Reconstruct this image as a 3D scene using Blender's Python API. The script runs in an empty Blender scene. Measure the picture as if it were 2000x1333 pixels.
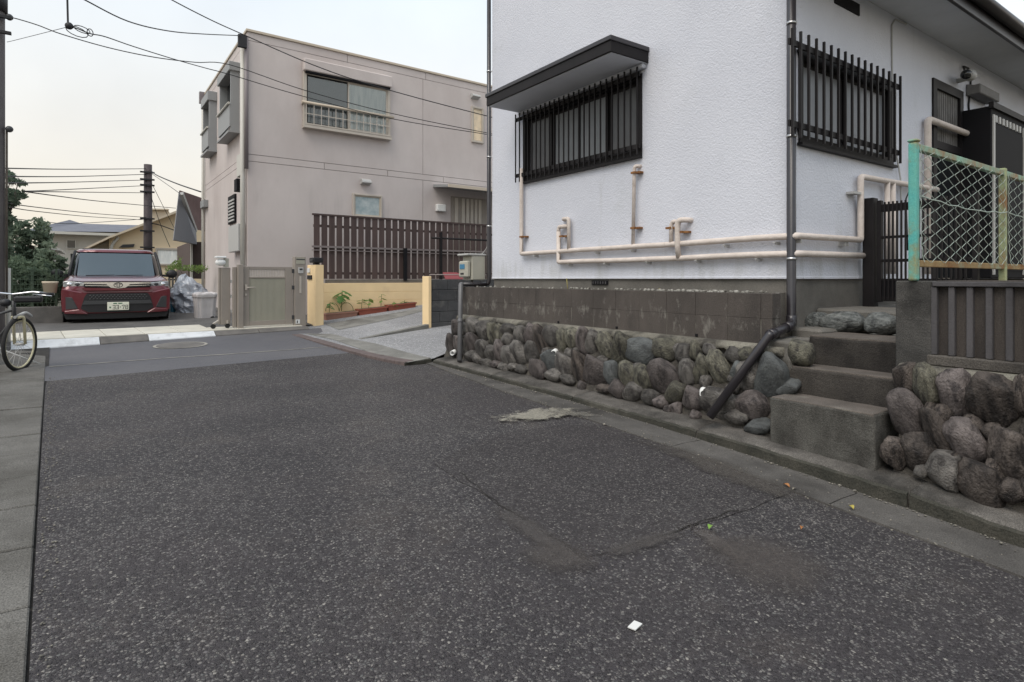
import bpy, bmesh, math, random
import numpy as np
from mathutils import Vector, Matrix, noise as mnoise

random.seed(7)
SC = bpy.context.scene
COL = SC.collection

# ------------------------------------------------------------------ camera, light, exposure
H = 1.45                      # eye height above the road at the camera
FPX = 1150.0                  # focal length in photo pixels (photo 2000 px wide)
YAW = math.atan(806 / FPX)    # the road runs along +Y; the camera looks to the right of it
S_, C_ = math.sin(YAW), math.cos(YAW)

cam_d = bpy.data.cameras.new('camera')
cam = bpy.data.objects.new('camera', cam_d)
COL.objects.link(cam)
cam.location = (0, 0, H)
cam.rotation_euler = (math.radians(90), 0, -YAW)
cam_d.sensor_width = 36
cam_d.lens = FPX / 2000 * 36
cam_d.shift_y = -(666.5 - 545) / 2000
cam_d.clip_start = 0.05
cam_d.clip_end = 2000
SC.camera = cam

SUN_EL, SUN_AZ = math.radians(56), math.radians(-112)     # azimuth measured from +Y towards +X
world = bpy.data.worlds.new('World')
SC.world = world
world.use_nodes = True
wn, wl = world.node_tree.nodes, world.node_tree.links
wn.clear()
w_out = wn.new('ShaderNodeOutputWorld')
w_bg = wn.new('ShaderNodeBackground')
w_sky = wn.new('ShaderNodeTexSky')
w_sky.sky_type = 'NISHITA'
w_sky.sun_disc = False
w_sky.sun_elevation = SUN_EL
w_sky.sun_rotation = SUN_AZ
w_sky.air_density = 1.0
w_sky.dust_density = 6.0
w_sky.ozone_density = 1.0
# thin overcast: a pale cloud veil, warmer towards the horizon, over the clear-sky model
w_tc = wn.new('ShaderNodeTexCoord')
w_sep = wn.new('ShaderNodeSeparateXYZ')
w_ramp = wn.new('ShaderNodeValToRGB')
w_ramp.color_ramp.elements[0].position = 0.0
w_ramp.color_ramp.elements[0].color = (0.90, 0.80, 0.64, 1)
w_ramp.color_ramp.elements[1].position = 0.5
w_ramp.color_ramp.elements[1].color = (0.75, 0.845, 0.94, 1)
w_e = w_ramp.color_ramp.elements.new(0.16)
w_e.color = (0.88, 0.845, 0.77, 1)
w_noise = wn.new('ShaderNodeTexNoise')
w_noise.inputs['Scale'].default_value = 2.2
w_noise.inputs['Detail'].default_value = 5
w_nm = wn.new('ShaderNodeMapRange')
w_nm.inputs['From Min'].default_value = 0.3
w_nm.inputs['From Max'].default_value = 0.7
w_nm.inputs['To Min'].default_value = 7.9
w_nm.inputs['To Max'].default_value = 9.9
w_mul = wn.new('ShaderNodeVectorMath')
w_mul.operation = 'SCALE'
w_mix = wn.new('ShaderNodeMix')
w_mix.data_type = 'RGBA'
w_mix.inputs[0].default_value = 0.86
wl.new(w_tc.outputs['Generated'], w_sep.inputs[0])
wl.new(w_sep.outputs['Z'], w_ramp.inputs[0])
wl.new(w_tc.outputs['Generated'], w_noise.inputs['Vector'])
wl.new(w_noise.outputs[0], w_nm.inputs['Value'])
wl.new(w_ramp.outputs[0], w_mul.inputs[0])
wl.new(w_nm.outputs[0], w_mul.inputs['Scale'])
wl.new(w_sky.outputs[0], w_mix.inputs[6])
wl.new(w_mul.outputs[0], w_mix.inputs[7])
wl.new(w_mix.outputs[2], w_bg.inputs['Color'])
w_bg.inputs['Strength'].default_value = 0.1
wl.new(w_bg.outputs[0], w_out.inputs['Surface'])

sun_d = bpy.data.lights.new('sun', 'SUN')
sun_d.energy = 1.5
sun_d.angle = math.radians(40)
sun_d.color = (1.0, 0.92, 0.82)
sun = bpy.data.objects.new('sun', sun_d)
COL.objects.link(sun)
sdir = Vector((math.sin(SUN_AZ) * math.cos(SUN_EL), math.cos(SUN_AZ) * math.cos(SUN_EL), math.sin(SUN_EL)))
sun.rotation_euler = sdir.to_track_quat('Z', 'Y').to_euler()

SC.view_settings.view_transform = 'Standard'
SC.view_settings.look = 'None'
SC.view_settings.gamma = 1
SC.view_settings.use_curve_mapping = False
SC.view_settings.exposure = 0.50
SC.render.engine = 'CYCLES'
SC.cycles.max_bounces = 6

# ------------------------------------------------------------------ survey helpers: photo pixel -> place
def ray(px, py):
    r = (px - 1000) / FPX
    return Vector((S_ + r * C_, C_ - r * S_, (545 - py) / FPX))
def atX(px, py, X):
    d = ray(px, py); return Vector((0, 0, H)) + d * (X / d.x)
def atY(px, py, Y):
    d = ray(px, py); return Vector((0, 0, H)) + d * (Y / d.y)
def atZ(px, py, Z):
    d = ray(px, py); return Vector((0, 0, H)) + d * ((Z - H) / d.z)

class Frame:
    """A turned building grid: u along its front, v into depth."""
    def __init__(s, ox, oy, ang):
        s.o = Vector((ox, oy, 0)); s.a = ang
        s.U = Vector((math.cos(ang), math.sin(ang), 0)); s.V = Vector((-math.sin(ang), math.cos(ang), 0))
    def w(s, u, v, z): return s.o + s.U * u + s.V * v + Vector((0, 0, z))
    def v_(s, px, py, v=0.0):          # point on plane v = const -> (u, z)
        d = ray(px, py); e = Vector((0, 0, H))
        t = (v - (e - s.o).dot(s.V)) / d.dot(s.V); p = e + d * t
        return (p - s.o).dot(s.U), p.z
    def u_(s, px, py, u=0.0):          # point on plane u = const -> (v, z)
        d = ray(px, py); e = Vector((0, 0, H))
        t = (u - (e - s.o).dot(s.U)) / d.dot(s.U); p = e + d * t
        return (p - s.o).dot(s.V), p.z
WF = Frame(0, 0, 0)

# ------------------------------------------------------------------ object helpers
def root_loc(p):
    while p.parent: p = p.parent
    return Vector(p.location)
def tag(o, label=None, cat=None, group=None, kind=None):
    if label: o['label'] = label
    if cat: o['category'] = cat
    if group: o['group'] = group
    if kind: o['kind'] = kind
    return o
def thing(name, label, cat, loc=(0, 0, 0), group=None):
    o = bpy.data.objects.new(name, None); COL.objects.link(o)
    o.empty_display_size = 0.1
    o.location = loc
    return tag(o, label, cat, group)

class MB:
    def __init__(s, fr=None):
        s.v = []; s.f = []; s.fr = fr; s.sm = []
    def add(s, vs, fs, smooth=False):
        b = len(s.v)
        for p in vs:
            s.v.append(s.fr.w(*p) if s.fr else Vector(p))
        for f in fs:
            s.f.append([b + i for i in f]); s.sm.append(smooth)
        return s
    def box(s, x0, x1, y0, y1, z0, z1):
        x0, x1 = sorted((x0, x1)); y0, y1 = sorted((y0, y1)); z0, z1 = sorted((z0, z1))
        return s.add([(x0,y0,z0),(x1,y0,z0),(x1,y1,z0),(x0,y1,z0),(x0,y0,z1),(x1,y0,z1),(x1,y1,z1),(x0,y1,z1)],
              [(0,3,2,1),(4,5,6,7),(0,1,5,4),(1,2,6,5),(2,3,7,6),(3,0,4,7)])
    def hexa(s, p):        # eight points, bottom ring then top ring
        return s.add(p, [(0,3,2,1),(4,5,6,7),(0,1,5,4),(1,2,6,5),(2,3,7,6),(3,0,4,7)])
    def prism(s, poly, axis, a, b):
        """poly: 2D points; axis 'x': poly=(y,z); 'y': poly=(x,z); 'z': poly=(x,y)"""
        def pt(q, t):
            return {'x': (t, q[0], q[1]), 'y': (q[0], t, q[1]), 'z': (q[0], q[1], t)}[axis]
        n = len(poly)
        area = sum(poly[i][0]*poly[(i+1)%n][1]-poly[(i+1)%n][0]*poly[i][1] for i in range(n))
        if (area < 0) != (axis == 'y'): poly = poly[::-1]
        a, b = sorted((a, b))
        vs = [pt(q, a) for q in poly] + [pt(q, b) for q in poly]
        fs = [tuple(range(n))[::-1], tuple(range(n, 2*n))] + [(i, (i+1)%n, n+(i+1)%n, n+i) for i in range(n)]
        return s.add(vs, fs)
    def tube(s, pts, r, n=8, cap=True, smooth=True, closed=False):
        pts = [Vector(p) for p in pts]
        if s.fr: pts = [s.fr.w(*p) for p in pts]
        if not hasattr(r, '__len__') and not closed and len(pts) > 2:      # round the elbows
            q = [pts[0]]
            for i in range(1, len(pts)-1):
                a_, c_ = pts[i]-pts[i-1], pts[i+1]-pts[i]
                if a_.length > 1e-6 and c_.length > 1e-6 and a_.angle(c_) > 0.35:
                    e = min(2.0*r, .45*a_.length, .45*c_.length); p0_, p2_ = pts[i]-a_.normalized()*e, pts[i]+c_.normalized()*e
                    q += [p0_, .25*p0_+.5*pts[i]+.25*p2_, p2_]
                else: q.append(pts[i])
            pts = q+[pts[-1]]
        m = len(pts); rr = r if hasattr(r, '__len__') else [r]*m
        b = len(s.v); up = None; T = []
        for i in range(m):
            if closed: t = pts[(i+1)%m] - pts[i-1]
            else: t = (pts[min(i+1, m-1)] - pts[max(i-1, 0)])
            T.append(t.normalized())
        ref = Vector((0,0,1)) if abs(T[0].z) < 0.9 else Vector((1,0,0))
        nrm = (ref - T[0]*ref.dot(T[0])).normalized()
        for i in range(m):
            nrm = (nrm - T[i]*nrm.dot(T[i]))
            nrm = nrm.normalized() if nrm.length > 1e-6 else T[i].orthogonal().normalized()
            bi = T[i].cross(nrm)
            # widen at bends so the pipe keeps its bore
            k = 1.0
            if 0 < i < m-1:
                a_ = (pts[i]-pts[i-1]).normalized(); c_ = (pts[i+1]-pts[i]).normalized()
                k = 1.0/max(0.9, math.cos(a_.angle(c_, 0)/2))
            for j in range(n):
                a = 2*math.pi*(j+0.5)/n
                s.v.append(pts[i] + (nrm*math.cos(a) + bi*math.sin(a))*rr[i]*k)
        rng = m if closed else m-1
        for i in range(rng):
            for j in range(n):
                i2 = (i+1)%m
                s.f.append([b+i*n+j, b+i*n+(j+1)%n, b+i2*n+(j+1)%n, b+i2*n+j]); s.sm.append(smooth)
        if cap and not closed:
            s.f.append([b+j for j in range(n)][::-1]); s.sm.append(False)
            s.f.append([b+(m-1)*n+j for j in range(n)]); s.sm.append(False)
        return s
    def bar(s, a, b, w, h=None):
        """square bar from a to b"""
        h = h or w
        a, b = Vector(a), Vector(b)
        if s.fr: a, b = s.fr.w(*a), s.fr.w(*b)
        t = (b-a).normalized()
        ref = Vector((0,0,1)) if abs(t.z) < 0.9 else (s.fr.V if s.fr else Vector((0,1,0)))
        n1 = t.cross(ref).normalized(); n2 = n1.cross(t)
        o = []
        for p in (a, b):
            for sx, sy in ((-1,-1),(1,-1),(1,1),(-1,1)):
                o.append(p + n1*sx*w/2 + n2*sy*h/2)
        fr = s.fr; s.fr = None
        s.add(o, [(0,1,2,3)[::-1],(4,5,6,7),(0,1,5,4),(1,2,6,5),(2,3,7,6),(3,0,4,7)]); s.fr = fr
        return s
    def disc(s, c, nrm, r, h, n=16, smooth=False):
        nrm = Vector(nrm).normalized(); c = Vector(c)
        return s.tube([c, c + nrm*h], r, n, smooth=smooth)
    def sheet(s, pts):
        return s.add(pts, [tuple(range(len(pts)))])
    def grid(s, xs, ys, fz, smooth=True):
        vs = [(x, y, fz(x, y)) for y in ys for x in xs]
        n = len(xs)
        fs = [(j*n+i, j*n+i+1, (j+1)*n+i+1, (j+1)*n+i) for j in range(len(ys)-1) for i in range(n-1)]
        return s.add(vs, fs, smooth)
    def ell(s, c, rad, nu=12, nv=8, jit=0.0, seed=0):
        vs = []; fs = []
        c = Vector(c)
        for i in range(nv+1):
            th = math.pi*i/nv
            for j in range(nu):
                ph = 2*math.pi*j/nu
                d = Vector((math.sin(th)*math.cos(ph), math.sin(th)*math.sin(ph), math.cos(th)))
                k = 1 + jit*mnoise.noise(d*1.7 + Vector((seed*3.1, 0, 0)))
                vs.append(c + Vector((d.x*rad[0], d.y*rad[1], d.z*rad[2]))*k)
        for i in range(nv):
            for j in range(nu):
                fs.append((i*nu+j, (i+1)*nu+j, (i+1)*nu+(j+1)%nu, i*nu+(j+1)%nu))
        return s.add(vs, fs, True)
    def mesh(s, name, m, off=Vector((0,0,0))):
        me = bpy.data.meshes.new(name)
        me.from_pydata([tuple(p - off) for p in s.v], [], s.f)
        me.polygons.foreach_set('use_smooth', s.sm)
        if m: me.materials.append(m)
        me.update()
        return me
    def build(s, name, m, parent=None, bevel=0, seg=1, kind=None, clean=False, **kw):
        off = root_loc(parent) if parent else Vector((0,0,0))
        me = s.mesh(name, m, off)
        if clean:
            bm = bmesh.new(); bm.from_mesh(me)
            bmesh.ops.remove_doubles(bm, verts=bm.verts, dist=1e-5)
            bmesh.ops.recalc_face_normals(bm, faces=bm.faces)
            bm.to_mesh(me); bm.free()
        o = bpy.data.objects.new(name, me); COL.objects.link(o)
        if parent: o.parent = parent
        if bevel:
            b = o.modifiers.new('bevel', 'BEVEL'); b.width = bevel; b.segments = seg
            b.limit_method = 'ANGLE'; b.angle_limit = math.radians(40)
        if kind: o['kind'] = kind
        for k, v in kw.items(): o[k] = v
        return o

def own(name, mb, m, label, cat, group=None, bevel=0, kind=None, loc=None, **kw):
    """a thing that is one mesh; its origin set at its base"""
    if loc is None:
        xs = [p.x for p in mb.v]; ys = [p.y for p in mb.v]; zs = [p.z for p in mb.v]
        loc = Vector(((min(xs)+max(xs))/2, (min(ys)+max(ys))/2, min(zs)))
    me = mb.mesh(name, m, Vector(loc))
    o = bpy.data.objects.new(name, me); COL.objects.link(o); o.location = loc
    if bevel:
        b = o.modifiers.new('bevel', 'BEVEL'); b.width = bevel; b.segments = 1
        b.limit_method = 'ANGLE'; b.angle_limit = math.radians(40)
    return tag(o, label, cat, group, kind)

def struct(name, mb, m, **kw):
    o = mb.build(name, m, None, **kw); o['kind'] = 'structure'; return o

def wall_pieces(u0, u1, z0, z1, openings):
    """rectangles of a wall around its openings"""
    us = sorted({u0, u1, *[min(max(q, u0), u1) for o in openings for q in o[:2]]})
    zs = sorted({z0, z1, *[min(max(q, z0), z1) for o in openings for q in o[2:]]})
    out = []
    for i in range(len(us)-1):
        run = None
        for j in range(len(zs)-1):
            cu, cz = (us[i]+us[i+1])/2, (zs[j]+zs[j+1])/2
            hole = any(o[0] < cu < o[1] and o[2] < cz < o[3] for o in openings)
            if hole:
                if run: out.append((us[i], us[i+1], run[0], run[1])); run = None
            else:
                run = (run[0], zs[j+1]) if run else (zs[j], zs[j+1])
        if run: out.append((us[i], us[i+1], run[0], run[1]))
    return out
# ------------------------------------------------------------------ materials (all procedural)
def lin(r, g, b):
    f = lambda c: (c/255/12.92 if c/255 <= 0.04045 else ((c/255+0.055)/1.055)**2.4)
    return (f(r), f(g), f(b))
MATS = {}
def mat(name, c1, c2=None, ns=4.0, lo=0.35, hi=0.65, detail=6, rough=0.75, met=0.0, spec=0.4,
        bs=80.0, bd=0.0, c3=None, ns3=1.0, lo3=0.55, hi3=0.75, coord='pos', rnd=0.0, fine=0.0, stretch=None,
        coat=0.0, trans=0.0, alpha=None, emit=None, bdet=4):
    m = bpy.data.materials.new(name); m.use_nodes = True
    N, L = m.node_tree.nodes, m.node_tree.links
    bsdf = N['Principled BSDF']
    bsdf.inputs['Roughness'].default_value = rough
    bsdf.inputs['Metallic'].default_value = met
    bsdf.inputs['Specular IOR Level'].default_value = spec
    bsdf.inputs['Coat Weight'].default_value = coat
    bsdf.inputs['Coat Roughness'].default_value = 0.05
    bsdf.inputs['Transmission Weight'].default_value = trans
    if alpha is not None: bsdf.inputs['Alpha'].default_value = alpha
    if emit:
        bsdf.inputs['Emission Color'].default_value = (*emit[0], 1); bsdf.inputs['Emission Strength'].default_value = emit[1]
    if coord == 'pos':
        src = N.new('ShaderNodeNewGeometry').outputs['Position']
    else:
        src = N.new('ShaderNodeTexCoord').outputs['Object']
        oi = N.new('ShaderNodeObjectInfo')
        ad = N.new('ShaderNodeVectorMath'); ad.operation = 'MULTIPLY_ADD'
        cb = N.new('ShaderNodeCombineXYZ')
        for k in range(3): L.new(oi.outputs['Random'], cb.inputs[k])
        L.new(cb.outputs[0], ad.inputs[0]); ad.inputs[1].default_value = (37, 91, 53); L.new(src, ad.inputs[2])
        src = ad.outputs[0]
    if stretch:
        mp = N.new('ShaderNodeVectorMath'); mp.operation = 'MULTIPLY'; mp.inputs[1].default_value = stretch
        L.new(src, mp.inputs[0]); srcs = mp.outputs[0]
    else: srcs = src
    col = None
    def noise_fac(scale, lo, hi, det=detail, s=srcs):
        n = N.new('ShaderNodeTexNoise'); n.inputs['Scale'].default_value = scale; n.inputs['Detail'].default_value = det
        n.inputs['Roughness'].default_value = 0.62
        L.new(s, n.inputs['Vector'])
        r = N.new('ShaderNodeMapRange'); r.inputs['From Min'].default_value = lo; r.inputs['From Max'].default_value = hi
        L.new(n.outputs[0], r.inputs['Value']); return r.outputs[0]
    def mixc(fac, a, b):
        x = N.new('ShaderNodeMix'); x.data_type = 'RGBA'
        if fac is not None: L.new(fac, x.inputs[0])
        for i, q in ((6, a), (7, b)):
            if isinstance(q, tuple): x.inputs[i].default_value = (*q[:3], 1)
            else: L.new(q, x.inputs[i])
        return x.outputs[2]
    col = c1
    if c2: col = mixc(noise_fac(ns, lo, hi), c1, c2)
    if c3: col = mixc(noise_fac(ns3, lo3, hi3), col, c3)
    if rnd:
        oi2 = N.new('ShaderNodeObjectInfo')
        mr = N.new('ShaderNodeMapRange'); mr.inputs['To Min'].default_value = 1-rnd; mr.inputs['To Max'].default_value = 1+rnd
        L.new(oi2.outputs['Random'], mr.inputs['Value'])
        sc = N.new('ShaderNodeVectorMath'); sc.operation = 'SCALE'
        if isinstance(col, tuple): sc.inputs[0].default_value = col[:3]
        else: L.new(col, sc.inputs[0])
        L.new(mr.outputs[0], sc.inputs['Scale']); col = sc.outputs[0]
    if fine:
        n = N.new('ShaderNodeTexNoise'); n.inputs['Scale'].default_value = 160; n.inputs['Detail'].default_value = 3
        L.new(src, n.inputs['Vector'])
        mr = N.new('ShaderNodeMapRange'); mr.inputs['From Min'].default_value = 0.3; mr.inputs['From Max'].default_value = 0.7
        mr.inputs['To Min'].default_value = 1-fine; mr.inputs['To Max'].default_value = 1+fine
        L.new(n.outputs[0], mr.inputs['Value'])
        sc = N.new('ShaderNodeVectorMath'); sc.operation = 'SCALE'
        if isinstance(col, tuple): sc.inputs[0].default_value = col[:3]
        else: L.new(col, sc.inputs[0])
        L.new(mr.outputs[0], sc.inputs['Scale']); col = sc.outputs[0]
    if isinstance(col, tuple): bsdf.inputs['Base Color'].default_value = (*col[:3], 1)
    else: L.new(col, bsdf.inputs['Base Color'])
    if bd:
        n = N.new('ShaderNodeTexNoise'); n.inputs['Scale'].default_value = bs; n.inputs['Detail'].default_value = bdet
        L.new(src, n.inputs['Vector'])
        b = N.new('ShaderNodeBump'); b.inputs['Distance'].default_value = bd; b.inputs['Strength'].default_value = 1.0
        L.new(n.outputs[0], b.inputs['Height']); L.new(b.outputs[0], bsdf.inputs['Normal'])
    MATS[name] = m
    return m

def aggregate(name, dark, dark2, chips, scale, chip_lo, bd, patch=None, rough=0.85, big=0.7):
    """asphalt or washed gravel: stone chips standing in a dark binder"""
    m = bpy.data.materials.new(name); m.use_nodes = True
    N, L = m.node_tree.nodes, m.node_tree.links
    bsdf = N['Principled BSDF']; bsdf.inputs['Roughness'].default_value = rough; bsdf.inputs['Specular IOR Level'].default_value = 0.35
    pos = N.new('ShaderNodeNewGeometry').outputs['Position']
    def noise(scale, det, lo, hi, tmin=0.0, tmax=1.0, rgh=0.6):
        n = N.new('ShaderNodeTexNoise'); n.inputs['Scale'].default_value = scale; n.inputs['Detail'].default_value = det
        n.inputs['Roughness'].default_value = rgh
        L.new(pos, n.inputs['Vector'])
        r = N.new('ShaderNodeMapRange'); r.inputs['From Min'].default_value = lo; r.inputs['From Max'].default_value = hi
        r.inputs['To Min'].default_value = tmin; r.inputs['To Max'].default_value = tmax
        L.new(n.outputs[0], r.inputs['Value']); return r.outputs[0]
    wn_ = N.new('ShaderNodeTexNoise'); wn_.inputs['Scale'].default_value = scale*1.3; wn_.inputs['Detail'].default_value = 2
    L.new(pos, wn_.inputs['Vector'])
    wsc = N.new('ShaderNodeVectorMath'); wsc.operation = 'MULTIPLY_ADD'
    L.new(wn_.outputs[1], wsc.inputs[0]); wsc.inputs[1].default_value = (0.7/scale,)*3; L.new(pos, wsc.inputs[2])
    vo = N.new('ShaderNodeTexVoronoi'); vo.inputs['Scale'].default_value = scale
    L.new(wsc.outputs[0], vo.inputs['Vector'])
    ved = N.new('ShaderNodeTexVoronoi'); ved.feature = 'DISTANCE_TO_EDGE'; ved.inputs['Scale'].default_value = scale
    L.new(wsc.outputs[0], ved.inputs['Vector'])
    sepc = N.new('ShaderNodeSeparateColor'); L.new(vo.outputs['Color'], sepc.inputs[0])
    # which cells show a bare stone chip, and how pale it is
    worn = noise(big, 4, 0.38, 0.66, -0.16, 0.20)
    add = N.new('ShaderNodeMath'); add.operation = 'ADD'; L.new(sepc.outputs[0], add.inputs[0]); L.new(worn, add.inputs[1])
    isch = N.new('ShaderNodeMapRange'); isch.inputs['From Min'].default_value = chip_lo; isch.inputs['From Max'].default_value = chip_lo+0.16
    L.new(add.outputs[0], isch.inputs['Value'])
    edge = N.new('ShaderNodeMapRange'); edge.inputs['From Min'].default_value = 0.05; edge.inputs['From Max'].default_value = 0.22
    L.new(ved.outputs['Distance'], edge.inputs['Value'])
    fac = N.new('ShaderNodeMath'); fac.operation = 'MULTIPLY'; L.new(isch.outputs[0], fac.inputs[0]); L.new(edge.outputs[0], fac.inputs[1])
    ramp = N.new('ShaderNodeValToRGB'); ramp.color_ramp.interpolation = 'LINEAR'
    els = ramp.color_ramp.elements
    els[0].position = 0; els[0].color = (*chips[0], 1); els[1].position = 1; els[1].color = (*chips[-1], 1)
    for i, c in enumerate(chips[1:-1]):
        e = els.new((i+1)/(len(chips)-1)); e.color = (*c, 1)
    L.new(sepc.outputs[1], ramp.inputs[0])
    base = N.new('ShaderNodeMix'); base.data_type = 'RGBA'
    base.inputs[6].default_value = (*dark, 1); base.inputs[7].default_value = (*dark2, 1)
    L.new(noise(0.45, 7, 0.36, 0.64, rgh=0.66), base.inputs[0])
    col = base.outputs[2]
    if patch:
        pm = N.new('ShaderNodeMix'); pm.data_type = 'RGBA'; pm.inputs[7].default_value = (*patch, 1)
        L.new(col, pm.inputs[6]); L.new(noise(1.1, 8, 0.54, 0.74, rgh=0.7), pm.inputs[0]); col = pm.outputs[2]
    gr = N.new('ShaderNodeVectorMath'); gr.operation = 'SCALE'; L.new(col, gr.inputs[0]); L.new(noise(scale*2.2, 3, 0.3, 0.7, 0.5, 1.5), gr.inputs['Scale'])
    mx = N.new('ShaderNodeMix'); mx.data_type = 'RGBA'
    L.new(fac.outputs[0], mx.inputs[0]); L.new(gr.outputs[0], mx.inputs[6]); L.new(ramp.outputs[0], mx.inputs[7])
    L.new(mx.outputs[2], bsdf.inputs['Base Color'])
    hgt = N.new('ShaderNodeMath'); hgt.operation = 'MULTIPLY_ADD'
    sm = N.new('ShaderNodeMapRange'); sm.interpolation_type = 'SMOOTHSTEP'; sm.inputs['From Max'].default_value = 0.4
    L.new(ved.outputs['Distance'], sm.inputs['Value'])
    L.new(sepc.outputs[2], hgt.inputs[0]); L.new(sm.outputs[0], hgt.inputs[1]); L.new(noise(scale*3, 2, 0.2, 0.8, 0, 0.35), hgt.inputs[2])
    b = N.new('ShaderNodeBump'); b.inputs['Distance'].default_value = bd; b.inputs['Strength'].default_value = 0.9
    L.new(hgt.outputs[0], b.inputs['Height']); L.new(b.outputs[0], bsdf.inputs['Normal'])
    MATS[name] = m; return m

CH = [(0.085,0.08,0.078),(0.13,0.122,0.118),(0.105,0.105,0.102),(0.17,0.16,0.148),(0.12,0.112,0.112),(0.27,0.255,0.23)]
m_road = aggregate('asphalt_worn', (0.037,0.034,0.037), (0.055,0.049,0.051), [tuple(q*1.16 for q in c) for c in CH], 82, 0.47, 0.012, patch=(0.072,0.062,0.058))
m_patch = aggregate('asphalt_patch', (0.037,0.033,0.035), (0.052,0.046,0.047), CH, 86, 0.53, 0.011)
m_street = aggregate('asphalt_fine', (0.085,0.085,0.095), (0.11,0.108,0.115), [(0.10,0.10,0.10),(0.16,0.16,0.16)], 120, 0.9, 0.002)
m_seam = mat('seam_cement', (0.30,0.285,0.25), (0.12,0.115,0.11), ns=5, lo=0.45, hi=0.7, rough=0.9)
m_crack = mat('crack_dirt', (0.012,0.011,0.010), (0.03,0.027,0.024), ns=9, rough=0.95)
m_scar = aggregate('asphalt_scar', (0.062,0.055,0.052), (0.075,0.067,0.063), CH, 64, 0.74, 0.005)
m_cement = mat('cement_spill', (0.36,0.335,0.26), (0.23,0.21,0.17), ns=9, lo=0.4, hi=0.62, c3=(0.062,0.056,0.052), ns3=9, lo3=0.50, hi3=0.60, rough=0.95, bs=60, bd=0.004, fine=0.3, stretch=(.45,1.6,1))
m_gutter = mat('gutter_concrete', (0.066,0.062,0.058), (0.104,0.098,0.091), ns=2.5, c3=(0.040,0.037,0.034), ns3=1.3, lo3=0.48, hi3=0.68, rough=0.9, bs=140, bd=0.003, fine=0.4)
m_gutter_l = mat('gutter_slab_concrete', (0.092,0.087,0.079), (0.135,0.129,0.118), ns=2.2, c3=(0.060,0.056,0.048), ns3=1.4, lo3=0.48, hi3=0.7, rough=0.92, bs=160, bd=0.004, fine=0.5)
m_kerb = mat('kerb_mossy', (0.072,0.066,0.060), (0.130,0.121,0.110), ns=5, c3=(0.030,0.028,0.025), ns3=2.2, lo3=0.46, hi3=0.66, rough=0.95, bs=70, bd=0.008, fine=0.45)
m_apron = aggregate('apron_gravel_concrete', (0.159,0.159,0.165), (0.293,0.293,0.299), [(0.146,0.146,0.146),(0.439,0.439,0.451),(0.268,0.268,0.275),(0.561,0.561,0.561)], 48, 0.48, 0.007, rough=0.8)
m_apron2 = mat('apron_concrete', (0.138,0.136,0.124), (0.230,0.224,0.207), ns=2.2, c3=(0.081,0.076,0.069), ns3=1.2, rough=0.9, bs=120, bd=0.003, fine=0.3)
m_apron_k = mat('apron_kerb_reddish', (0.135,0.105,0.10), (0.09,0.072,0.07), ns=6, rough=0.9, bs=90, bd=0.003)
m_tile = mat('pavement_tile', (0.60,0.57,0.49), (0.50,0.475,0.41), ns=3, rough=0.7, rnd=0.06, bs=100, bd=0.001, coord='obj')
m_kwhite = mat('kerb_white_paint', (0.62,0.64,0.66), (0.40,0.41,0.42), ns=6, lo=0.5, hi=0.75, rough=0.7, bs=80, bd=0.002)
m_kdark = mat('kerb_grey', (0.10,0.095,0.09), (0.15,0.14,0.13), ns=5, rough=0.9, bs=80, bd=0.003)
m_drive = mat('driveway_asphalt', (0.075,0.073,0.072), (0.12,0.115,0.11), ns=1.6, rough=0.9, bs=200, bd=0.003, fine=0.35)
m_soil = mat('soil', (0.065,0.055,0.042), (0.11,0.10,0.075), ns=4, rough=0.95, bs=60, bd=0.01, fine=0.4)

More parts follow.
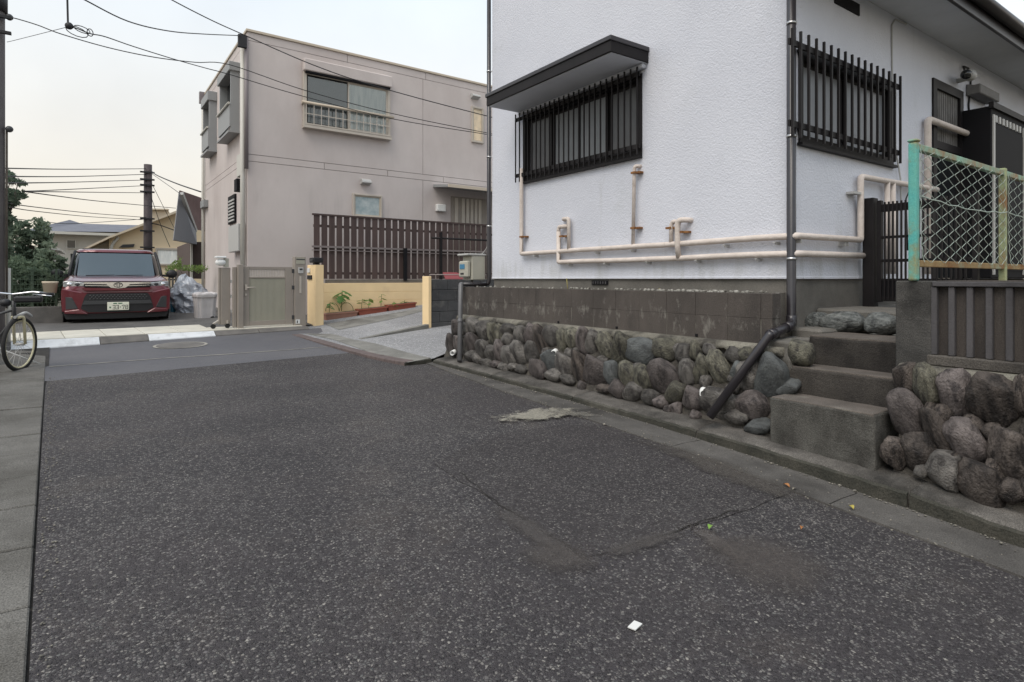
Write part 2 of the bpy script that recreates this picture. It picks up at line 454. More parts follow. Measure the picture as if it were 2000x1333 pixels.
m_stucco = mat('stucco_white', (0.66,0.68,0.745), (0.58,0.60,0.665), ns=0.7, lo=0.3, hi=0.7, rough=0.85, bs=66, bd=0.0065, bdet=4, c3=(0.50,0.52,0.55), ns3=1.6, lo3=0.60, hi3=0.9)
m_soffit = mat('soffit_grey', (0.58,0.60,0.64), (0.52,0.54,0.58), ns=2, rough=0.8)
m_found = mat('foundation_mortar', (0.115,0.11,0.10), (0.165,0.155,0.14), ns=2.0, c3=(0.07,0.067,0.06), ns3=0.9, lo3=0.5, hi3=0.75, rough=0.9, bs=120, bd=0.003, fine=0.2)
m_block = mat('retaining_block', (0.060,0.052,0.047), (0.088,0.076,0.068), ns=2.4, c3=(0.036,0.032,0.03), ns3=1.7, lo3=0.48, hi3=0.7, rough=0.95, bs=110, bd=0.004, fine=0.3, stretch=(1,1,0.5))
def add_lime(m, zc, zw, colour, scale=7.0, lo=0.60, hi=0.68):
    """pale efflorescence blooms scattered along a damp course"""
    N, L = m.node_tree.nodes, m.node_tree.links
    bsdf = N['Principled BSDF']; old = bsdf.inputs['Base Color'].links[0].from_socket
    pos = N.new('ShaderNodeNewGeometry').outputs['Position']
    sp = N.new('ShaderNodeSeparateXYZ'); L.new(pos, sp.inputs[0])
    d = N.new('ShaderNodeMath'); d.operation = 'SUBTRACT'; L.new(sp.outputs['Z'], d.inputs[0]); d.inputs[1].default_value = zc
    ab = N.new('ShaderNodeMath'); ab.operation = 'ABSOLUTE'; L.new(d.outputs[0], ab.inputs[0])
    zr = N.new('ShaderNodeMapRange'); zr.inputs['From Min'].default_value = 0; zr.inputs['From Max'].default_value = zw
    zr.inputs['To Min'].default_value = 0.08; zr.inputs['To Max'].default_value = -0.10; L.new(ab.outputs[0], zr.inputs['Value'])
    st = N.new('ShaderNodeVectorMath'); st.operation = 'MULTIPLY'; st.inputs[1].default_value = (1, 1, 0.55); L.new(pos, st.inputs[0])
    n = N.new('ShaderNodeTexNoise'); n.inputs['Scale'].default_value = scale; n.inputs['Detail'].default_value = 5; n.inputs['Roughness'].default_value = 0.7; L.new(st.outputs[0], n.inputs['Vector'])
    a = N.new('ShaderNodeMath'); a.operation = 'ADD'; L.new(n.outputs[0], a.inputs[0]); L.new(zr.outputs[0], a.inputs[1])
    mr = N.new('ShaderNodeMapRange'); mr.inputs['From Min'].default_value = lo; mr.inputs['From Max'].default_value = hi; mr.inputs['To Max'].default_value = 0.8; L.new(a.outputs[0], mr.inputs['Value'])
    x = N.new('ShaderNodeMix'); x.data_type = 'RGBA'; L.new(mr.outputs[0], x.inputs[0]); L.new(old, x.inputs[6]); x.inputs[7].default_value = (*colour, 1)
    L.new(x.outputs[2], bsdf.inputs['Base Color'])
add_lime(m_block, 1.08, 0.24, (0.20,0.19,0.17), scale=10, lo=.57, hi=.72)
m_lime = mat('lime_joint', (0.075,0.068,0.06), (0.20,0.19,0.165), ns=9, lo=0.45, hi=0.62, rough=0.95, stretch=(1,1,0.5))
m_kface = mat('kerb_face_dark', (0.030,0.030,0.024), (0.055,0.052,0.042), ns=6, c3=(0.10,0.095,0.08), ns3=2.6, lo3=0.56, hi3=0.74, rough=0.95, bs=60, bd=0.008, fine=0.4)  # darker tone for the upright faces of kerb and apron end
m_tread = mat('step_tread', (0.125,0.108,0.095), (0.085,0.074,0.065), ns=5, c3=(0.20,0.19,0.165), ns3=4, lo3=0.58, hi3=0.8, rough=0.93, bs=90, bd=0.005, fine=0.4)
m_riser = mat('step_riser_dark', (0.040,0.036,0.032), (0.068,0.061,0.054), ns=3, c3=(0.018,0.016,0.015), ns3=2.0, lo3=0.46, hi3=0.64, rough=0.95, bs=80, bd=0.006, fine=0.4, stretch=(1,1,0.5))  # upper risers, darker than the treads, with blotches
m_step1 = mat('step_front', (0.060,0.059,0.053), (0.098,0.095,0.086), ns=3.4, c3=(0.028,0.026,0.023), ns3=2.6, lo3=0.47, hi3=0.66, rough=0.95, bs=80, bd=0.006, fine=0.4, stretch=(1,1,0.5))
m_mortar = mat('mortar_ledge', (0.14,0.13,0.11), (0.24,0.23,0.19), ns=6, c3=(0.05,0.046,0.04), ns3=3.0, lo3=0.46, hi3=0.62, rough=0.95, bs=50, bd=0.010, fine=0.3)
m_wallfill = mat('wall_packing', (0.040,0.036,0.032), (0.085,0.077,0.066), ns=7, rough=0.95, bs=40, bd=0.014, fine=.3)
m_step = mat('step_concrete', (0.062,0.056,0.050), (0.105,0.096,0.085), ns=2.6, c3=(0.022,0.020,0.018), ns3=1.8, lo3=0.47, hi3=0.68, rough=0.93, bs=90, bd=0.006, fine=0.4, stretch=(1,1,0.5))
m_pillar = mat('pillar_concrete', (0.046,0.045,0.043), (0.080,0.077,0.072), ns=3, c3=(0.022,0.021,0.020), ns3=2.2, lo3=.48, hi3=.66, rough=0.95, bs=90, bd=0.006, fine=0.4)
m_panel = mat('panel_concrete', (0.042,0.036,0.033), (0.082,0.071,0.063), ns=2.4, c3=(0.018,0.016,0.016), ns3=2.6, lo3=0.44, hi3=0.62, rough=0.92, bs=90, bd=0.003, fine=0.3, stretch=(1,1,0.25))
m_rib = mat('panel_rib', (0.085,0.081,0.085), (0.050,0.048,0.051), ns=4, rough=0.9, bs=90, bd=0.003, stretch=(1,1,0.4))
m_bronze = mat('bronze_aluminium', (0.011,0.010,0.011), (0.016,0.014,0.015), ns=6, rough=0.55, spec=0.22)
m_black = mat('black_paint', (0.010,0.010,0.012), rough=0.7, spec=0.15)
m_gut = mat('rainpipe_brown', (0.020,0.018,0.022), (0.030,0.027,0.031), ns=6, rough=0.32, spec=0.6, c3=(0.06,0.057,0.055), ns3=7, lo3=0.68, hi3=0.8)
m_gut_g = mat('rainpipe_grey', (0.13,0.13,0.135), (0.10,0.10,0.105), ns=6, rough=0.4, c3=(0.24,0.24,0.24), ns3=9, lo3=0.68, hi3=0.75)
m_pipe = mat('lagged_pipe_cream', (0.64,0.575,0.53), (0.53,0.47,0.425), ns=5, rough=0.75, c3=(0.30,0.25,0.20), ns3=7, lo3=0.62, hi3=0.82, bs=30, bd=0.006)
m_rust = mat('rust', (0.16,0.065,0.025), (0.28,0.14,0.05), ns=20, rough=0.9)
m_chrome = mat('steel_band', (0.5,0.5,0.5), rough=0.3, met=0.9)
m_gdark = mat('window_glass_dark', (0.016,0.018,0.020), rough=0.06, spec=0.7)
m_gfrost = mat('window_glass_frosted', (0.186,0.198,0.211), (0.149,0.161,0.174), ns=3, rough=0.35, spec=0.5)
m_gfrost2 = mat('window_glass_frosted_dark', (0.096,0.099,0.105), (0.072,0.075,0.081), ns=2, rough=0.3, spec=0.5)
m_curtain = mat('curtain_white', (0.95,0.95,0.91), (0.74,0.77,0.75), ns=14, stretch=(1,1,0.12), rough=0.85)
m_glassc = mat('window_glass_clear', (0.8,0.85,0.85), rough=0.02, trans=1.0, spec=0.5)
m_stone = mat('river_stone', (0.056,0.052,0.049), (0.150,0.141,0.130), ns=1.4, lo=0.34, hi=0.68, c3=(0.028,0.025,0.024), ns3=1.7, lo3=0.50, hi3=0.66, rough=0.8, bs=8, bd=0.014, coord='obj', rnd=0.40, fine=0.15, stretch=(1,1,.55))
m_stone_p = mat('river_stone_purple', (0.060,0.051,0.049), (0.138,0.120,0.115), ns=1.4, lo=0.34, hi=0.68, c3=(0.028,0.024,0.024), ns3=1.7, lo3=0.50, hi3=0.66, rough=0.78, bs=8, bd=0.014, coord='obj', rnd=0.34, fine=0.15, stretch=(1,1,.55))
m_stone_g = mat('river_stone_lichen', (0.064,0.061,0.050), (0.165,0.158,0.122), ns=1.9, lo=0.36, hi=0.64, c3=(0.032,0.030,0.027), ns3=1.7, lo3=0.48, hi3=0.64, rough=0.82, bs=8, bd=0.014, coord='obj', rnd=0.3, fine=0.15, stretch=(1,1,.6))
m_stone_b = mat('river_stone_blue', (0.066,0.071,0.073), (0.11,0.118,0.118), ns=1.6, c3=(0.036,0.038,0.039), ns3=1.3, lo3=0.50, hi3=0.72, rough=0.78, bs=8, bd=0.011, coord='obj', rnd=0.25, fine=0.12)
m_stone_bot = mat('river_stone_brown', (0.047,0.039,0.035), (0.118,0.099,0.087), ns=1.4, lo=0.36, hi=0.68, c3=(0.016,0.013,0.012), ns3=1.6, lo3=0.46, hi3=0.62, rough=0.74, bs=7, bd=0.016, coord='obj', rnd=0.34, fine=0.15, stretch=(1,1,.5))
m_boulder = mat('boulder_grey', (0.085,0.092,0.090), (0.19,0.20,0.195), ns=2.6, lo=0.40, hi=0.64, c3=(0.030,0.033,0.034), ns3=1.6, lo3=0.48, hi3=0.66, rough=0.8, bs=6, bd=0.02, coord='obj', fine=0.2)
m_pebble = mat('pebble_white', (0.5,0.49,0.45), (0.18,0.17,0.15), ns=8, coord='obj', rough=0.8, rnd=0.4)
m_mint = mat('mint_paint_rusty', (0.24,0.40,0.29), (0.15,0.40,0.34), ns=3, c3=(0.25,0.16,0.075), ns3=3.0, lo3=0.42, hi3=0.58, rough=0.6, bs=60, bd=0.002, fine=0.15)
m_mintpost = mat('mint_post_paint', (0.065,0.36,0.35), (0.16,0.40,0.31), ns=2.4, c3=(0.24,0.22,0.10), ns3=4.0, lo3=0.53, hi3=0.66, rough=0.55, bs=60, bd=0.002, fine=0.15)
m_rail = mat('rusty_rail', (0.34,0.25,0.12), (0.22,0.105,0.035), ns=5, c3=(0.30,0.36,0.26), ns3=4, lo3=0.56, hi3=0.7, rough=0.8, bs=80, bd=0.002, fine=0.3)
m_wire = mat('fence_wire', (0.42,0.47,0.42), (0.30,0.38,0.34), ns=8, rough=0.5, spec=0.5)
m_cable = mat('cable_black', (0.02,0.02,0.023), rough=0.6)

m_bwall = mat('siding_taupe', (0.575,0.52,0.50), (0.525,0.475,0.456), ns=1.2, rough=0.85, bs=120, bd=0.002, c3=(0.45,0.395,0.378), ns3=0.55, lo3=0.46, hi3=0.8, stretch=(1,1,.55))
m_bjoint = mat('siding_joint', (0.17,0.145,0.14), rough=0.9)
m_bcap = mat('parapet_cap', (0.52,0.45,0.36), rough=0.5)
m_bmetal = mat('taupe_aluminium', (0.50,0.45,0.39), (0.44,0.40,0.35), ns=3, rough=0.45)
m_bgrey = mat('grey_blue_shutter', (0.27,0.28,0.285), rough=0.55)
m_bpipe = mat('drain_pale', (0.50,0.49,0.45), rough=0.5)
m_bdrain_v = mat('drain_mauve', (0.20,0.175,0.18), rough=0.5)
m_white = mat('white_plastic', (0.72,0.73,0.72), rough=0.5)
m_lgrey = mat('light_grey_metal', (0.42,0.42,0.41), rough=0.5)
m_pinkw = mat('window_amber', (0.82,0.66,0.46), (0.62,0.52,0.38), ns=6, rough=0.3, spec=0.5)
m_fwood = mat('slat_brown', (0.058,0.038,0.035), (0.078,0.052,0.047), ns=5, stretch=(3,3,0.25), rough=0.6, rnd=0.16, coord='obj')
m_frail = mat('fence_rail_metal', (0.22,0.19,0.185), rough=0.4, met=0.2)
m_yellow = mat('yellow_render', (0.86,0.655,0.385), (0.81,0.615,0.36), ns=3, rough=0.85, bs=130, bd=0.002, c3=(0.68,0.51,0.30), ns3=2.5, lo3=0.62, hi3=0.85)
m_taupe = mat('taupe_gate', (0.30,0.265,0.23), (0.27,0.24,0.21), ns=3, rough=0.5)
m_gatepl = mat('gate_panel', (0.40,0.385,0.31), (0.36,0.35,0.285), ns=3, rough=0.4)
m_binw = mat('bin_grey_plastic', (0.50,0.48,0.48), (0.43,0.41,0.41), ns=5, rough=0.55)
m_blue = mat('blue_plastic', (0.05,0.20,0.32), rough=0.5)
m_tarp = mat('tarp_grey_plastic', (0.30,0.34,0.40), (0.42,0.45,0.50), ns=4, lo=0.4, hi=0.6, rough=0.3, spec=0.6, c3=(0.10,0.11,0.14), ns3=2.2, lo3=0.55, hi3=0.65)
m_terra = mat('terracotta_plastic', (0.30,0.085,0.055), (0.26,0.07,0.045), ns=5, rough=0.55)
m_terra_p = mat('terracotta_faded', (0.36,0.19,0.14), (0.31,0.16,0.12), ns=5, rough=0.65)
m_leaf = mat('leaf_green', (0.090,0.195,0.060), (0.150,0.285,0.090), ns=12, rough=0.6, spec=0.3)
m_leaf_y = mat('leaf_yellow_green', (0.208,0.286,0.091), (0.143,0.221,0.065), ns=12, rough=0.6, spec=0.3)
m_stem = mat('plant_stem', (0.12,0.14,0.05), rough=0.7)
m_dblock = mat('stacked_block_dark', (0.050,0.052,0.056), (0.085,0.086,0.088), ns=3, c3=(0.16,0.155,0.145), ns3=2.6, lo3=0.6, hi3=0.78, rough=0.92, bs=90, bd=0.004, fine=0.3)
m_tree1 = mat('foliage_dark', (0.10,0.145,0.105), (0.17,0.22,0.16), ns=1.4, lo=0.4, hi=0.6, rough=0.7, spec=0.3)
m_tree2 = mat('foliage_mid', (0.13,0.18,0.13), (0.23,0.28,0.20), ns=1.6, lo=0.4, hi=0.6, rough=0.7, spec=0.3)
m_hedge = mat('foliage_hedge', (0.10,0.145,0.10), (0.165,0.215,0.14), ns=2.5, lo=0.4, hi=0.6, rough=0.7, spec=0.3)
m_bark = mat('bark', (0.06,0.05,0.042), (0.10,0.085,0.07), ns=6, rough=0.9, bs=30, bd=0.01)
m_poleb = mat('pole_brown', (0.055,0.044,0.048), (0.075,0.06,0.062), ns=3, rough=0.7)
m_polec = mat('pole_concrete_grey', (0.13,0.12,0.125), (0.16,0.15,0.15), ns=3, rough=0.8)
m_dial = mat('meter_screen_blue', (0.05,0.19,0.33), rough=0.2)
m_meter = mat('meter_beige_grey', (0.40,0.39,0.33), (0.35,0.345,0.30), ns=4, rough=0.6)
m_ink = mat('black_print', (0.02,0.02,0.022), rough=0.6)
m_green_ink = mat('green_print', (0.03,0.14,0.07), rough=0.6)
m_roofd = mat('roof_slate', (0.12,0.125,0.15), (0.15,0.155,0.18), ns=2, rough=0.8)
m_hwall = mat('far_wall_grey_beige', (0.46,0.44,0.40), rough=0.85)
m_cream = mat('far_wall_cream', (0.825,0.675,0.463), (0.775,0.637,0.444), ns=1.0, rough=0.85)
m_creamr = mat('far_roof_cream', (0.600,0.516,0.396), rough=0.8)
m_brownr = mat('gable_roof_brown', (0.13,0.065,0.062), (0.17,0.09,0.085), ns=3, rough=0.7)
m_gablew = mat('gable_board_grey', (0.24,0.245,0.265), rough=0.7)
m_dbrown = mat('far_wall_brown', (0.10,0.075,0.068), rough=0.8)
m_paint = mat('car_paint_red', (0.13,0.014,0.024), rough=0.28, met=0.3, spec=0.6, coat=1.0)
m_glassc2 = mat('car_glass', (0.012,0.014,0.018), rough=0.05, spec=0.6)
m_rubber = mat('tyre_rubber', (0.018,0.018,0.018), rough=0.85)
m_plast = mat('black_plastic', (0.016,0.016,0.018), rough=0.55)
m_plast_g = mat('dark_grey_plastic', (0.045,0.047,0.05), rough=0.45)
m_chr = mat('chrome', (0.75,0.76,0.78), rough=0.12, met=1.0)
m_lamp = mat('headlamp_lens', (0.50,0.52,0.52), (0.16,0.17,0.18), ns=16, rough=0.08, spec=0.8, coat=0.8)
m_plate = mat('number_plate_white', (0.74,0.74,0.62), rough=0.5)
m_bikef = mat('bicycle_cream', (0.52,0.48,0.32), rough=0.4)
m_paper = mat('paper_white', (0.62,0.62,0.60), rough=0.8)
m_leafo = mat('dead_leaf_orange', (0.315,0.140,0.049), rough=0.8)
m_leafye = mat('fallen_leaf_yellow', (0.360,0.304,0.072), rough=0.7)
m_leafgr = mat('fallen_leaf_green', (0.165,0.300,0.053), rough=0.6)
m_tan = mat('far_tan_render', (0.58,0.48,0.36), rough=0.85)
m_redsh = mat('red_sheet', (0.22,0.045,0.05), rough=0.6)
def thin_glass(name):
    m = bpy.data.materials.new(name); m.use_nodes = True; N, L = m.node_tree.nodes, m.node_tree.links
    N.clear(); o = N.new('ShaderNodeOutputMaterial'); mx = N.new('ShaderNodeMixShader'); t = N.new('ShaderNodeBsdfTransparent'); g = N.new('ShaderNodeBsdfGlossy')
    t.inputs[0].default_value = (.93, .95, .95, 1); g.inputs['Roughness'].default_value = .03
    fr = N.new('ShaderNodeFresnel'); fr.inputs['IOR'].default_value = 1.6
    L.new(fr.outputs[0], mx.inputs[0]); L.new(t.outputs[0], mx.inputs[1]); L.new(g.outputs[0], mx.inputs[2]); L.new(mx.outputs[0], o.inputs[0]); return m
m_gl_thin = thin_glass('window_glass_thin')
m_gcloud = mat('window_glass_cloudy', (0.30,0.38,0.40), (0.48,0.53,0.53), ns=7, rough=0.3, spec=0.5)

def add_stain(m, zc, zw, colour, stretch, scale, lo, hi, amount, bias=0.10):
    """weather streaks: darker marks, strongest around height zc"""
    N, L = m.node_tree.nodes, m.node_tree.links
    bsdf = N['Principled BSDF']; old = bsdf.inputs['Base Color'].links[0].from_socket
    pos = N.new('ShaderNodeNewGeometry').outputs['Position']
    sp = N.new('ShaderNodeSeparateXYZ'); L.new(pos, sp.inputs[0])
    d = N.new('ShaderNodeMath'); d.operation = 'SUBTRACT'; L.new(sp.outputs['Z'], d.inputs[0]); d.inputs[1].default_value = zc
    ab = N.new('ShaderNodeMath'); ab.operation = 'ABSOLUTE'; L.new(d.outputs[0], ab.inputs[0])
    zr = N.new('ShaderNodeMapRange'); zr.inputs['From Max'].default_value = zw
    zr.inputs['To Min'].default_value = bias; zr.inputs['To Max'].default_value = -bias; L.new(ab.outputs[0], zr.inputs['Value'])
    st = N.new('ShaderNodeVectorMath'); st.operation = 'MULTIPLY'; st.inputs[1].default_value = stretch; L.new(pos, st.inputs[0])
    n = N.new('ShaderNodeTexNoise'); n.inputs['Scale'].default_value = scale; n.inputs['Detail'].default_value = 6; n.inputs['Roughness'].default_value = 0.65; L.new(st.outputs[0], n.inputs['Vector'])
    a = N.new('ShaderNodeMath'); a.operation = 'ADD'; L.new(n.outputs[0], a.inputs[0]); L.new(zr.outputs[0], a.inputs[1])
    mr = N.new('ShaderNodeMapRange'); mr.inputs['From Min'].default_value = lo; mr.inputs['From Max'].default_value = hi; mr.inputs['To Max'].default_value = amount; L.new(a.outputs[0], mr.inputs['Value'])
    x = N.new('ShaderNodeMix'); x.data_type = 'RGBA'; L.new(mr.outputs[0], x.inputs[0]); L.new(old, x.inputs[6]); x.inputs[7].default_value = (*colour, 1)
    L.new(x.outputs[2], bsdf.inputs['Base Color'])
add_stain(m_stucco, 1.55, 0.40, (0.40, 0.41, 0.40), (1, 1, .14), 5.0, .55, .84, .7)
add_stain(m_bwall, 3.3, 0.9, (0.36, 0.33, 0.315), (1, 1, .10), 3.0, .60, .85, .5)
def soft_mat(name, c, ang, rx, ry, c1, c2, ns, ragged, amount, streak=1.0, chips=None):
    """a worn or spilled mark on the road whose edge fades out raggedly"""
    m = bpy.data.materials.new(name); m.use_nodes = True; N, L = m.node_tree.nodes, m.node_tree.links
    bsdf = N['Principled BSDF']; bsdf.inputs['Roughness'].default_value = .92; out = N['Material Output']
    pos = N.new('ShaderNodeNewGeometry').outputs['Position']
    mp = N.new('ShaderNodeMapping'); mp.vector_type = 'TEXTURE'
    mp.inputs['Location'].default_value = (c.x, c.y, 0); mp.inputs['Rotation'].default_value = (0, 0, ang); mp.inputs['Scale'].default_value = (rx, ry, 1)
    L.new(pos, mp.inputs[0])
    fl = N.new('ShaderNodeVectorMath'); fl.operation = 'MULTIPLY'; fl.inputs[1].default_value = (1, 1, 0); L.new(mp.outputs[0], fl.inputs[0])
    ln = N.new('ShaderNodeVectorMath'); ln.operation = 'LENGTH'; L.new(fl.outputs[0], ln.inputs[0])
    st = N.new('ShaderNodeMapping'); st.vector_type = 'TEXTURE'; st.inputs['Rotation'].default_value = (0, 0, ang); st.inputs['Scale'].default_value = (streak, 1, 1); L.new(pos, st.inputs[0])
    n = N.new('ShaderNodeTexNoise'); n.inputs['Scale'].default_value = ns; n.inputs['Detail'].default_value = 8; n.inputs['Roughness'].default_value = .72; L.new(st.outputs[0], n.inputs['Vector'])
    a = N.new('ShaderNodeMath'); a.operation = 'MULTIPLY_ADD'; L.new(n.outputs[0], a.inputs[0]); a.inputs[1].default_value = -ragged; a.inputs[2].default_value = ragged*.5
    b = N.new('ShaderNodeMath'); b.operation = 'ADD'; L.new(a.outputs[0], b.inputs[0]); L.new(ln.outputs['Value'], b.inputs[1])
    mr = N.new('ShaderNodeMapRange'); mr.inputs['From Min'].default_value = .95; mr.inputs['From Max'].default_value = .45 if ragged < 2.4 else .6; mr.inputs['To Max'].default_value = amount; L.new(b.outputs[0], mr.inputs['Value'])
    n2 = N.new('ShaderNodeTexNoise'); n2.inputs['Scale'].default_value = 45; n2.inputs['Detail'].default_value = 5; n2.inputs['Roughness'].default_value = .7; L.new(pos, n2.inputs['Vector'])
    r2 = N.new('ShaderNodeMapRange'); r2.inputs['From Min'].default_value = .35; r2.inputs['From Max'].default_value = .65; L.new(n2.outputs[0], r2.inputs['Value'])
    x = N.new('ShaderNodeMix'); x.data_type = 'RGBA'; x.inputs[6].default_value = (*c1, 1); x.inputs[7].default_value = (*c2, 1); L.new(r2.outputs[0], x.inputs[0]); L.new(x.outputs[2], bsdf.inputs['Base Color'])
    bp = N.new('ShaderNodeBump'); bp.inputs['Distance'].default_value = .006; L.new(n2.outputs[0], bp.inputs['Height']); L.new(bp.outputs[0], bsdf.inputs['Normal'])
    t = N.new('ShaderNodeBsdfTransparent'); mx = N.new('ShaderNodeMixShader'); L.new(mr.outputs[0], mx.inputs[0]); L.new(t.outputs[0], mx.inputs[1]); L.new(bsdf.outputs[0], mx.inputs[2]); L.new(mx.outputs[0], out.inputs[0])
    return m

m_screen = mat('windscreen_glass', (0.115,0.14,0.155), rough=0.08, met=0.75)
m_gfrostb = mat('window_glass_frosted_pale', (0.25,0.265,0.29), (0.20,0.215,0.24), ns=2, rough=0.35, spec=0.5)
m_grit = mat('grit', (0.10,0.095,0.085), (0.28,0.26,0.22), ns=30, rough=.95)

def leafy(m, f=.45):
    """let daylight shine through the leaves"""
    N, L = m.node_tree.nodes, m.node_tree.links
    bsdf, out = N['Principled BSDF'], N['Material Output']
    t = N.new('ShaderNodeBsdfTranslucent'); mx = N.new('ShaderNodeMixShader'); mx.inputs[0].default_value = f
    L.new(bsdf.inputs['Base Color'].links[0].from_socket, t.inputs['Color'])
    L.new(bsdf.outputs[0], mx.inputs[1]); L.new(t.outputs[0], mx.inputs[2]); L.new(mx.outputs[0], out.inputs[0])
for m_ in (m_tree1, m_tree2, m_hedge, m_leaf, m_leaf_y): leafy(m_)

m_postr = mat('rusty_post_paint', (0.33,0.33,0.17), (0.27,0.38,0.24), ns=4, c3=(0.25,0.14,0.06), ns3=4, lo3=0.48, hi3=0.62, rough=0.7, bs=60, bd=0.002, fine=0.2)
m_hood = mat('hood_weathered', (0.20,0.195,0.19), (0.13,0.125,0.12), ns=5, rough=0.7)
# ------------------------------------------------------------------ ground, road, kerbs
_py = np.array([-300,-20,-6,-3,-1,0,1,2,3,4,5,6,7.6,8.7,10,12.5,14,16,18,22,40,300])
_pz = np.array([-.9,-.7,-.33,-.2,-.09,-.03,.035,.10,.155,.182,.197,.207,.22,.25,.305,.39,.52,.62,.66,.7,.7,.7])
_dy = np.linspace(-30, 40, 1401); _dz = np.interp(_dy, _py, _pz)
_k = np.exp(-0.5*(np.arange(-16, 17)/7.0)**2); _k /= _k.sum()
_dz = np.convolve(np.pad(_dz, 16, mode='edge'), _k, mode='valid')
def prof(y, x=1.7):
    z = float(np.interp(y, _dy, _dz)) if -30 < y < 40 else float(np.interp(y, _py, _pz))
    if x is not None:
        k = min(max((y-8.5)/3.5, 0), 1)
        z += 0.012*k*(min(max(x, -1.5), 4.0)-1.7)
    return z
def left_edge(y): return -0.19 - 0.052*(y-2.5)

ys_far = [-300,-120,-50,-25,-12,-6,-3,-1,0,1,2,3,4,5,6,7,8,9,10,11,12,13,14,15,16,18,20,24,30,45,80,150,300,700]
struct('ground', MB().grid([-700,-300,-100,-40,-15,-6,-3,-1,1,3,5,8,14,40,100,300,700], ys_far, lambda x, y: prof(y)-0.06), m_soil)

ys = [-8+0.25*i for i in range(82)]          # to 12.25
mb = MB(); vs = []; fs = []
SEAM_Y = lambda x: 8.78 + 0.30*(x+0.45)/3.0
for y in [q for q in ys if q <= 8.5]:
    for k in range(9):
        x = left_edge(y) + (3.97-left_edge(y))*k/8
        yy = y if y < 8.45 else SEAM_Y(x)
        vs.append((x, yy, prof(yy, x)))
nr = len(vs)//9
fs = [(j*9+i, j*9+i+1, (j+1)*9+i+1, (j+1)*9+i) for j in range(nr-1) for i in range(8)]
road = struct('road', mb.add(vs, fs, True), m_road)
mb = MB(); vs = []; KA = None
kL = atZ(97, 664, 0.47); kR = atZ(600, 637.5, 0.47)
kang = math.atan2((kR-kL).y, (kR-kL).x)
KF = Frame(kL.x, kL.y, kang)
for x in np.linspace(-9, 5.6, 30):
    ye = kL.y + (x-kL.x)*math.tan(kang) + 0.01
    y0 = SEAM_Y(x) - 0.0
    for k in range(9):
        y = y0 + (ye-y0)*k/8
        vs.append((x, y, prof(y, x) + (0.0 if x > left_edge(y) else -0.004)))
fs = [(j*9+i, (j+1)*9+i, (j+1)*9+i+1, j*9+i+1) for j in range(29) for i in range(8)]
street = struct('cross_street', mb.add(vs, fs, True), m_street)

def decal(name, poly, m, dz=0.004, parent=None, z=None, sub=1, kind=None):
    """a flat sheet laid on the road along a polygon of photo points"""
    pts = []
    for (px, py) in poly:
        zz = 0.15
        for _ in range(12):
            p = atZ(px, py, zz); zz = prof(p.y, p.x)
        p = atZ(px, py, zz+dz); pts.append(p)
    return pts
def lay(pts, step=0.25):
    out = []
    n = len(pts)
    for i in range(n):
        a, b = pts[i], pts[(i+1) % n]
        k = max(1, int((b-a).length/step))
        for j in range(k): out.append(a.lerp(b, j/k))
    return out
def ground_sheet(name, poly, m, dz, parent, rag=0.0, step=0.12, seed=0):
    pts = lay(decal(name, poly, m, dz), step)
    if rag:
        pts = [p + Vector((mnoise.noise(p*9+Vector((seed,0,0))), mnoise.noise(p*9+Vector((0,seed+5,0))), 0))*rag for p in pts]
    pts = [Vector((p.x, p.y, 0)) for p in pts]
    bm = bmesh.new()
    f = bm.faces.new([bm.verts.new(p) for p in pts])
    bmesh.ops.triangulate(bm, faces=[f])
    for _ in range(2):
        bmesh.ops.subdivide_edges(bm, edges=[e for e in bm.edges if e.calc_length() > 0.3], cuts=1, use_grid_fill=False)
        bmesh.ops.triangulate(bm, faces=bm.faces[:])
    bmesh.ops.recalc_face_normals(bm, faces=bm.faces)
    for v in bm.verts: v.co.z = prof(v.co.y, v.co.x) + dz
    me = bpy.data.meshes.new(name); bm.to_mesh(me); bm.free(); me.materials.append(m)
    if me.polygons and me.polygons[0].normal.z < 0: me.flip_normals()
    o = bpy.data.objects.new(name, me); COL.objects.link(o); o.parent = parent
    return o
ground_sheet('trench_patch', [(845,905),(975,985),(1145,1088),(1250,1060),(1345,1030),(1490,985),(1560,952),(1480,925),(1330,870),(1190,828),(1080,832),(960,850)], m_patch, 0.004, road, rag=0.03)
def strip(name, line, w, m, dz, parent, rag=0.0, seed=0, step=0.06):
    pts = decal(name, line, m, dz); out = []
    for a, b in zip(pts[:-1], pts[1:]):
        k = max(1, int((b-a).length/step)); out += [a.lerp(b, j/k) for j in range(k)]
    out.append(pts[-1]); mb = MB(); vs = []
    for i, p in enumerate(out):
        t = (out[min(i+1, len(out)-1)]-out[max(i-1, 0)]); nn = Vector((-t.y, t.x, 0)).normalized()
        q = p + nn*rag*mnoise.noise(p*11+Vector((seed, 0, 0)))
        ww = w*(0.75+0.7*abs(mnoise.noise(p*7+Vector((0, seed, 3)))))
        if w > 0.05: ww = w
        for sg in (1, -1):
            r = q+nn*sg*ww/2; vs.append((r.x, r.y, prof(r.y, r.x)+dz))
    fs = [(2*i, 2*i+1, 2*i+3, 2*i+2) for i in range(len(out)-1)]
    return mb.add(vs, fs).build(name, m, parent)
strip('crack', [(900,922),(975,985),(1060,1037),(1150,1095)], 0.007, m_crack, 0.008, road, 0.03, 1)
strip('crack', [(1215,1068),(1290,1045),(1345,1028),(1400,1008),(1440,995)], 0.008, m_crack, 0.008, road, 0.05, 2)
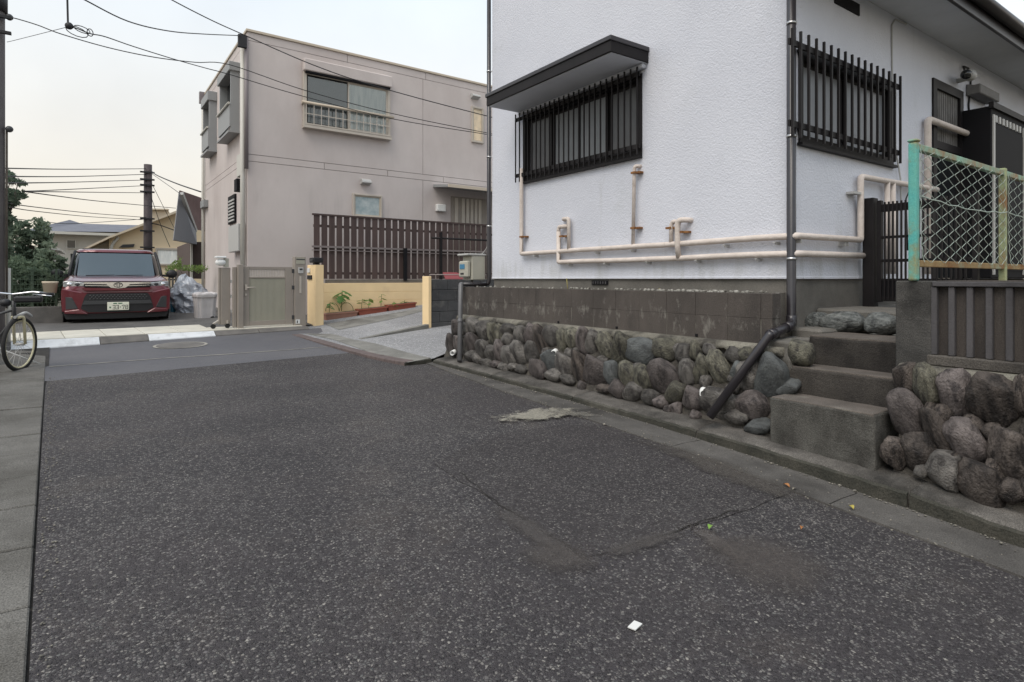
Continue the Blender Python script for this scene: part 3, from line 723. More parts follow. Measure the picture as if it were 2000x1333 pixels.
def soft_mark(name, a, b, ry, c1, c2, dz, ns=9, ragged=1.4, amount=.8, streak=1.0):
    pa_, pb_ = decal(name, [a, b], None, 0); c = (pa_+pb_)/2; d = pb_-pa_; rx = d.length/2; ang = math.atan2(d.y, d.x)
    m = soft_mat(name, c, ang, rx, ry, c1, c2, ns, ragged, amount, streak)
    U_, V_ = Vector((math.cos(ang), math.sin(ang), 0)), Vector((-math.sin(ang), math.cos(ang), 0)); vs = []; nu, nv = 10, 8; k = 1.5
    for j in range(nv+1):
        for i in range(nu+1):
            p = c+U_*rx*k*(2*i/nu-1)+V_*ry*k*(2*j/nv-1); vs.append((p.x, p.y, prof(p.y, p.x)+dz))
    fs = [(j*(nu+1)+i, j*(nu+1)+i+1, (j+1)*(nu+1)+i+1, (j+1)*(nu+1)+i) for j in range(nv) for i in range(nu)]
    return MB().add(vs, fs, True).build(name, m, road)
soft_mark('worn_mark', (1345,1026), (1478,1112), .075, (.105,.092,.085), (.06,.053,.05), .0105, ns=14, amount=.75)
soft_mark('worn_mark', (955,985), (1140,1105), .09, (.09,.08,.075), (.055,.05,.048), .012, ns=12, amount=.6)
soft_mark('worn_mark', (1160,1092), (1345,1040), .07, (.09,.08,.075), (.055,.05,.048), .0135, ns=12, amount=.6)
soft_mark('worn_mark', (1380,1120), (1600,1080), .30, (.10,.086,.078), (.058,.051,.048), .015, ns=4, amount=.55)
soft_mark('worn_mark', (1000,1075), (1180,1110), .16, (.10,.088,.08), (.058,.051,.048), .0165, ns=5, amount=.5)
soft_mark('dust_mark', (1250,860), (1640,1010), .16, (.105,.094,.082), (.06,.053,.047), .018, ns=5, ragged=1.8, amount=.55)
soft_mark('cement_patch', (965,826), (1128,802), .21, (.33,.31,.255), (.17,.16,.135), .020, ns=11, ragged=2.6, amount=.85, streak=1.3)
soft_mark('cement_patch', (1055,806), (1175,818), .10, (.24,.225,.19), (.12,.112,.098), .0215, ns=14, ragged=3.2, amount=.6, streak=1.2)
strip('seam', [(96,716),(200,708.5),(330,699),(470,690),(640,677.5)], 0.035, m_seam, 0.005, street, 0.02, 4)

# concrete gutter strip and mossy kerb on the right
def kerb_top(y):
    return float(np.interp(y, [-8,-6,-3,-1,.98,1.6,2.63,3.37,5,7.4,7.9], [-.50,-.28,-.14,.0,.135,.19,.232,.245,.268,.292,.295]))
gut = thing('gutter', None, None, (3.75, 3, 0.1)); gut['kind'] = 'structure'
edge_x = lambda y: float(np.interp(y, [-8, 1, 4, 5.6, 7.6], [3.57, 3.58, 3.60, 3.66, 3.86])) + 0.02*mnoise.noise(Vector((0, y*1.3, 2)))
yb = [-7.8]
while yb[-1] < 7.3: yb.append(yb[-1]+1.2)
for i in range(len(yb)-1):
    a, b = yb[i]+0.004, yb[i+1]-0.004
    mb = MB(); n = 8; vs = []; fs = []
    for k in range(n+1):
        y = a+(b-a)*k/n; x0 = edge_x(y)
        z = prof(y, x0)
        for (x, zz) in ((x0, z-0.03), (x0, z+0.012), (x0+0.16, z+0.014), (3.90, z+0.006), (3.975, z+0.016), (3.975, z-0.03)):
            vs.append((max(x, x0), y, zz))
    for k in range(n):
        for j in range(5): fs.append((k*6+j, k*6+j+1, (k+1)*6+j+1, (k+1)*6+j))
    fs += [tuple(range(6)), tuple(n*6+j for j in range(6))[::-1]]
    mb.add(vs, fs).build('gutter_slab', m_gutter, gut, clean=True)
kerb = thing('kerb', None, None, (4.1, 3, 0.2)); kerb['kind'] = 'structure'
yk = [-7.6+1.52*i for i in range(11)]
yk = [y for y in yk if y < 7.4] + [7.62]
for i in range(len(yk)-1):
    a, b = yk[i]+0.003, yk[i+1]-0.003
    n = 16; vs = []; fs = []
    for k in range(n+1):
        y = a+(b-a)*k/n; zt = kerb_top(y); zf = prof(y, 3.9)
        w = 0.012*mnoise.noise(Vector((3, y*5, 1))) + 0.008*mnoise.noise(Vector((3, y*17, 1)))
        h = 0.008*mnoise.noise(Vector((9, y*6, 4)))
        ring = [(3.955+w*.5, zf-0.06), (3.952+w, zf+0.02), (3.962+w, zt-0.03+h), (3.985+w, zt-0.006+h), (4.02, zt+h), (4.14, zt+0.012+h*2), (4.32, zt+0.03), (4.32, zf-0.06)]
        vs += [(x, y, z) for x, z in ring]
    m_ = len(ring)
    for k in range(n):
        for j in range(m_): fs.append((k*m_+j, k*m_+(j+1) % m_, (k+1)*m_+(j+1) % m_, (k+1)*m_+j))
    fs += [tuple(range(m_)), tuple(n*m_+j for j in range(m_))[::-1]]
    mb = MB(); mb.add(vs, fs, True)
    ko = mb.build('kerb_stone', m_kerb, kerb, clean=True)
    vs = []; fs = []
    for k in range(n*2+1):
        y = a+0.004+(b-a-0.008)*k/(n*2); zt = kerb_top(y); zf = prof(y, 3.9)
        w = 0.010*mnoise.noise(Vector((3, y*5, 1)))+0.006*mnoise.noise(Vector((5, y*23, 1)))
        zq = zt-0.012+0.010*mnoise.noise(Vector((2, y*13, 4)))
        vs += [(3.943+w, y, zf-.02), (3.945+w, y, zq-.012), (3.965+w, y, zq), (3.99, y, zq-.02), (3.99, y, zf-.02)]
    for k in range(n*2):
        for j in range(5): fs.append((k*5+j, k*5+(j+1) % 5, (k+1)*5+(j+1) % 5, (k+1)*5+j))
    fs += [tuple(range(5)), tuple(n*2*5+j for j in range(5))[::-1]]
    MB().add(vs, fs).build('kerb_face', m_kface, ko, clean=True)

# grit washed against the kerb and along the gutter's edge
mb = MB(); rg = random.Random(3)
for i in range(620):
    y = rg.uniform(-.2, 7.2); k = rg.random()
    x = 3.935-abs(rg.gauss(0, .018)) if k < .5 else edge_x(y)+rg.gauss(0, .05) if k < .85 else rg.uniform(3.6, 3.94)
    r = rg.uniform(.002, .0065)*(1 if rg.random() < .93 else 1.8); z = prof(y, x)+.014
    mb.ell((x, y, z+r*.3), (r*rg.uniform(.8, 1.5), r*rg.uniform(.8, 1.5), r*.7), 5, 3)
for i in range(260):
    y = rg.uniform(1.8, 9); x = left_edge(y)+.02+abs(rg.gauss(0, .04)); r = rg.uniform(.002, .006); mb.ell((x, y, prof(y, x)+r*.4+.004), (r*1.3, r, r*.7), 5, 3)
mb.build('grit', m_grit, gut, kind='stuff')
# left gutter of precast slabs
lg = thing('side_gutter', None, None, (-0.6, 6, 0.2)); lg['kind'] = 'structure'
yl = -6.0
while yl < 12.2:
    b = min(yl+0.6, kL.y-0.03)
    g = 0.005
    mb = MB(); z0 = 0.004*random.uniform(-1, 1)
    P = []
    for y in (yl+g, b-g):
        xe = left_edge(y)
        P.append([(xe-0.56, y, prof(y, xe)+0.016+z0), (xe-0.01, y, prof(y, xe)+0.010+z0)])
    top = [P[0][0], P[0][1], P[1][1], P[1][0]]
    bot = [(x, y, z-0.06) for x, y, z in top]
    mb.hexa(bot+top).build('gutter_slab', m_gutter_l, lg, bevel=0.006)
    yl += 0.6
mb = MB(); vs = []
for y in np.linspace(-6, 12.2, 40):
    xe = left_edge(y); vs += [(xe-0.58, y, prof(y)-0.012), (xe+0.03, y, prof(y)-0.012)]
mb.add(vs, [(2*i, 2*i+1, 2*i+3, 2*i+2) for i in range(39)]).build('gutter_bed', m_crack, lg)
mb = MB(); vs = []
for y in np.linspace(-6, 11.4, 30):
    xe = left_edge(y)-0.60; z = prof(y)
    vs += [(xe-0.12, y, z-.1), (xe-0.12, y, z+0.13), (xe, y, z+0.13), (xe+0.02, y, z-.1)]
fs = [(4*i+j, 4*i+(j+1) % 4, 4*(i+1)+(j+1) % 4, 4*(i+1)+j) for i in range(29) for j in range(4)] + [(0,1,2,3), (116,117,118,119)]
own('boundary_kerb', mb.add(vs, fs), m_kdark, 'low dark concrete edging along the left side of the gutter below the pole', 'edging', kind=None, loc=(-1.1, 8, 0.2))

# kerb of the cross street: painted and bare blocks, tile band, driveway
ck = thing('street_kerb', None, None, KF.w(2, 0, 0.4)); ck['kind'] = 'structure'
def kerb_u(px): return KF.v_(px, 660, -0.05)[0]
cuts = [(-3.2, kerb_u(20), 0), (kerb_u(20), kerb_u(195), 1), (kerb_u(195), kerb_u(290), 0), (kerb_u(290), kerb_u(420), 1), (kerb_u(420), kerb_u(505), 0), (kerb_u(505), kerb_u(603), 0)]
kz = 0.47
for u0, u1, wh in cuts:
    n = max(1, round((u1-u0)/1.3)); 
    for i in range(n):
        a, b = u0+(u1-u0)*i/n+0.004, u0+(u1-u0)*(i+1)/n-0.004
        fz = lambda u: prof(KF.w(u, 0, 0).y, KF.w(u, 0, 0).x)
        mb = MB(KF)
        vs = []
        for u in (a, b):
            zf = min(fz(u), kz-0.03)
            vs += [(u, -0.12, zf-0.05), (u, -0.12, zf+0.012), (u, -0.01, kz-0.008), (u, 0.0, kz), (u, 0.055, kz+0.001), (u, 0.055, zf-0.05)]
        fs = [(j, (j+1) % 6, 6+(j+1) % 6, 6+j) for j in range(6)] + [tuple(range(6)), tuple(range(6, 12))[::-1]]
        mb.add(vs, fs).build('painted_kerb_stone' if wh else 'kerb_stone', m_kwhite if wh else m_kdark, ck, bevel=0.006, clean=True)
tb = thing('pavement', None, None, KF.w(2, 0.2, 0.4)); tb['kind'] = 'structure'
u = -2.6; uend = KF.v_(600, 634, 0.2)[0]
while u < uend - 0.2:
    for (v0, v1, za, zb_) in ((0.06, 0.62, .014, .028), (0.625, 1.20, .029, .050)):
        if v0 > .5 and u > kerb_u(415): continue
        a, b = u+0.004, min(u+0.56, uend)-0.004
        MB(KF).hexa([(a, v0, kz-.06), (b, v0, kz-.06), (b, v1, kz-.06), (a, v1, kz-.06), (a, v0, kz+za), (b, v0, kz+za), (b, v1, kz+zb_), (a, v1, kz+zb_)]).build('paving_slab', m_tile, tb, bevel=0.004)
    u += 0.56
mb = MB(KF); vs = []
for u in np.linspace(-9, 6, 16):
    for v, z in ((0.50, 0.455), (1.18, 0.512), (1.25, .519), (2.3, 0.555), (4, 0.585), (8, 0.64)):
        vs.append((u, v, z))
fs = [(i*6+j, (i+1)*6+j, (i+1)*6+j+1, i*6+j+1) for i in range(15) for j in range(5)]
struct('driveway', mb.add(vs, fs, True), m_drive)

# concrete apron climbing to the right of the street
ap_a = [atZ(570, 653.5, .385), atZ(640, 674, .335), atZ(715, 694, .29), atZ(790, 712, .245)]
def apron_z(x, y):
    base = float(np.interp(y, [7.0, 8, 10, 12.5, 14], [0.265, 0.27, 0.34, 0.40, 0.455]))
    return base + max(0, x-3.6)*float(np.interp(y, [8, 11, 13.5], [0.055, 0.075, 0.105]))
e0, e1 = ap_a[3].copy(), Vector((3.955, 7.66, .29))
mb = MB(); vs = []; NX, NY = 26, 18
apy, apx = [p.y for p in ap_a[::-1]], [p.x for p in ap_a[::-1]]
for j in range(NY+1):
    t = j/NY
    for i in range(NX+1):
        s_ = (i/NX)**1.6
        # near edge runs from the edging end to the kerb, then along the boulder wall foot
        yn = None
        for _ in range(4):
            y = (7.35 if yn is None else yn)+(14.4-(7.35 if yn is None else yn))*t
            xe = float(np.interp(y, apy, apx)) + (0.16 if t > 0 else 0.0)
            x = xe+(13-xe)*s_
            yn = float(np.interp(x, [e0.x, e1.x, 4.4, 13], [e0.y, e1.y, 8.0, 8.0]))
        vs.append((x, y, apron_z(x, y)))
fs = [(j*(NX+1)+i, j*(NX+1)+i+1, (j+1)*(NX+1)+i+1, (j+1)*(NX+1)+i) for j in range(NY) for i in range(NX)]
apron = struct('apron', mb.add(vs, fs, True), m_apron)
# reddish edging blocks along the street side of the apron
for a, b in zip(ap_a[:-1], ap_a[1:]):
    n = 4
    for i in range(n):
        p, q = a.lerp(b, i/n), a.lerp(b, (i+1)/n)
        d = (q-p).normalized()*0.003; p = p+d; q = q-d
        nn = Vector((-(q-p).y, (q-p).x, 0)).normalized()
        if nn.x < 0: nn = -nn
        zt = lambda r: apron_z(r.x+0.16, r.y)+0.006
        top = [Vector((r.x, r.y, zt(r))) for r in (p, q, q+nn*0.17, p+nn*0.17)]
        for r_, k in ((top[0], 0), (top[1], 1)): pass
        bot = [r-Vector((0, 0, 0.2)) for r in top]
        MB().hexa(bot+top).build('edging_block', m_apron_k, apron, bevel=0.008, clean=True)
# smoother concrete margin behind the edging, and the low upstand across the apron
def apron_sheet(name, poly, m, dz):
    pts = []
    for px, py in poly:
        z = 0.35
        for _ in range(25):
            p = atZ(px, py, z); z = 0.5*z+0.5*apron_z(p.x, p.y)
        pts.append(p)
    pts = lay(pts, 0.2); bm = bmesh.new()
    f = bm.faces.new([bm.verts.new((p.x, p.y, 0)) for p in pts]); bmesh.ops.triangulate(bm, faces=[f])
    for _ in range(2):
        bmesh.ops.subdivide_edges(bm, edges=[e for e in bm.edges if e.calc_length() > 0.35], cuts=1); bmesh.ops.triangulate(bm, faces=bm.faces[:])
    for v in bm.verts: v.co.z = apron_z(v.co.x, v.co.y)+dz
    bmesh.ops.recalc_face_normals(bm, faces=bm.faces)
    me = bpy.data.meshes.new(name); bm.to_mesh(me); bm.free(); me.materials.append(m)
    o = bpy.data.objects.new(name, me); COL.objects.link(o); o.parent = apron; return o
apron_sheet('concrete_margin', [(596,652),(650,664),(724,690),(797,709),(842,700),(790,688),(735,672),(690,664),(650,653)], m_apron2, 0.006)
apron_sheet('concrete_margin', [(636,634),(662,645),(760,625),(836,606),(836,600),(760,614),(690,624)], m_apron2, 0.006)
pa, pb = None, None
def on_apron(px, py):
    z = 0.35
    for _ in range(30):
        p = atZ(px, py, z); z = 0.5*z+0.5*apron_z(p.x, p.y)
    return p
pa, pb = on_apron(706, 663), on_apron(838, 642)
nn = Vector(((pb-pa).y, -(pb-pa).x, 0)).normalized()
mb = MB(); up = Vector((0, 0, 0.07))
mb.hexa([pa-up, pb-up, pb+nn*-0.12-up, pa-nn*0.12-up, pa+Vector((0,0,0.01)), pb+up*1.2, pb+nn*-0.12+up*1.2, pa-nn*0.12+Vector((0,0,0.01))])
mb.build('upstand', m_apron2, apron, bevel=0.008, clean=True)
# end of the kerb where the apron drops to the road
mb = MB()
za, zb_ = apron_z(e0.x, e0.y)+.004, apron_z(e1.x, e1.y)+.004
dn = Vector((-(e1-e0).y, (e1-e0).x, 0)).normalized()*.06
f0, f1 = Vector((e0.x, e0.y, 0)), Vector((e1.x, e1.y, 0))
up3 = lambda p, z: Vector((p.x, p.y, z))
mb.hexa([up3(f0, .1), up3(f1, .1), up3(f1+dn, .1), up3(f0+dn, .1), up3(f0, za), up3(f1, zb_), up3(f1+dn, zb_), up3(f0+dn, za)])
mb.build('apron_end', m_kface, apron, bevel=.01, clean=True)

# garden lots on the raised right side
lot = MB(); lot.box(4.62, 14, -7, 1.56, 0.1, 1.40)
struct('terrace', lot, m_soil)
# ------------------------------------------------------------------ white stucco house
XA, YB = 4.87, 2.75
YE = 7.47                      # far corner
ZB, ZT = 1.45, 6.6
wh = thing('stucco_house', 'white rough stucco house with brown barred windows and cream pipes, above the boulder wall', 'house', (XA, YB, 1.0))
opA = [(4.48, 6.64, 2.83, 3.68)]
opB = [(4.97, 6.74, 2.66, 3.42), (7.79, 8.65, 1.25, 3.70)]
mb = MB()
for (a, b, z0, z1) in wall_pieces(YB, YE, ZB, ZT, opA): mb.box(XA, XA+0.16, a, b, z0, z1)
for (a, b, z0, z1) in wall_pieces(XA+0.16, 13, ZB, 4.199, opB):
    mb.box(a, b, YB, YB+0.16, z0, z1)
mb.box(XA+0.16, 9, YE-0.16, YE, ZB, ZT); mb.box(12.84, 13, YB+.16, YE-0.16, ZB, 4.4)
mb.build('wall', m_stucco, wh)
MB().box(XA+0.17, 9, YB+0.17, YE-0.17, ZT-0.2, ZT-0.002).build('ceiling_slab', m_soffit, wh)
MB().box(XA+.45, 12.8, YB+.45, YE-.2, 1.0, 4.15).build('dark_interior_box', m_black, wh)  # black box added inside to block light behind the windows
mb = MB(); mb.box(XA-0.008, XA+0.15, YB-0.008, YE+0.005, ZB-0.002, ZB+0.022); mb.box(XA+0.15, 6.1, YB-0.008, YB+0.1, ZB-0.002, ZB+0.022)
mb.build('base_bead', m_white if False else m_stucco, wh, bevel=0.004)
mb = MB(); mb.box(XA+0.02, XA+0.2, YB+0.02, YE-0.02, 0.9, ZB-0.003); mb.box(XA+0.2, 13, YB+0.02, YB+0.2, 0.9, ZB-0.003)
mb.build('foundation', m_found, wh)
# floor vent in the foundation
a, b = atX(1155, 546, XA), atX(1186, 557, XA)
fv = MB().box(XA+0.004, XA+0.03, b.y, a.y, b.z, a.z-0.012).build('floor_vent', m_black, wh)
for i in range(6):
    y = b.y+0.03+i*(a.y-b.y-0.06)/5; MB().box(XA-0.002, XA+0.01, y-0.006, y+0.006, b.z+0.012, a.z-0.024).build('vent_bar', m_rib, fv)

def window(name, parent, face, a0, a1, z0, z1, sashes, glass, depth=0.10, fw=0.035, frame_m=None, curtain=None, box_inset=0.03):
    """sliding window set in an opening; face 'X' = wall facing -X (a along Y), 'Y' = wall facing -Y (a along X)"""
    frame_m = frame_m or m_bronze
    P = XA if face == 'X' else YB
    def bx(mb, c0, c1, d0, d1, q0, q1):
        if face == 'X': mb.box(P+d0, P+d1, c0, c1, q0, q1)
        else: mb.box(c0, c1, P+d0, P+d1, q0, q1)
    mb = MB()
    bx(mb, a0-.02, a1+.02, -0.018, depth, z0-0.03, z0+fw); bx(mb, a0-.02, a1+.02, -0.018, depth, z1-fw, z1+0.02)
    bx(mb, a0-.02, a0+fw, -0.017, depth-.002, z0+fw, z1-fw); bx(mb, a1-fw, a1+.02, -0.017, depth-.002, z0+fw, z1-fw)
    fr = mb.build(name, frame_m, parent)
    n = len(sashes)
    for i, g in enumerate(sashes):
        s0 = a0+fw+(a1-a0-2*fw)*i/n; s1 = a0+fw+(a1-a0-2*fw)*(i+1)/n
        d = 0.04 if i % 2 else 0.065
        mb = MB()
        bx(mb, s0+.001, s0+0.035, d, d+0.02, z0+fw, z1-fw); bx(mb, s1-0.035, s1-.001, d, d+0.02, z0+fw, z1-fw)
        bx(mb, s0+.035, s1-.035, d, d+0.02, z0+fw, z0+fw+0.04); bx(mb, s0+.035, s1-.035, d, d+0.02, z1-fw-0.035, z1-fw)
        mb.build('sash', frame_m, fr)
        mb = MB(); bx(mb, s0+.034, s1-.034, d+0.009, d+0.013, z0+fw+.039, z1-fw-.034)
        mb.build('pane', g, fr)
    return fr
window('window', wh, 'X', opA[0][0], opA[0][1], opA[0][2], opA[0][3], [m_gfrost2, m_gfrost, m_gfrost, m_gfrost2], m_gfrost)
window('window', wh, 'Y', opB[0][0], opB[0][1], opB[0][2], opB[0][3], [m_gfrostb, m_gfrostb], m_gfrost)

def grille(parent, face, a0, a1, z0, z1, n, off, r0, r1, w=0.018):
    P = (XA if face == 'X' else YB)-off
    mb = MB()
    for z in (r0, r1):
        if face == 'X': mb.box(P+0.012, P+0.030, a0-0.02, a1+0.02, z-0.025, z+0.025)
        else: mb.box(a0-0.02, a1+0.02, P+0.012, P+0.030, z-0.025, z+0.025)
        for q in (a0+0.25, (a0+a1)/2, a1-0.25):
            if face == 'X': mb.box(P+0.030, P+off+0.01, q-0.012, q+0.012, z-0.012, z+0.012)
            else: mb.box(q-0.012, q+0.012, P+0.030, P+off+0.01, z-0.012, z+0.012)
    g = mb.build('window_grille', m_bronze, parent)
    me = None
    for i in range(n):
        q = a0+(a1-a0)*i/(n-1)
        if me is None:
            mb = MB(); mb.box(-w/2, w/2, -w/2, w/2, z0, z1); me = mb.mesh('bar', m_bronze)
        o = bpy.data.objects.new('bar', me); COL.objects.link(o); o.parent = g
        c = Vector((P, q, 0)) if face == 'X' else Vector((q, P, 0))
        o.location = c - root_loc(g)
    return g
grille(wh, 'X', 4.46, 6.74, 2.80, 3.755, 25, 0.085, 2.895, 3.68, w=0.014)
xa, xb = atY(1564, 300, YB-0.10).x, atY(1758.5, 300, YB-0.10).x
sp = (xb-xa)/15
grille(wh, 'Y', xa-sp, xb, 2.63, 3.52, 17, 0.10, 2.74, 3.415, w=0.019)
MB().box(XA-0.05, XA+0.02, 4.46, 6.68, 2.775, 2.80).build('window_sill', m_bronze, wh)
MB().box(4.93, 6.78, YB-0.05, YB+0.02, 2.60, 2.625).build('window_sill', m_bronze, wh)

# canopy over the left window
cx0, cy0, cy1 = 4.30, 4.37, 6.74
cp = MB().box(cx0, XA, cy0, cy1, 3.79, 3.905).build('window_canopy', m_bronze, wh, bevel=0.004)
MB().box(cx0-0.015, XA-0.002, cy0-0.015, cy1+0.015, 3.905, 3.955).build('canopy_top', m_gut, cp, bevel=0.006)
MB().box(cx0+0.025, XA-0.002, cy0+0.02, cy1-0.02, 3.783, 3.79).build('canopy_soffit', m_soffit, cp)
MB().box(XA-0.07, XA-0.003, cy0+0.03, cy1-0.03, 3.735, 3.783).build('canopy_batten', m_soffit, cp, bevel=0.01)

# eave, fascia and roof on the right side
ev = MB().box(4.6, 13.2, 2.25, YB-0.002, 4.20, 4.23).build('eave_soffit', m_soffit, wh)
MB().box(4.6, 13.2, 2.215, 2.25, 4.14, 4.32).build('fascia', m_gut, ev, bevel=0.005)
mb = MB(); mb.tube([(4.6, 2.17, 4.30), (13.2, 2.17, 4.30)], 0.06, 10); mb.build('roof_gutter', m_gut, ev)
mb = MB(); mb.prism([(2.20, 4.325), (YB+3.4, 5.0), (YB+3.4, 4.9), (2.20, 4.30)], 'x', 9.0, 13.2); mb.prism([(2.20, 4.325), (YB-0.002, 4.45), (YB-0.002, 4.35), (2.20, 4.30)], 'x', 4.6, 9.0)
mb.build('roof', m_gut, wh, clean=True)
mb = MB(); mb.box(XA+.16, 9, YB, YB+.16, 4.2, ZT); mb.box(8.84, 9, YB+.16, YE-.16, 4.2, ZT); mb.build('upper_wall', m_stucco, wh)

# rain pipes
def pipe_bands(parent, spots, r):
    for p, ax in spots:
        p = Vector(p); mb = MB(); mb.tube([p-Vector((0,0,.011)), p+Vector((0,0,.011))], r+0.005, 14)
        mb.bar(p, p+Vector(ax), 0.012, 0.018); mb.build('pipe_band', m_chrome, parent)
cpx, cpy = 4.815, 2.735
P = [(cpx, cpy, 6.6), (cpx, cpy, 1.07), tuple(atX(1545, 636, 4.66)), tuple(atX(1503, 655, 4.345)), tuple(atX(1386, 815, 4.03))]
rp = MB().tube(P[:3], 0.037, 14).build('rain_pipe', m_gut, wh)
MB().tube([P[2], P[3]], 0.036, 14).build('pipe_elbow', m_gut, rp)
MB().tube([tuple(Vector(P[3])+Vector((0.012,-0.01,0.02))), P[3], P[4]], 0.034, 14).build('lower_pipe', m_gut, rp)
MB().tube([(cpx, cpy, 1.05), (cpx, cpy, 1.14)], 0.043, 14).build('pipe_socket', m_gut, rp)
MB().tube([tuple(P[2]), tuple(Vector(P[2]).lerp(Vector(P[3]), .25))], 0.042, 14).build('pipe_socket', m_gut, rp)
MB().tube([tuple(Vector(P[2]).lerp(Vector(P[3]), .78)), P[3]], 0.042, 14).build('pipe_socket', m_gut, rp)
pipe_bands(rp, [((cpx, cpy, z), (0.09, 0.03, 0)) for z in (3.62, 2.66, 1.62)], 0.037)
q = [atX(957.5, 0, XA-0.03), None]
fx, fy = XA-0.02, 7.53
P2 = [(fx, fy, 6.6), (fx, fy, 1.40), (fx-0.02, fy+.02, 1.365)]
rp2 = MB().tube(P2, 0.032, 12).build('rain_pipe', m_gut, wh)
pipe_bands(rp2, [((fx, fy, z), (0.05, -0.05, 0)) for z in (4.6, 3.3, 2.25)], 0.032)
h0, h1, h2 = Vector((fx-0.02, fy+.02, 1.368)), Vector((4.385, 7.58, 1.368)), atX(897.5, 706, 4.05)
MB().tube([h0, h1], 0.030, 12).build('pipe_elbow', m_gut, rp2)
MB().tube([h1+Vector((0.03,0,0)), h1, h2], 0.034, 12).build('lower_pipe', m_gut_g, rp2)
mm = h1.lerp(h2, 0.5); dd = (h2-h1).normalized()
MB().tube([mm-dd*0.03, mm+dd*0.03], 0.039, 12).build('pipe_socket', m_gut_g, rp2)

# lagged cream pipes on the wall
PX = XA-0.055
def wob(pts, amp=0.006, step=0.35):
    out = []
    for a, b in zip(pts[:-1], pts[1:]):
        a, b = Vector(a), Vector(b); k = max(1, int((b-a).length/step))
        for j in range(k):
            p = a.lerp(b, j/k)
            if 0 < j: p = p + Vector((0, 0, amp*mnoise.noise(p*2.1)))
            out.append(p)
    out.append(Vector(pts[-1])); return out
yv = lambda px, py=480: atX(px, py, PX).y
zv = lambda px, py: atX(px, py, PX).z
yb_ = YB-0.055
xb_ = lambda px, py=480: atY(px, py, yb_).x
zb_ = lambda px, py: atY(px, py, yb_).z
up = MB().tube(wob([(PX, yv(1018.5), zv(1018, 330)), (PX, yv(1018.5), 1.80), (PX, yv(1019)-.02, 1.797), (PX, 2.70, 1.812), (XA-0.02, yb_, 1.815), (xb_(1680), yb_, 1.822), (xb_(1681), yb_, 1.84), (xb_(1681), yb_, zb_(1681, 347)), (xb_(1683)+.02, yb_, zb_(1681, 345)), (xb_(1830), yb_, zb_(1681, 345)+.03)]), 0.029, 10).build('water_pipe', m_pipe, wh)
lo = MB().tube(wob([(PX, yv(1091), zv(1090, 453)), (PX, yv(1091), 1.668), (PX, yv(1092)-.02, 1.662), (PX, 2.72, 1.662), (XA-0.01, yb_, 1.664), (xb_(1620), yb_, 1.668), (xb_(1692), yb_, 1.672)]), 0.029, 10).build('water_pipe', m_pipe, wh)
def riser(parent, pts, r=0.022): return MB().tube(pts, r, 10).build('pipe_branch', m_pipe, parent)
y_ = yv(1091); riser(lo, [(PX, y_, zv(1090, 456)), (PX, y_, zv(1090, 447)), (PX, y_-0.02, zv(1090, 444)), (PX, y_-0.13, zv(1090, 444)), (XA+.02, y_-0.15, zv(1090, 444))], 0.026)
y_ = yv(1111); riser(up, [(PX, y_, 1.80), (PX, y_, zv(1111, 430)), (PX, y_+0.02, zv(1111, 427)), (PX, y_+0.12, zv(1111, 427)), (XA+.02, y_+0.14, zv(1111, 427))], 0.024)
y_ = yv(1239); riser(up, [(PX, y_+0.02, 1.80), (PX, y_, zv(1240, 330)), (PX, y_-0.015, zv(1240, 325)), (XA+.02, y_-0.05, zv(1240, 325))], 0.020)
y_ = yv(1311); riser(up, [(PX, y_, 1.80), (PX, y_, zv(1311, 440)), (PX, y_-.02, zv(1311, 434)), (PX, y_-0.05, zv(1311, 434)), (XA+.02, y_-0.07, zv(1311, 434))], 0.022)
y_ = yv(1327); riser(lo, [(PX-.01, y_, 1.662), (PX-.03, y_, 1.79), (PX-.03, y_, zv(1327, 437)), (PX-.03, y_-.025, zv(1327, 431)), (PX, y_-.08, zv(1327, 431)), (XA+.02, y_-0.11, zv(1327, 432))], 0.028)
for (px, py, par) in [(1026, 463, up), (1105, 462, lo), (1246, 446, up), (1316, 446, up), (1339, 454, lo), (1247, 338, up)]:
    p = atX(px, py, XA-0.02)
    mb = MB(); mb.box(XA-0.06, XA+.003, p.y-0.055, p.y+0.03, p.z-0.010, p.z+0.010); mb.box(XA-0.085, XA-0.058, p.y-.01, p.y+.055, p.z-.011, p.z+.011)
    mb.build('pipe_bracket', m_rust, par)
for (px, py, par) in [(1045, 498, up), (1165, 491, up), (1235, 487, up), (1417, 476, up), (1516, 470, up), (1112, 517, lo), (1183, 514, lo), (1265, 511, lo), (1362, 507, lo), (1480, 505, lo)]:
    y = yv(px, py); z = (1.80 if par is up else 1.662)
    mb = MB(); mb.box(PX-0.01, XA+.003, y-0.006, y+0.006, z-0.055, z-0.028); mb.box(PX-0.034, XA+.002, y-.008, y+.008, z-.04, z-.028); mb.build('pipe_bracket', m_lgrey, par)
for px in (1563, 1650, 1655):
    x = xb_(px); mb = MB(); mb.box(x-.007, x+.007, yb_-.01, YB+.003, 1.755, 1.795); mb.build('pipe_bracket', m_lgrey, up)
mb = MB(); x = xb_(1668); z = zb_(1668, 377); mb.box(x-.04, x+.10, yb_-.02, YB+.003, z-.011, z+.011); mb.build('pipe_bracket', m_lgrey, up)
for px in (1733, 1744):
    x = xb_(px, 370); riser(up, [(x, yb_, zb_(px, 356)), (x, yb_, 1.5)], 0.026)
# pipes near the back door
zt = atY(1812, 236, yb_).z
dp = MB().tube([(xb_(1812, 300), yb_, 1.5), (xb_(1812, 300), yb_, zt), (xb_(1814, 300)+.03, yb_, zt+.02), (xb_(1904, 300), yb_, zt+.02), (xb_(1906, 300), yb_, zt-.0), (xb_(1906, 300), yb_, 1.5)], 0.036, 10).build('water_pipe', m_pipe, wh)
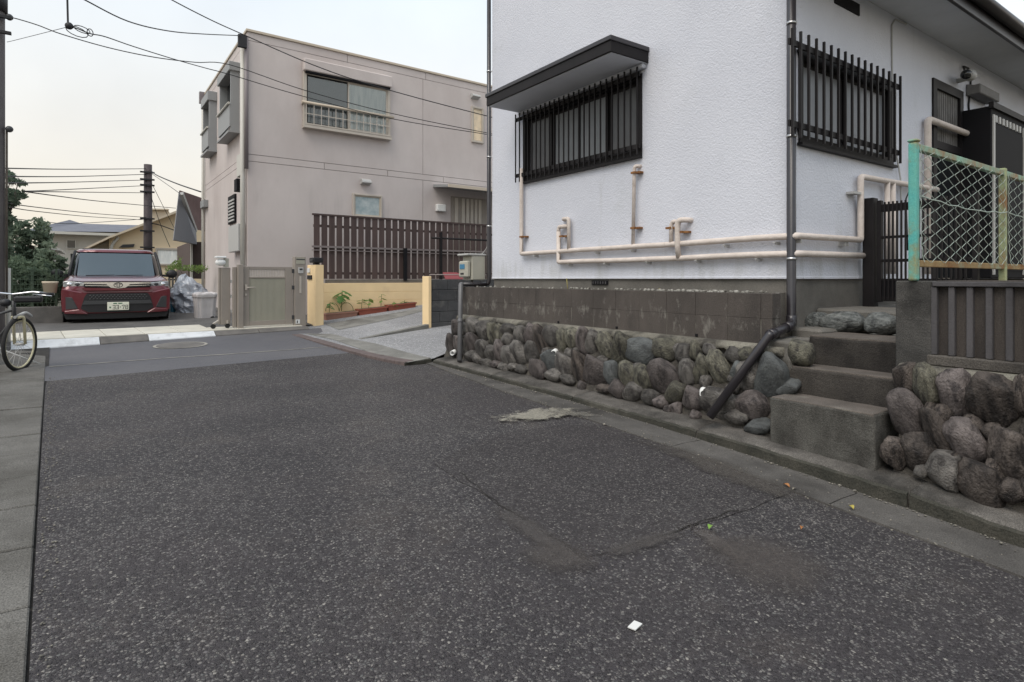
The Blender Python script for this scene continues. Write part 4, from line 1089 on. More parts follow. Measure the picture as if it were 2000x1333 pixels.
# back door: louvre above, glass below
dr = MB()
for (a, b, c, d) in wall_pieces(7.77, 8.67, 1.25, 3.74, [(7.87, 8.57, 1.35, 2.95), (7.87, 8.57, 3.04, 3.64)]): dr.box(a, b, YB-0.02, YB+0.1, c, d)
dr = dr.build('back_door', m_bronze, wh)
for i in range(13):
    x = 7.895+i*0.054; MB().box(x-.015, x+.015, YB+.01, YB+.05, 3.04, 3.64).build('louvre_bar', m_hood, dr)
MB().box(7.86, 8.58, YB+0.055, YB+0.06, 3.03, 3.65).build('backing_panel', m_black, dr)
MB().box(7.86, 8.58, YB+0.03, YB+0.036, 1.34, 2.96).build('pane', m_gdark, dr)
# wall lamp, hood, wires, vent slot
p = atY(1862, 155, YB); 
lm = MB().tube([(p.x+.12, YB+.01, p.z), (p.x+.1, YB-.10, p.z)], 0.03, 8).build('wall_lamp', m_lgrey, wh)
MB().ell((p.x, YB-0.16, p.z), (0.12, 0.07, 0.065), 12, 8).build('lamp_shade', m_lgrey, lm)
MB().ell((p.x-.1, YB-0.16, p.z-.01), (0.075, 0.058, 0.055), 10, 8).build('lamp_glass', m_gdark, lm)
MB().tube([(p.x+.1, YB-.1, p.z+.02), (p.x+.25, YB-.02, p.z+.2), (p.x+.45, YB-.01, p.z+.22), (p.x+.55, YB-.01, p.z+.15), (p.x+.45, YB-.012, p.z-.25), (p.x+.6, YB-.01, p.z-.62), (p.x+1.0, YB-.01, p.z-.80), (p.x+1.9, YB-.01, p.z-1.0)], 0.011, 6).build('lamp_cable', m_cable, lm)
a = atY(1896, 160, YB-.1); b = atY(1945, 203, YB-.1)
mb = MB(); mb.prism([(YB-0.003, a.z+.03), (YB-.08, a.z), (YB-.15, b.z+.12), (YB-.15, b.z), (YB-0.003, b.z)], 'x', a.x+.16, b.x-.04)
mb.build('vent_hood', m_hood, wh, bevel=0.01, clean=True)
a = atY(1629, 2, YB); b = atY(1677, 16, YB)
MB().box(a.x, b.x, YB-.012, YB+.02, 4.00, 4.11).build('vent_slot', m_black, wh)
a = atY(1740, 35, YB)
MB().tube([(a.x+.35, YB-.008, a.z+.02), (a.x+.08, YB-.008, a.z), (a.x, YB-.008, a.z-.08), (a.x+.02, YB-.008, 3.0), (a.x+.15, YB-.03, 2.5), (a.x+.2, YB-.02, 1.9)], 0.009, 6).build('wall_cable', m_lgrey, wh)
MB().tube([(a.x+.42, YB-.02, 2.75), (a.x+.36, YB-.06, 2.45), (a.x+.28, YB-.03, 2.3), (a.x+.3, YB-.04, 1.75)], 0.008, 6).build('wall_cable', m_cable, wh)
# shutter box at the right edge
a = atY(1936, 245, YB-.3)
sb = MB().box(a.x, 12.4, YB-.30, YB-.002, 1.46, 3.50).build('shutter_box', m_black, wh, bevel=0.008)
MB().box(a.x-.02, 12.42, YB-.33, YB-.28, 3.47, 3.54).build('shutter_cap', m_bronze, sb)
for x in (a.x+.04, a.x+1.15): MB().box(x, x+.05, YB-.315, YB-.30, 1.5, 3.40).build('shutter_frame', m_lgrey, sb)
for i in range(8):
    x = a.x+.12+i*.125; MB().box(x, x+.05, YB-.314, YB-.3, 3.32, 3.40).build('shutter_vent', m_lgrey, sb)
MB().box(a.x+.10, a.x+1.14, YB-.306, YB-.301, 1.55, 3.28).build('shutter_panel', m_black, sb)

# gas meter at the far corner
gm0 = (4.53, 7.60, 1.42)
gm = thing('gas_meter', 'beige meter box with small blue screen beside the far rain pipe of the white house', 'meter', (4.66, 7.72, 1.36))
MB().box(4.58, 4.82, 7.58, 7.86, 1.43, 1.80).build('meter_case', m_meter, gm, bevel=0.012)
MB().box(4.50, 4.575, 7.60, 7.85, 1.47, 1.72).build('meter_dial_box', m_meter, gm, bevel=0.02)
MB().box(4.49, 4.83, 7.57, 7.87, 1.80, 1.83).build('meter_lid', m_lgrey, gm, bevel=0.008)
MB().box(4.493, 4.499, 7.66, 7.80, 1.60, 1.67).build('meter_screen', m_dial, gm)
MB().box(4.494, 4.499, 7.69, 7.78, 1.515, 1.54).build('meter_plate', m_ink, gm)
MB().tube([(4.66, 7.72, 1.44), (4.66, 7.72, 1.36), (4.72, 7.66, 1.33)], 0.02, 8).build('meter_pipe', m_gut, gm)
MB().tube([(4.8, 7.7, 1.8), (4.84, 7.6, 1.9), (fx, fy, 2.0)], 0.006, 6).build('meter_cable', m_lgrey, gm)

# ------------------------------------------------------------------ boulder retaining walls
PLACED = []
def base_stone(seed, e=0.75):
    """a river stone: rounded block with a few worn facets"""
    rnd = random.Random(seed)
    bm = bmesh.new(); bmesh.ops.create_icosphere(bm, subdivisions=3, radius=1)
    ex = e+rnd.uniform(-.10, .12); cuts = []
    for _ in range(rnd.randint(7, 10)):
        n_ = Vector((rnd.uniform(-1.2, .3), rnd.uniform(-1, 1), rnd.uniform(-1, 1))).normalized(); cuts.append((n_, rnd.uniform(.70, .92)))
    cuts.append((Vector((-1, rnd.uniform(-.25, .25), rnd.uniform(-.25, .25))).normalized(), rnd.uniform(.66, .8)))
    for v in bm.verts:
        d = v.co.normalized()
        q = Vector([math.copysign(abs(c)**ex, c) for c in d])
        q *= 1/max(1e-6, (abs(q.x)**2.6+abs(q.y)**2.6+abs(q.z)**2.6)**(1/2.6))
        k = 1 + 0.20*mnoise.noise(d*1.0+Vector((seed*7.7, 0, 0))) + 0.10*mnoise.noise(d*2.1+Vector((0, seed*3.3, 0))) + 0.05*mnoise.noise(d*4.5+Vector((0, 0, seed*2.1)))
        q = q*k
        for n_, dd in cuts:
            h = q.dot(n_)-dd
            if h > 0: q = q-n_*h*.88
        v.co = q*1.06
    me = bpy.data.meshes.new('stone'); bm.to_mesh(me); bm.free()
    me.polygons.foreach_set('use_smooth', [True]*len(me.polygons)); return me
BS = [base_stone(i, .62) for i in range(16)]
BSM = {}
SL = 0.36
def on_batter(px, py, x_top=4.395):
    d = ray(px, py)
    t = (x_top - SL*0.9 + SL*H)/(d.x - SL*d.z)
    return Vector((0, 0, H))+d*t
def add_stone(parent, c, w, h, tilt, m, t=0.10, rng=random):
    i = rng.randrange(len(BS)); key = (i, m.name)
    if key not in BSM:
        me = BS[i].copy(); me.name = 'stone'; me.materials.append(m); BSM[key] = me
    o = bpy.data.objects.new('stone', BSM[key]); COL.objects.link(o); o.parent = parent
    o.location = Vector(c)-root_loc(parent)
    o.rotation_mode = 'XYZ'
    o.rotation_euler = (math.radians(tilt), math.radians(-19), rng.uniform(-.12, .12))
    o.scale = (t, w/2, h/2)
    return o
def stones_from(parent, lst, ox, oy, sc, kinds, rng, k=1.0, prot=-0.012, tmin=.062):
    for it in lst:
        x, y, w, h = it[:4]; tilt = it[4] if len(it) > 4 else rng.uniform(-8, 8); kd = it[5] if len(it) > 5 else None
        px, py = ox+x/sc, oy+y/sc
        c = on_batter(px, py)
        l, r = on_batter(px-w/sc/2, py), on_batter(px+w/sc/2, py)
        wy = abs(l.y-r.y)*1.16; dep = c.x*S_+c.y*C_; hz = h/sc/FPX*dep*1.14
        m = {'g': m_stone_g, 'p': m_stone_p, 'b': m_stone_b, 'n': m_stone, 'o': m_stone_bot}[kd or rng.choice(kinds)]
        t = min(max(0.42*min(wy, hz), tmin), tmin*1.35)
        add_stone(parent, c+Vector((-prot, 0, 0)), wy, hz, tilt, m, t, rng); PLACED.append((c.y, c.z, wy/2, hz/2))
rw = thing('boulder_wall', 'retaining wall of rounded river stones topped with stained concrete blocks, below the white house', 'wall', (4.4, 5, 0.3))
rng = random.Random(11)
A = [(145,460,80,150,0,'p'),(215,470,80,120,0,'n'),(285,450,120,150,0,'n'),(385,495,120,170,0,'n'),(462,525,80,230,3,'g'),(517,515,80,160,0,'g'),(610,480,130,110,0,'n'),(600,575,110,120,0,'n'),(705,520,105,150,0,'n'),(803,525,100,180,4,'p'),(890,590,92,285,-4,'o'),
     (995,545,140,200,0,'n'),(1080,580,80,190,0,'g'),(1172,560,122,180,0,'g'),(1262,590,112,245,4,'p'),(1357,590,104,200,0,'n'),(1472,640,150,275,-10,'g'),(1605,660,148,285,0,'g'),(1777,685,240,230,0,'b'),
     (88,615,66,190,5,'p'),(160,610,80,170,0,'p'),(215,640,70,140,0,'n'),(288,612,84,205,-6,'p'),(380,660,108,180,0,'n'),(462,690,84,140,0,'n'),(525,680,108,200,3,'p'),(610,720,116,180,0,'n'),(697,700,138,240,0,'n'),(800,690,118,200,0,'n'),(968,755,116,210,0,'b'),
     (1085,790,150,215,8,'n'),(1222,810,118,325,4,'o'),(1372,862,200,305,6,'p'),(1510,870,120,225,0,'b'),(1662,890,138,245,-8,'g'),(1797,920,138,235,4,'g'),
     (270,715,70,100,0,'n'),(318,735,80,80,0,'n'),(400,765,90,70,0,'n'),(485,785,90,60,0,'p'),(555,805,80,60,0,'n'),(640,805,90,60,0,'n'),(715,830,90,70,0,'n'),(850,825,160,185,-8,'p'),(1000,885,130,110,0,'n'),(1120,920,130,90,0,'n'),(1450,1000,120,60,0,'o'),(1572,1012,160,150,5,'p'),(1710,1030,160,150,0,'n'),(1852,1080,150,130,0,'n'),(1940,1120,130,100,0,'p'),
     (1140,690,90,90,0,'n'),(1740,820,80,80,0,'n'),(1420,760,90,90,0,'n'),(930,680,60,80,0,'n'),(1190,690,60,90,0,'n')]
B = [(500,440,245,225,0,'g'),(692,480,155,215,4,'n'),(725,670,145,265,10,'n'),(815,460,115,215,-4,'g'),(872,645,140,300,6,'g'),(945,425,150,125,0,'n'),(1042,630,210,370,-8,'g'),(1195,495,200,160,0,'n'),(1330,500,160,170,0,'g'),(1465,495,180,190,0,'g'),(1232,640,120,160,0,'b'),(1342,710,230,290,12,'n'),(1562,740,280,480,8,'b'),(490,725,265,360,-6,'p'),(612,860,175,195,0,'g'),(775,925,190,235,5,'p'),(1040,975,340,300,0,'n'),(1352,1010,310,300,-14,'p'),(1222,1110,210,150,0,'n'),(1432,1210,240,140,-12,'b'),(905,750,90,110,0,'n'),(1180,820,110,120,0,'n'),(640,420,80,100,0,'n')]
stones_from(rw, A, 860, 540, 4.545, 'nnpg', rng)
stones_from(rw, B, 1200, 600, 5.128, 'nnpg', rng)
def wedge(parent, y0, y1, ztop, kinds, rng, prot, t):
    """small stones wedged into the gaps left between the big ones"""
    cand = []
    y = y0
    while y < y1:
        z = kerb_top(y)+.05
        while z < ztop: cand.append((y+rng.uniform(-.02, .02), z+rng.uniform(-.02, .02))); z += .045
        y += .045
    rng.shuffle(cand)
    for (y, z) in cand:
        g = min((math.hypot((y-a)/c, (z-b)/d)-1)*min(c, d) for a, b, c, d in PLACED)
        if g > .012:
            r = min(g+.022, .075); w_, h_ = r*2*rng.uniform(.95, 1.3), r*2*rng.uniform(.85, 1.2)
            add_stone(parent, (4.395-SL*(.9-z)-prot, y, z), w_, h_, rng.uniform(-25, 25), rng.choice(kinds), t, rng); PLACED.append((y, z, w_/2, h_/2))
wedge(rw, 2.60, 7.72, .85, [m_stone, m_stone_p, m_stone_g], rng, -.02, .055)
# packing behind the stones
def batter_slab(parent, y0, y1, name, m, ztop=0.90, inset=0.0):
    n = max(2, int((y1-y0)/0.25)); vs = []
    for i in range(n+1):
        y = y0+(y1-y0)*i/n
        zb = kerb_top(y)-0.05
        xt = 4.40+inset; xb = xt-SL*(0.9-zb)
        vs += [(xb, y, zb), (xt, y, ztop), (4.6, y, ztop), (4.6, y, zb)]
    fs = [(4*i+j, 4*i+(j+1) % 4, 4*(i+1)+(j+1) % 4, 4*(i+1)+j) for i in range(n) for j in range(4)] + [(0,1,2,3), tuple(4*n+j for j in range(4))[::-1]]
    return MB().add(vs, fs).build(name, m, parent, clean=True)
batter_slab(rw, 2.53, 7.78, 'packing', m_wallfill, inset=0.035)
# mortar ledge between stones and blocks, ragged lower edge
n = 150; vs = []
for i in range(n+1):
    y = 2.56+(7.66-2.56)*i/n
    e = 0.012*mnoise.noise(Vector((y*9, 1, 5))); lowz = 0.845+0.028*mnoise.noise(Vector((y*6, 7, 2)))+0.02*mnoise.noise(Vector((y*19, 3, 2)))
    vs += [(4.36+e, y, lowz), (4.368+e, y, 0.895), (4.42, y, 0.918), (4.56, y, 0.918), (4.56, y, lowz)]
fs = [(5*i+j, 5*i+(j+1) % 5, 5*(i+1)+(j+1) % 5, 5*(i+1)+j) for i in range(n) for j in range(5)] + [tuple(range(5)), tuple(5*n+j for j in range(5))[::-1]]
MB().add(vs, fs, True).build('mortar_ledge', m_mortar, rw, clean=True)
# block courses
jy = [2.685] + [atX(930+x/3.175, 620, 4.45).y for x in (1765, 1560, 1360, 1180, 1010, 865, 725, 590, 480, 370, 265, 170, 80)] + [7.62]
for a, b in zip(jy[:-1], jy[1:]):
    for z0, z1 in ((0.915, 1.125), (1.1255, 1.33)):
        j = random.uniform(-.003, .003)
        g_ = 0.004 if z0 < 1 else 0.0012
        MB().box(4.45+j*.6, 4.57, a+g_, b-g_, z0, z1-0.001).build('concrete_block', m_block, rw, bevel=0.0015)
MB().box(4.4535, 4.56, 2.69, 7.61, 0.915, 1.12).build('block_mortar', m_lime, rw); MB().box(4.456, 4.56, 2.69, 7.61, 1.121, 1.325).build('block_mortar', m_block, rw)
mb = MB(); mb.box(4.45, 4.57, 7.623, 7.745, .915, 1.33); mb.build('end_block', m_block, rw, bevel=0.006)
for (px, py) in ((1087, 689), (1380, 767), (889, 689)):
    c = on_batter(px, py)+Vector((-.035, 0, 0))
    d = Vector((-1, -0.75, -0.12)).normalized()
    mb = MB(); a0, b0 = c-d*0.07, c+d*0.035
    r0, r1 = 0.036, 0.027
    n = 14; vs = []; up_ = d.orthogonal().normalized(); bi = d.cross(up_)
    for (p, r) in ((a0, r0), (b0, r0), (b0, r1), (a0, r1)):
        for j in range(n):
            q = 2*math.pi*j/n; vs.append(p+(up_*math.cos(q)+bi*math.sin(q))*r)
    fs = [(k*n+j, k*n+(j+1) % n, (k+1)*n+(j+1) % n, (k+1)*n+j) for k in range(3) for j in range(n)]
    mb.add(vs, fs, True).build('weep_pipe', m_white, rw, clean=True)
for px in (1091, 1205, 1361):
    p = atX(px, 620 + (px-1091)*0.13, 4.45); MB().box(4.44, 4.452, p.y-.012, p.y+.012, .925, .95).build('weep_hole', m_black, rw)
# soil strip with pale pebbles on top of the blocks
MB().prism([(4.572, 2.74), (4.80, 2.88), (XA+.02, 2.88), (XA+.02, 7.6), (4.572, 7.6)], 'z', .75, 1.324).build('soil_bed', m_soil, rw, clean=True)
MB().prism([(4.571, 2.70), (4.81, 2.84), (XA+.02, 2.83), (XA+.02, 2.86), (4.80, 2.87), (4.573, 2.73)], 'z', .75, 1.33).build('return_wall', m_found, rw, clean=True)
mb = MB(); rg = random.Random(5)
for i in range(170):
    y = rg.choice([rg.uniform(2.95, 4.2), rg.uniform(2.95, 7.5)]); x = rg.uniform(4.58, 4.84); r = rg.uniform(.006, .017)
    mb.ell((x, y, 1.326+r*.5), (r*1.3, r*1.3, r), 6, 4)
mb.build('pebbles', m_pebble, rw, kind='stuff')
for px, py, h in ((1109, 556, 24), (1290, 560, 8)):
    p = atX(px, py, 4.7); MB().tube([(4.7, p.y, 1.30), (4.69, p.y+.01, 1.30+h*.0065)], .004, 5).build('dry_stalk', m_leafye, rw)

# second wall on the right of the steps
rw2 = thing('boulder_wall', 'taller retaining wall of big brown boulders right of the steps, with ribbed dark concrete panels on top', 'wall', (4.4, 0.5, 0.2))
Cst = [(815,455,112,155,8,'o'),(920,505,116,215,0,'g'),(1065,545,168,225,0,'p'),(1255,575,228,255,-4,'o'),(1402,560,90,210,0,'o'),(825,660,150,245,-14,'p'),(968,728,116,240,-16,'o'),(1122,787,190,235,-10,'p'),(765,838,120,150,0,'o'),(877,835,160,180,4,'o'),(1010,922,185,175,12,'n'),(1182,985,225,215,8,'o'),(1332,842,220,270,6,'o'),(1352,1030,150,115,0,'o'),(1480,800,160,240,0,'o'),(1500,560,110,230,0,'p'),(1490,1050,150,170,0,'n'),(1000,640,80,80,0,'o'),(1150,690,90,70,0,'o'),(1240,720,90,60,0,'o'),(900,920,70,60,0,'n'),(1415,1010,60,90,0,'o'),(935,620,60,60,0,'o'),(1060,860,60,60,0,'o'),(1260,900,70,80,0,'o'),(1450,690,80,80,0,'o')]
stones_from(rw2, Cst, 1450, 560, 2.5636, 'oop', rng, prot=-0.008, tmin=.078)
wedge(rw2, .95, 1.74, .80, [m_stone_bot, m_stone_p, m_stone], rng, -.025, .06)
for row in range(3):                     # goes on beyond the frame
    y = 0.86
    while y > -2.6:
        w = rng.uniform(.17, .26); z = kerb_top(y)+.12+row*.22
        if z < .85: add_stone(rw2, (4.40-SL*(.9-z)-.03, y-w/2, z), w, .25, rng.uniform(-12, 12), rng.choice([m_stone_bot, m_stone_p]), .11, rng)
        y -= w*.95
batter_slab(rw2, -6.5, 1.70, 'packing', m_wallfill, ztop=.88, inset=0.045)
n = 90; vs = []
for i in range(n+1):
    y = 1.74+(-3-1.74)*i/n
    e = .015*mnoise.noise(Vector((y*7, 1, 8))); lz = .785+.025*mnoise.noise(Vector((y*5, 2, 8)))
    vs += [(4.34+e, y, lz), (4.35+e, y, .865), (4.39, y, .885), (4.62, y, .885), (4.62, y, lz)]
fs = [(5*i+j, 5*i+(j+1) % 5, 5*(i+1)+(j+1) % 5, 5*(i+1)+j) for i in range(n) for j in range(5)] + [tuple(range(5)), tuple(5*n+j for j in range(5))[::-1]]
MB().add(vs, fs, True).build('mortar_ledge', m_mortar, rw2, clean=True)
MB().box(4.43, 4.62, -3, 1.60, .886, .955).build('panel_base', m_step, rw2, bevel=.008)
MB().box(4.45, 4.66, 1.575, 1.79, .60, 1.437).build('concrete_pillar', m_pillar, rw2, bevel=.008)
MB().box(4.44, 4.50, -3, 1.57, 1.40, 1.432).build('top_rail', m_rib, rw2, bevel=.004)
MB().box(4.505, 4.64, -3, 1.57, 1.40, 1.44).build('coping', m_panel, rw2, bevel=.004)
rbs = [atX(px, 620, 4.455).y for px in (1824, 1858, 1893.6, 1931.4, 1971)]
dy = rbs[-2]-rbs[-1]
while rbs[-1] > -2.8: rbs.append(rbs[-1]-dy)
for i, y in enumerate(rbs):
    MB().box(4.452, 4.50, y-.017, y+.017, .957, 1.398).build('rib', m_rib, rw2, bevel=.004)
    y2 = rbs[i+1] if i+1 < len(rbs) else y-dy
    MB().box(4.488, 4.56, y2+.0175, y-.0175, .957, 1.398).build('panel', m_panel, rw2)
MB().box(4.665, 13, 1.575, 1.78, .9, 1.43).build('side_wall', m_pillar, rw2, bevel=.006)

# ------------------------------------------------------------------ steps
st = thing('stone_steps', 'worn dark concrete steps climbing between the two boulder walls to the garden gate', 'steps', (4.4, 2.1, 0.2))
def rough_box(x0, x1, y0, y1, z0, z1, amp=.008, seed=0):
    bm = bmesh.new(); bmesh.ops.create_cube(bm, size=1)
    bmesh.ops.subdivide_edges(bm, edges=bm.edges[:], cuts=7, use_grid_fill=True)
    for v in bm.verts:
        p = Vector((x0+(v.co.x+.5)*(x1-x0), y0+(v.co.y+.5)*(y1-y0), z0+(v.co.z+.5)*(z1-z0)))
        q = p*7+Vector((seed, 0, 0))
        v.co = p+Vector((mnoise.noise(q), mnoise.noise(q+Vector((9, 0, 0))), mnoise.noise(q+Vector((0, 9, 0)))*.6))*amp
    mb = MB(); bm.verts.ensure_lookup_table()
    for i, v in enumerate(bm.verts): v.index = i
    mb.add([v.co.copy() for v in bm.verts], [tuple(v.index for v in f.verts) for f in bm.faces]); bm.free(); return mb
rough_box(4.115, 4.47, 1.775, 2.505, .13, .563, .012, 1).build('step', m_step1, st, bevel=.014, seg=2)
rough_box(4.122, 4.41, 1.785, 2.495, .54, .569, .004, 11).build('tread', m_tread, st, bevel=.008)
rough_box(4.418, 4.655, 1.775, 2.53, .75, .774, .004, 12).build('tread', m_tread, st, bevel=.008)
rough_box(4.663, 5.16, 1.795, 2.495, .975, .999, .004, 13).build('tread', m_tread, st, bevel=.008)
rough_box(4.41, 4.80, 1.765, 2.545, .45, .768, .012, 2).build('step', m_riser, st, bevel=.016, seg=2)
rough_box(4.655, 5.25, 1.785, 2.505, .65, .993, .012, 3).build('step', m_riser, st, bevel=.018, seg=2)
rough_box(4.40, 4.86, 2.512, 2.72, .55, .965, .03, 5).build('cement_fill', m_found, st, bevel=.03, seg=2)
rough_box(4.865, 5.4, 2.50, 2.78, .80, 1.03, .015, 6).build('cement_fill', m_found, st, bevel=.02)
rough_box(5.26, 13, 1.783, 2.765, 1.0, 1.185, .006, 7).build('path', m_found, st, bevel=.02)
for (x, y, w, h, s) in ((360,175,115,90,2),(505,180,180,100,4),(695,190,160,110,6)):
    px, py = 1450+x/2.5636, 560+y/2.5636
    c = atX(px, py, 5.2); l, r = atX(px-w/2.5636/2, py, 5.2), atX(px+w/2.5636/2, py, 5.2)
    me = base_stone(40+s, .48); me.materials.append(m_boulder); me.name = 'boulder'
    o = bpy.data.objects.new('boulder', me); COL.objects.link(o); o.parent = st; o.location = c-root_loc(st)
    o.scale = (.13, abs(l.y-r.y)*.54, h/2.5636/FPX*(c.x*S_+c.y*C_)*.55); o.rotation_euler = (random.uniform(-.1, .1), 0, random.uniform(-.1, .1))
c = atX(1560, 690, 4.46); o = add_stone(st, c, .20, .22, 0, m_stone_g, .10)
c = atX(1533, 758, 4.30); o = add_stone(st, c+Vector((.05,0,0)), .16, .12, 0, m_stone_b, .09)

# ------------------------------------------------------------------ garden gate at the top of the steps
gx = 6.05
gt = thing('garden_gate', 'low dark brown metal bar gate at the top of the steps beside the house wall', 'gate', (gx, 2.2, 1.19))
MB().box(gx-.05, gx+.05, 2.60, 2.70, 1.15, 2.22).build('gate_post', m_bronze, gt, bevel=.006)
for ya_ in (2.545, 1.80): MB().box(gx-.025, gx+.025, ya_, ya_+.04, 1.23, 2.19).build('gate_stile', m_bronze, gt, bevel=.004)
for z, h in ((2.115, .035), (1.84, .012), (1.62, .014), (1.44, .012), (1.26, .02)):
    MB().box(gx-.012, gx+.012, 1.84, 2.545, z-h, z+h).build('gate_rail', m_bronze, gt)
MB().box(gx-.006, gx+.006, 1.84, 2.545, 1.28, 1.43).build('gate_panel', m_black, gt)
for i in range(19):
    y = 2.515-i*.035; MB().box(gx-.028, gx-.0125, y-.007, y+.007, 1.245, 2.17).build('gate_bar', m_bronze, gt)

# ------------------------------------------------------------------ chain link fence
FY = 1.68
cf = thing('chain_link_fence', 'rusty mint green chain link fence standing on the low wall right of the steps', 'fence', (4.45, FY, 1.43))
MB().box(4.428, 4.482, FY-.027, FY+.027, 1.437, 2.36).build('fence_post', m_mintpost, cf, bevel=.012, seg=2)
MB().box(4.424, 4.486, FY-.031, FY+.031, 2.36, 2.38).build('post_cap', m_mintpost, cf, bevel=.008)
fp = [6.20, 7.9, 9.6, 11.3]
for x in fp: MB().box(x-.024, x+.024, FY-.024, FY+.024, 1.432, 2.375).build('fence_post', m_postr, cf, bevel=.005)
xs_ = [4.483]+fp
for a, b in zip(xs_[:-1], xs_[1:]):
    a += .0; a2, b2 = (a if a == 4.483 else a+.03), b-.03
    MB().box(a2, b2, FY-.02, FY+.02, 2.31, 2.355).build('top_rail', m_mint, cf, bevel=.004)
    MB().box(a2, b2, FY-.02, FY+.02, 1.53, 1.575).build('bottom_rail', m_rail, cf, bevel=.004)
    mb = MB(); p = .23; vz = .040; r = .0021
    nst = int((b2-a2)/(p/2))+2
    for i in range(nst):
        xc = a2+(i-.5)*p/2
        pts = []; k = 0; z = 1.56
        while z < 2.335:
            sg = 1 if (k+i) % 2 else -1
            sag = .012*math.exp(-(z-1.56)/.06)
            x = min(max(xc+sg*p/4*1.06, a2), b2)
            pts.append((x, FY-.03+sg*.004-.02*math.exp(-(z-1.56)/.1), z)); z += vz; k += 1
        mb.tube(pts, r, 4, cap=False)
    mb.build('wire_mesh', m_wire, cf, kind='stuff')
    mb = MB(); pts = []
    for i in range(12):
        t = i/11; pts.append((a2+(b2-a2)*t, FY-.037, 2.0-.03*math.sin(math.pi*t)+.006*math.sin(t*40)))
    mb.tube(pts, .0042, 5).build('tension_wire', m_wire, cf)
# ------------------------------------------------------------------ taupe two-storey house
d = ray(483, 545); Yc = 14.9
BF = Frame(Yc*d.x/d.y, Yc, math.radians(1.0))
def Z2(x, y): return 380+x/3.333, 40+y/3.333
bh = thing('taupe_house', 'flat roofed taupe two-storey house with pale parapet edge, behind the brown slat fence', 'house', BF.w(0, 0, .6))
zt = BF.v_(484, 57)[1]; zb2 = BF.v_(494, 81)[1]; zc1 = BF.v_(483, 301)[1]; zc0 = BF.v_(483, 314.5)[1]
ug = BF.v_(826, 260)[0]; ue = 9.6
Ld = BF.u_(400, 400, 0)[0]
G = 0.012
MB(BF).box(0.03, ue, 0.03, Ld-.02, .4, zt-.05).build('wall_backing', m_bjoint, bh)
def panel(u0, u1, z0, z1): MB(BF).box(u0+G/2, u1-G/2, 0, 0.05, z0+G/2, z1-G/2).build('wall_panel', m_bwall, bh)
edges_p = [0, BF.v_(*Z2(995, 235))[0], BF.v_(*Z2(1505, 345))[0], ue]
for a, b in zip(edges_p[:-1], edges_p[1:]): panel(a, b, zb2, zt-.06)
for a, b in ((0, ug), (ug, ue)):
    panel(a, b, zc1, zb2); panel(a, b, .4, zc0)
edges_c = [0, BF.v_(*Z2(845, 945))[0], BF.v_(*Z2(1257, 985))[0], BF.v_(*Z2(1620, 1025))[0], ue]
for a, b in zip(edges_c[:-1], edges_c[1:]): panel(a, b, zc0, zc1)
for z0, z1 in ((.4, zc0), (zc0, zc1), (zc1, zb2), (zb2, zt-.06)):
    MB(BF).box(0, 0.029, 0.051, Ld, z0+G/2, z1-G/2).build('wall_panel', m_bwall, bh)
MB(BF).box(-.03, ue, -.035, Ld+.03, zt-.06, zt).build('parapet_cap', m_bcap, bh, bevel=.006)
# big sliding window with shutter case and balustrade
def pz(x, y, v=0.0): return BF.v_(*Z2(x, y), v)
u0, z1 = pz(708, 335); u1, _ = pz(1262, 440); z0 = pz(708, 688)[1]; z1 = pz(720, 340)[1]
mb = MB(BF)
mb.box(u0-.02, u0+.06, -.09, 0, z0, z1); mb.box(u1-.06, u1+.02, -.09, 0, z0, z1); mb.box(u0+.06, u1-.06, -.09, 0, z0, z0+.05); mb.box(u0+.06, u1-.06, -.09, 0, z1-.05, z1)
wf = mb.build('window', m_bmetal, bh, bevel=.005)
um = (u0+u1)/2
for (a, b, v, g) in ((u0+.06, um+.02, -.035, m_gfrost2), (um-.02, u1-.06, -.065, m_curtain)):
    mb = MB(BF); mb.box(a, a+.04, v, v+.025, z0+.05, z1-.05); mb.box(b-.04, b, v, v+.025, z0+.05, z1-.05); mb.box(a+.04, b-.04, v, v+.025, z0+.05, z0+.10); mb.box(a+.04, b-.04, v, v+.025, z1-.09, z1-.05)
    mb.build('sash', m_bmetal if b > um+.1 else m_bronze, wf)
    mb = MB(BF); mb.box(a+.04, b-.04, v+.014, v+.02, z0+.1, z1-.09); mb.build('curtain', m_curtain if g is m_curtain else m_bgrey, wf)
    mb = MB(BF); mb.box(a+.04, b-.04, v+.006, v+.009, z0+.1, z1-.09); 
    mb.build('pane', m_gl_thin, wf)
MB(BF).box(u0-.03, u1+.03, -.20, 0, z1+.003, z1+.30).build('shutter_case', m_bwall, wf, bevel=.02)
MB(BF).box(u0+.02, u1-.02, -.17, -.02, z1-.045, z1).build('shutter_slot', m_black, wf)
mb = MB(BF); zr = BF.v_(*Z2(720, 533), -.16)[1]
mb.tube([(u0-.08, -.16, zr), (u1+.08, -.16, zr)], .035, 8); bl = mb.build('balustrade', m_bcap, bh)
mb = MB(BF); mb.box(u0-.02, u1+.02, -.17, -.145, z0+.02, z0+.05); mb.box(u0-.02, u1+.02, -.165, -.15, (z0+zr)/2, (z0+zr)/2+.02)
mb.box(u0-.05, u0-.02, -.17, 0, zr-.02, zr+.02); mb.box(u1+.02, u1+.05, -.17, 0, zr-.02, zr+.02); mb.box(u0-.03,u1+.03,-.17,0,z0-.06,z0-.003); mb.build('balustrade_rail', m_bmetal, bl)
for i in range(13):
    u = u0+.03+(u1-u0-.06)*i/12; MB(BF).box(u-.008, u+.008, -.168, -.152, z0+.05, zr-.03).build('baluster', m_bmetal, bl)
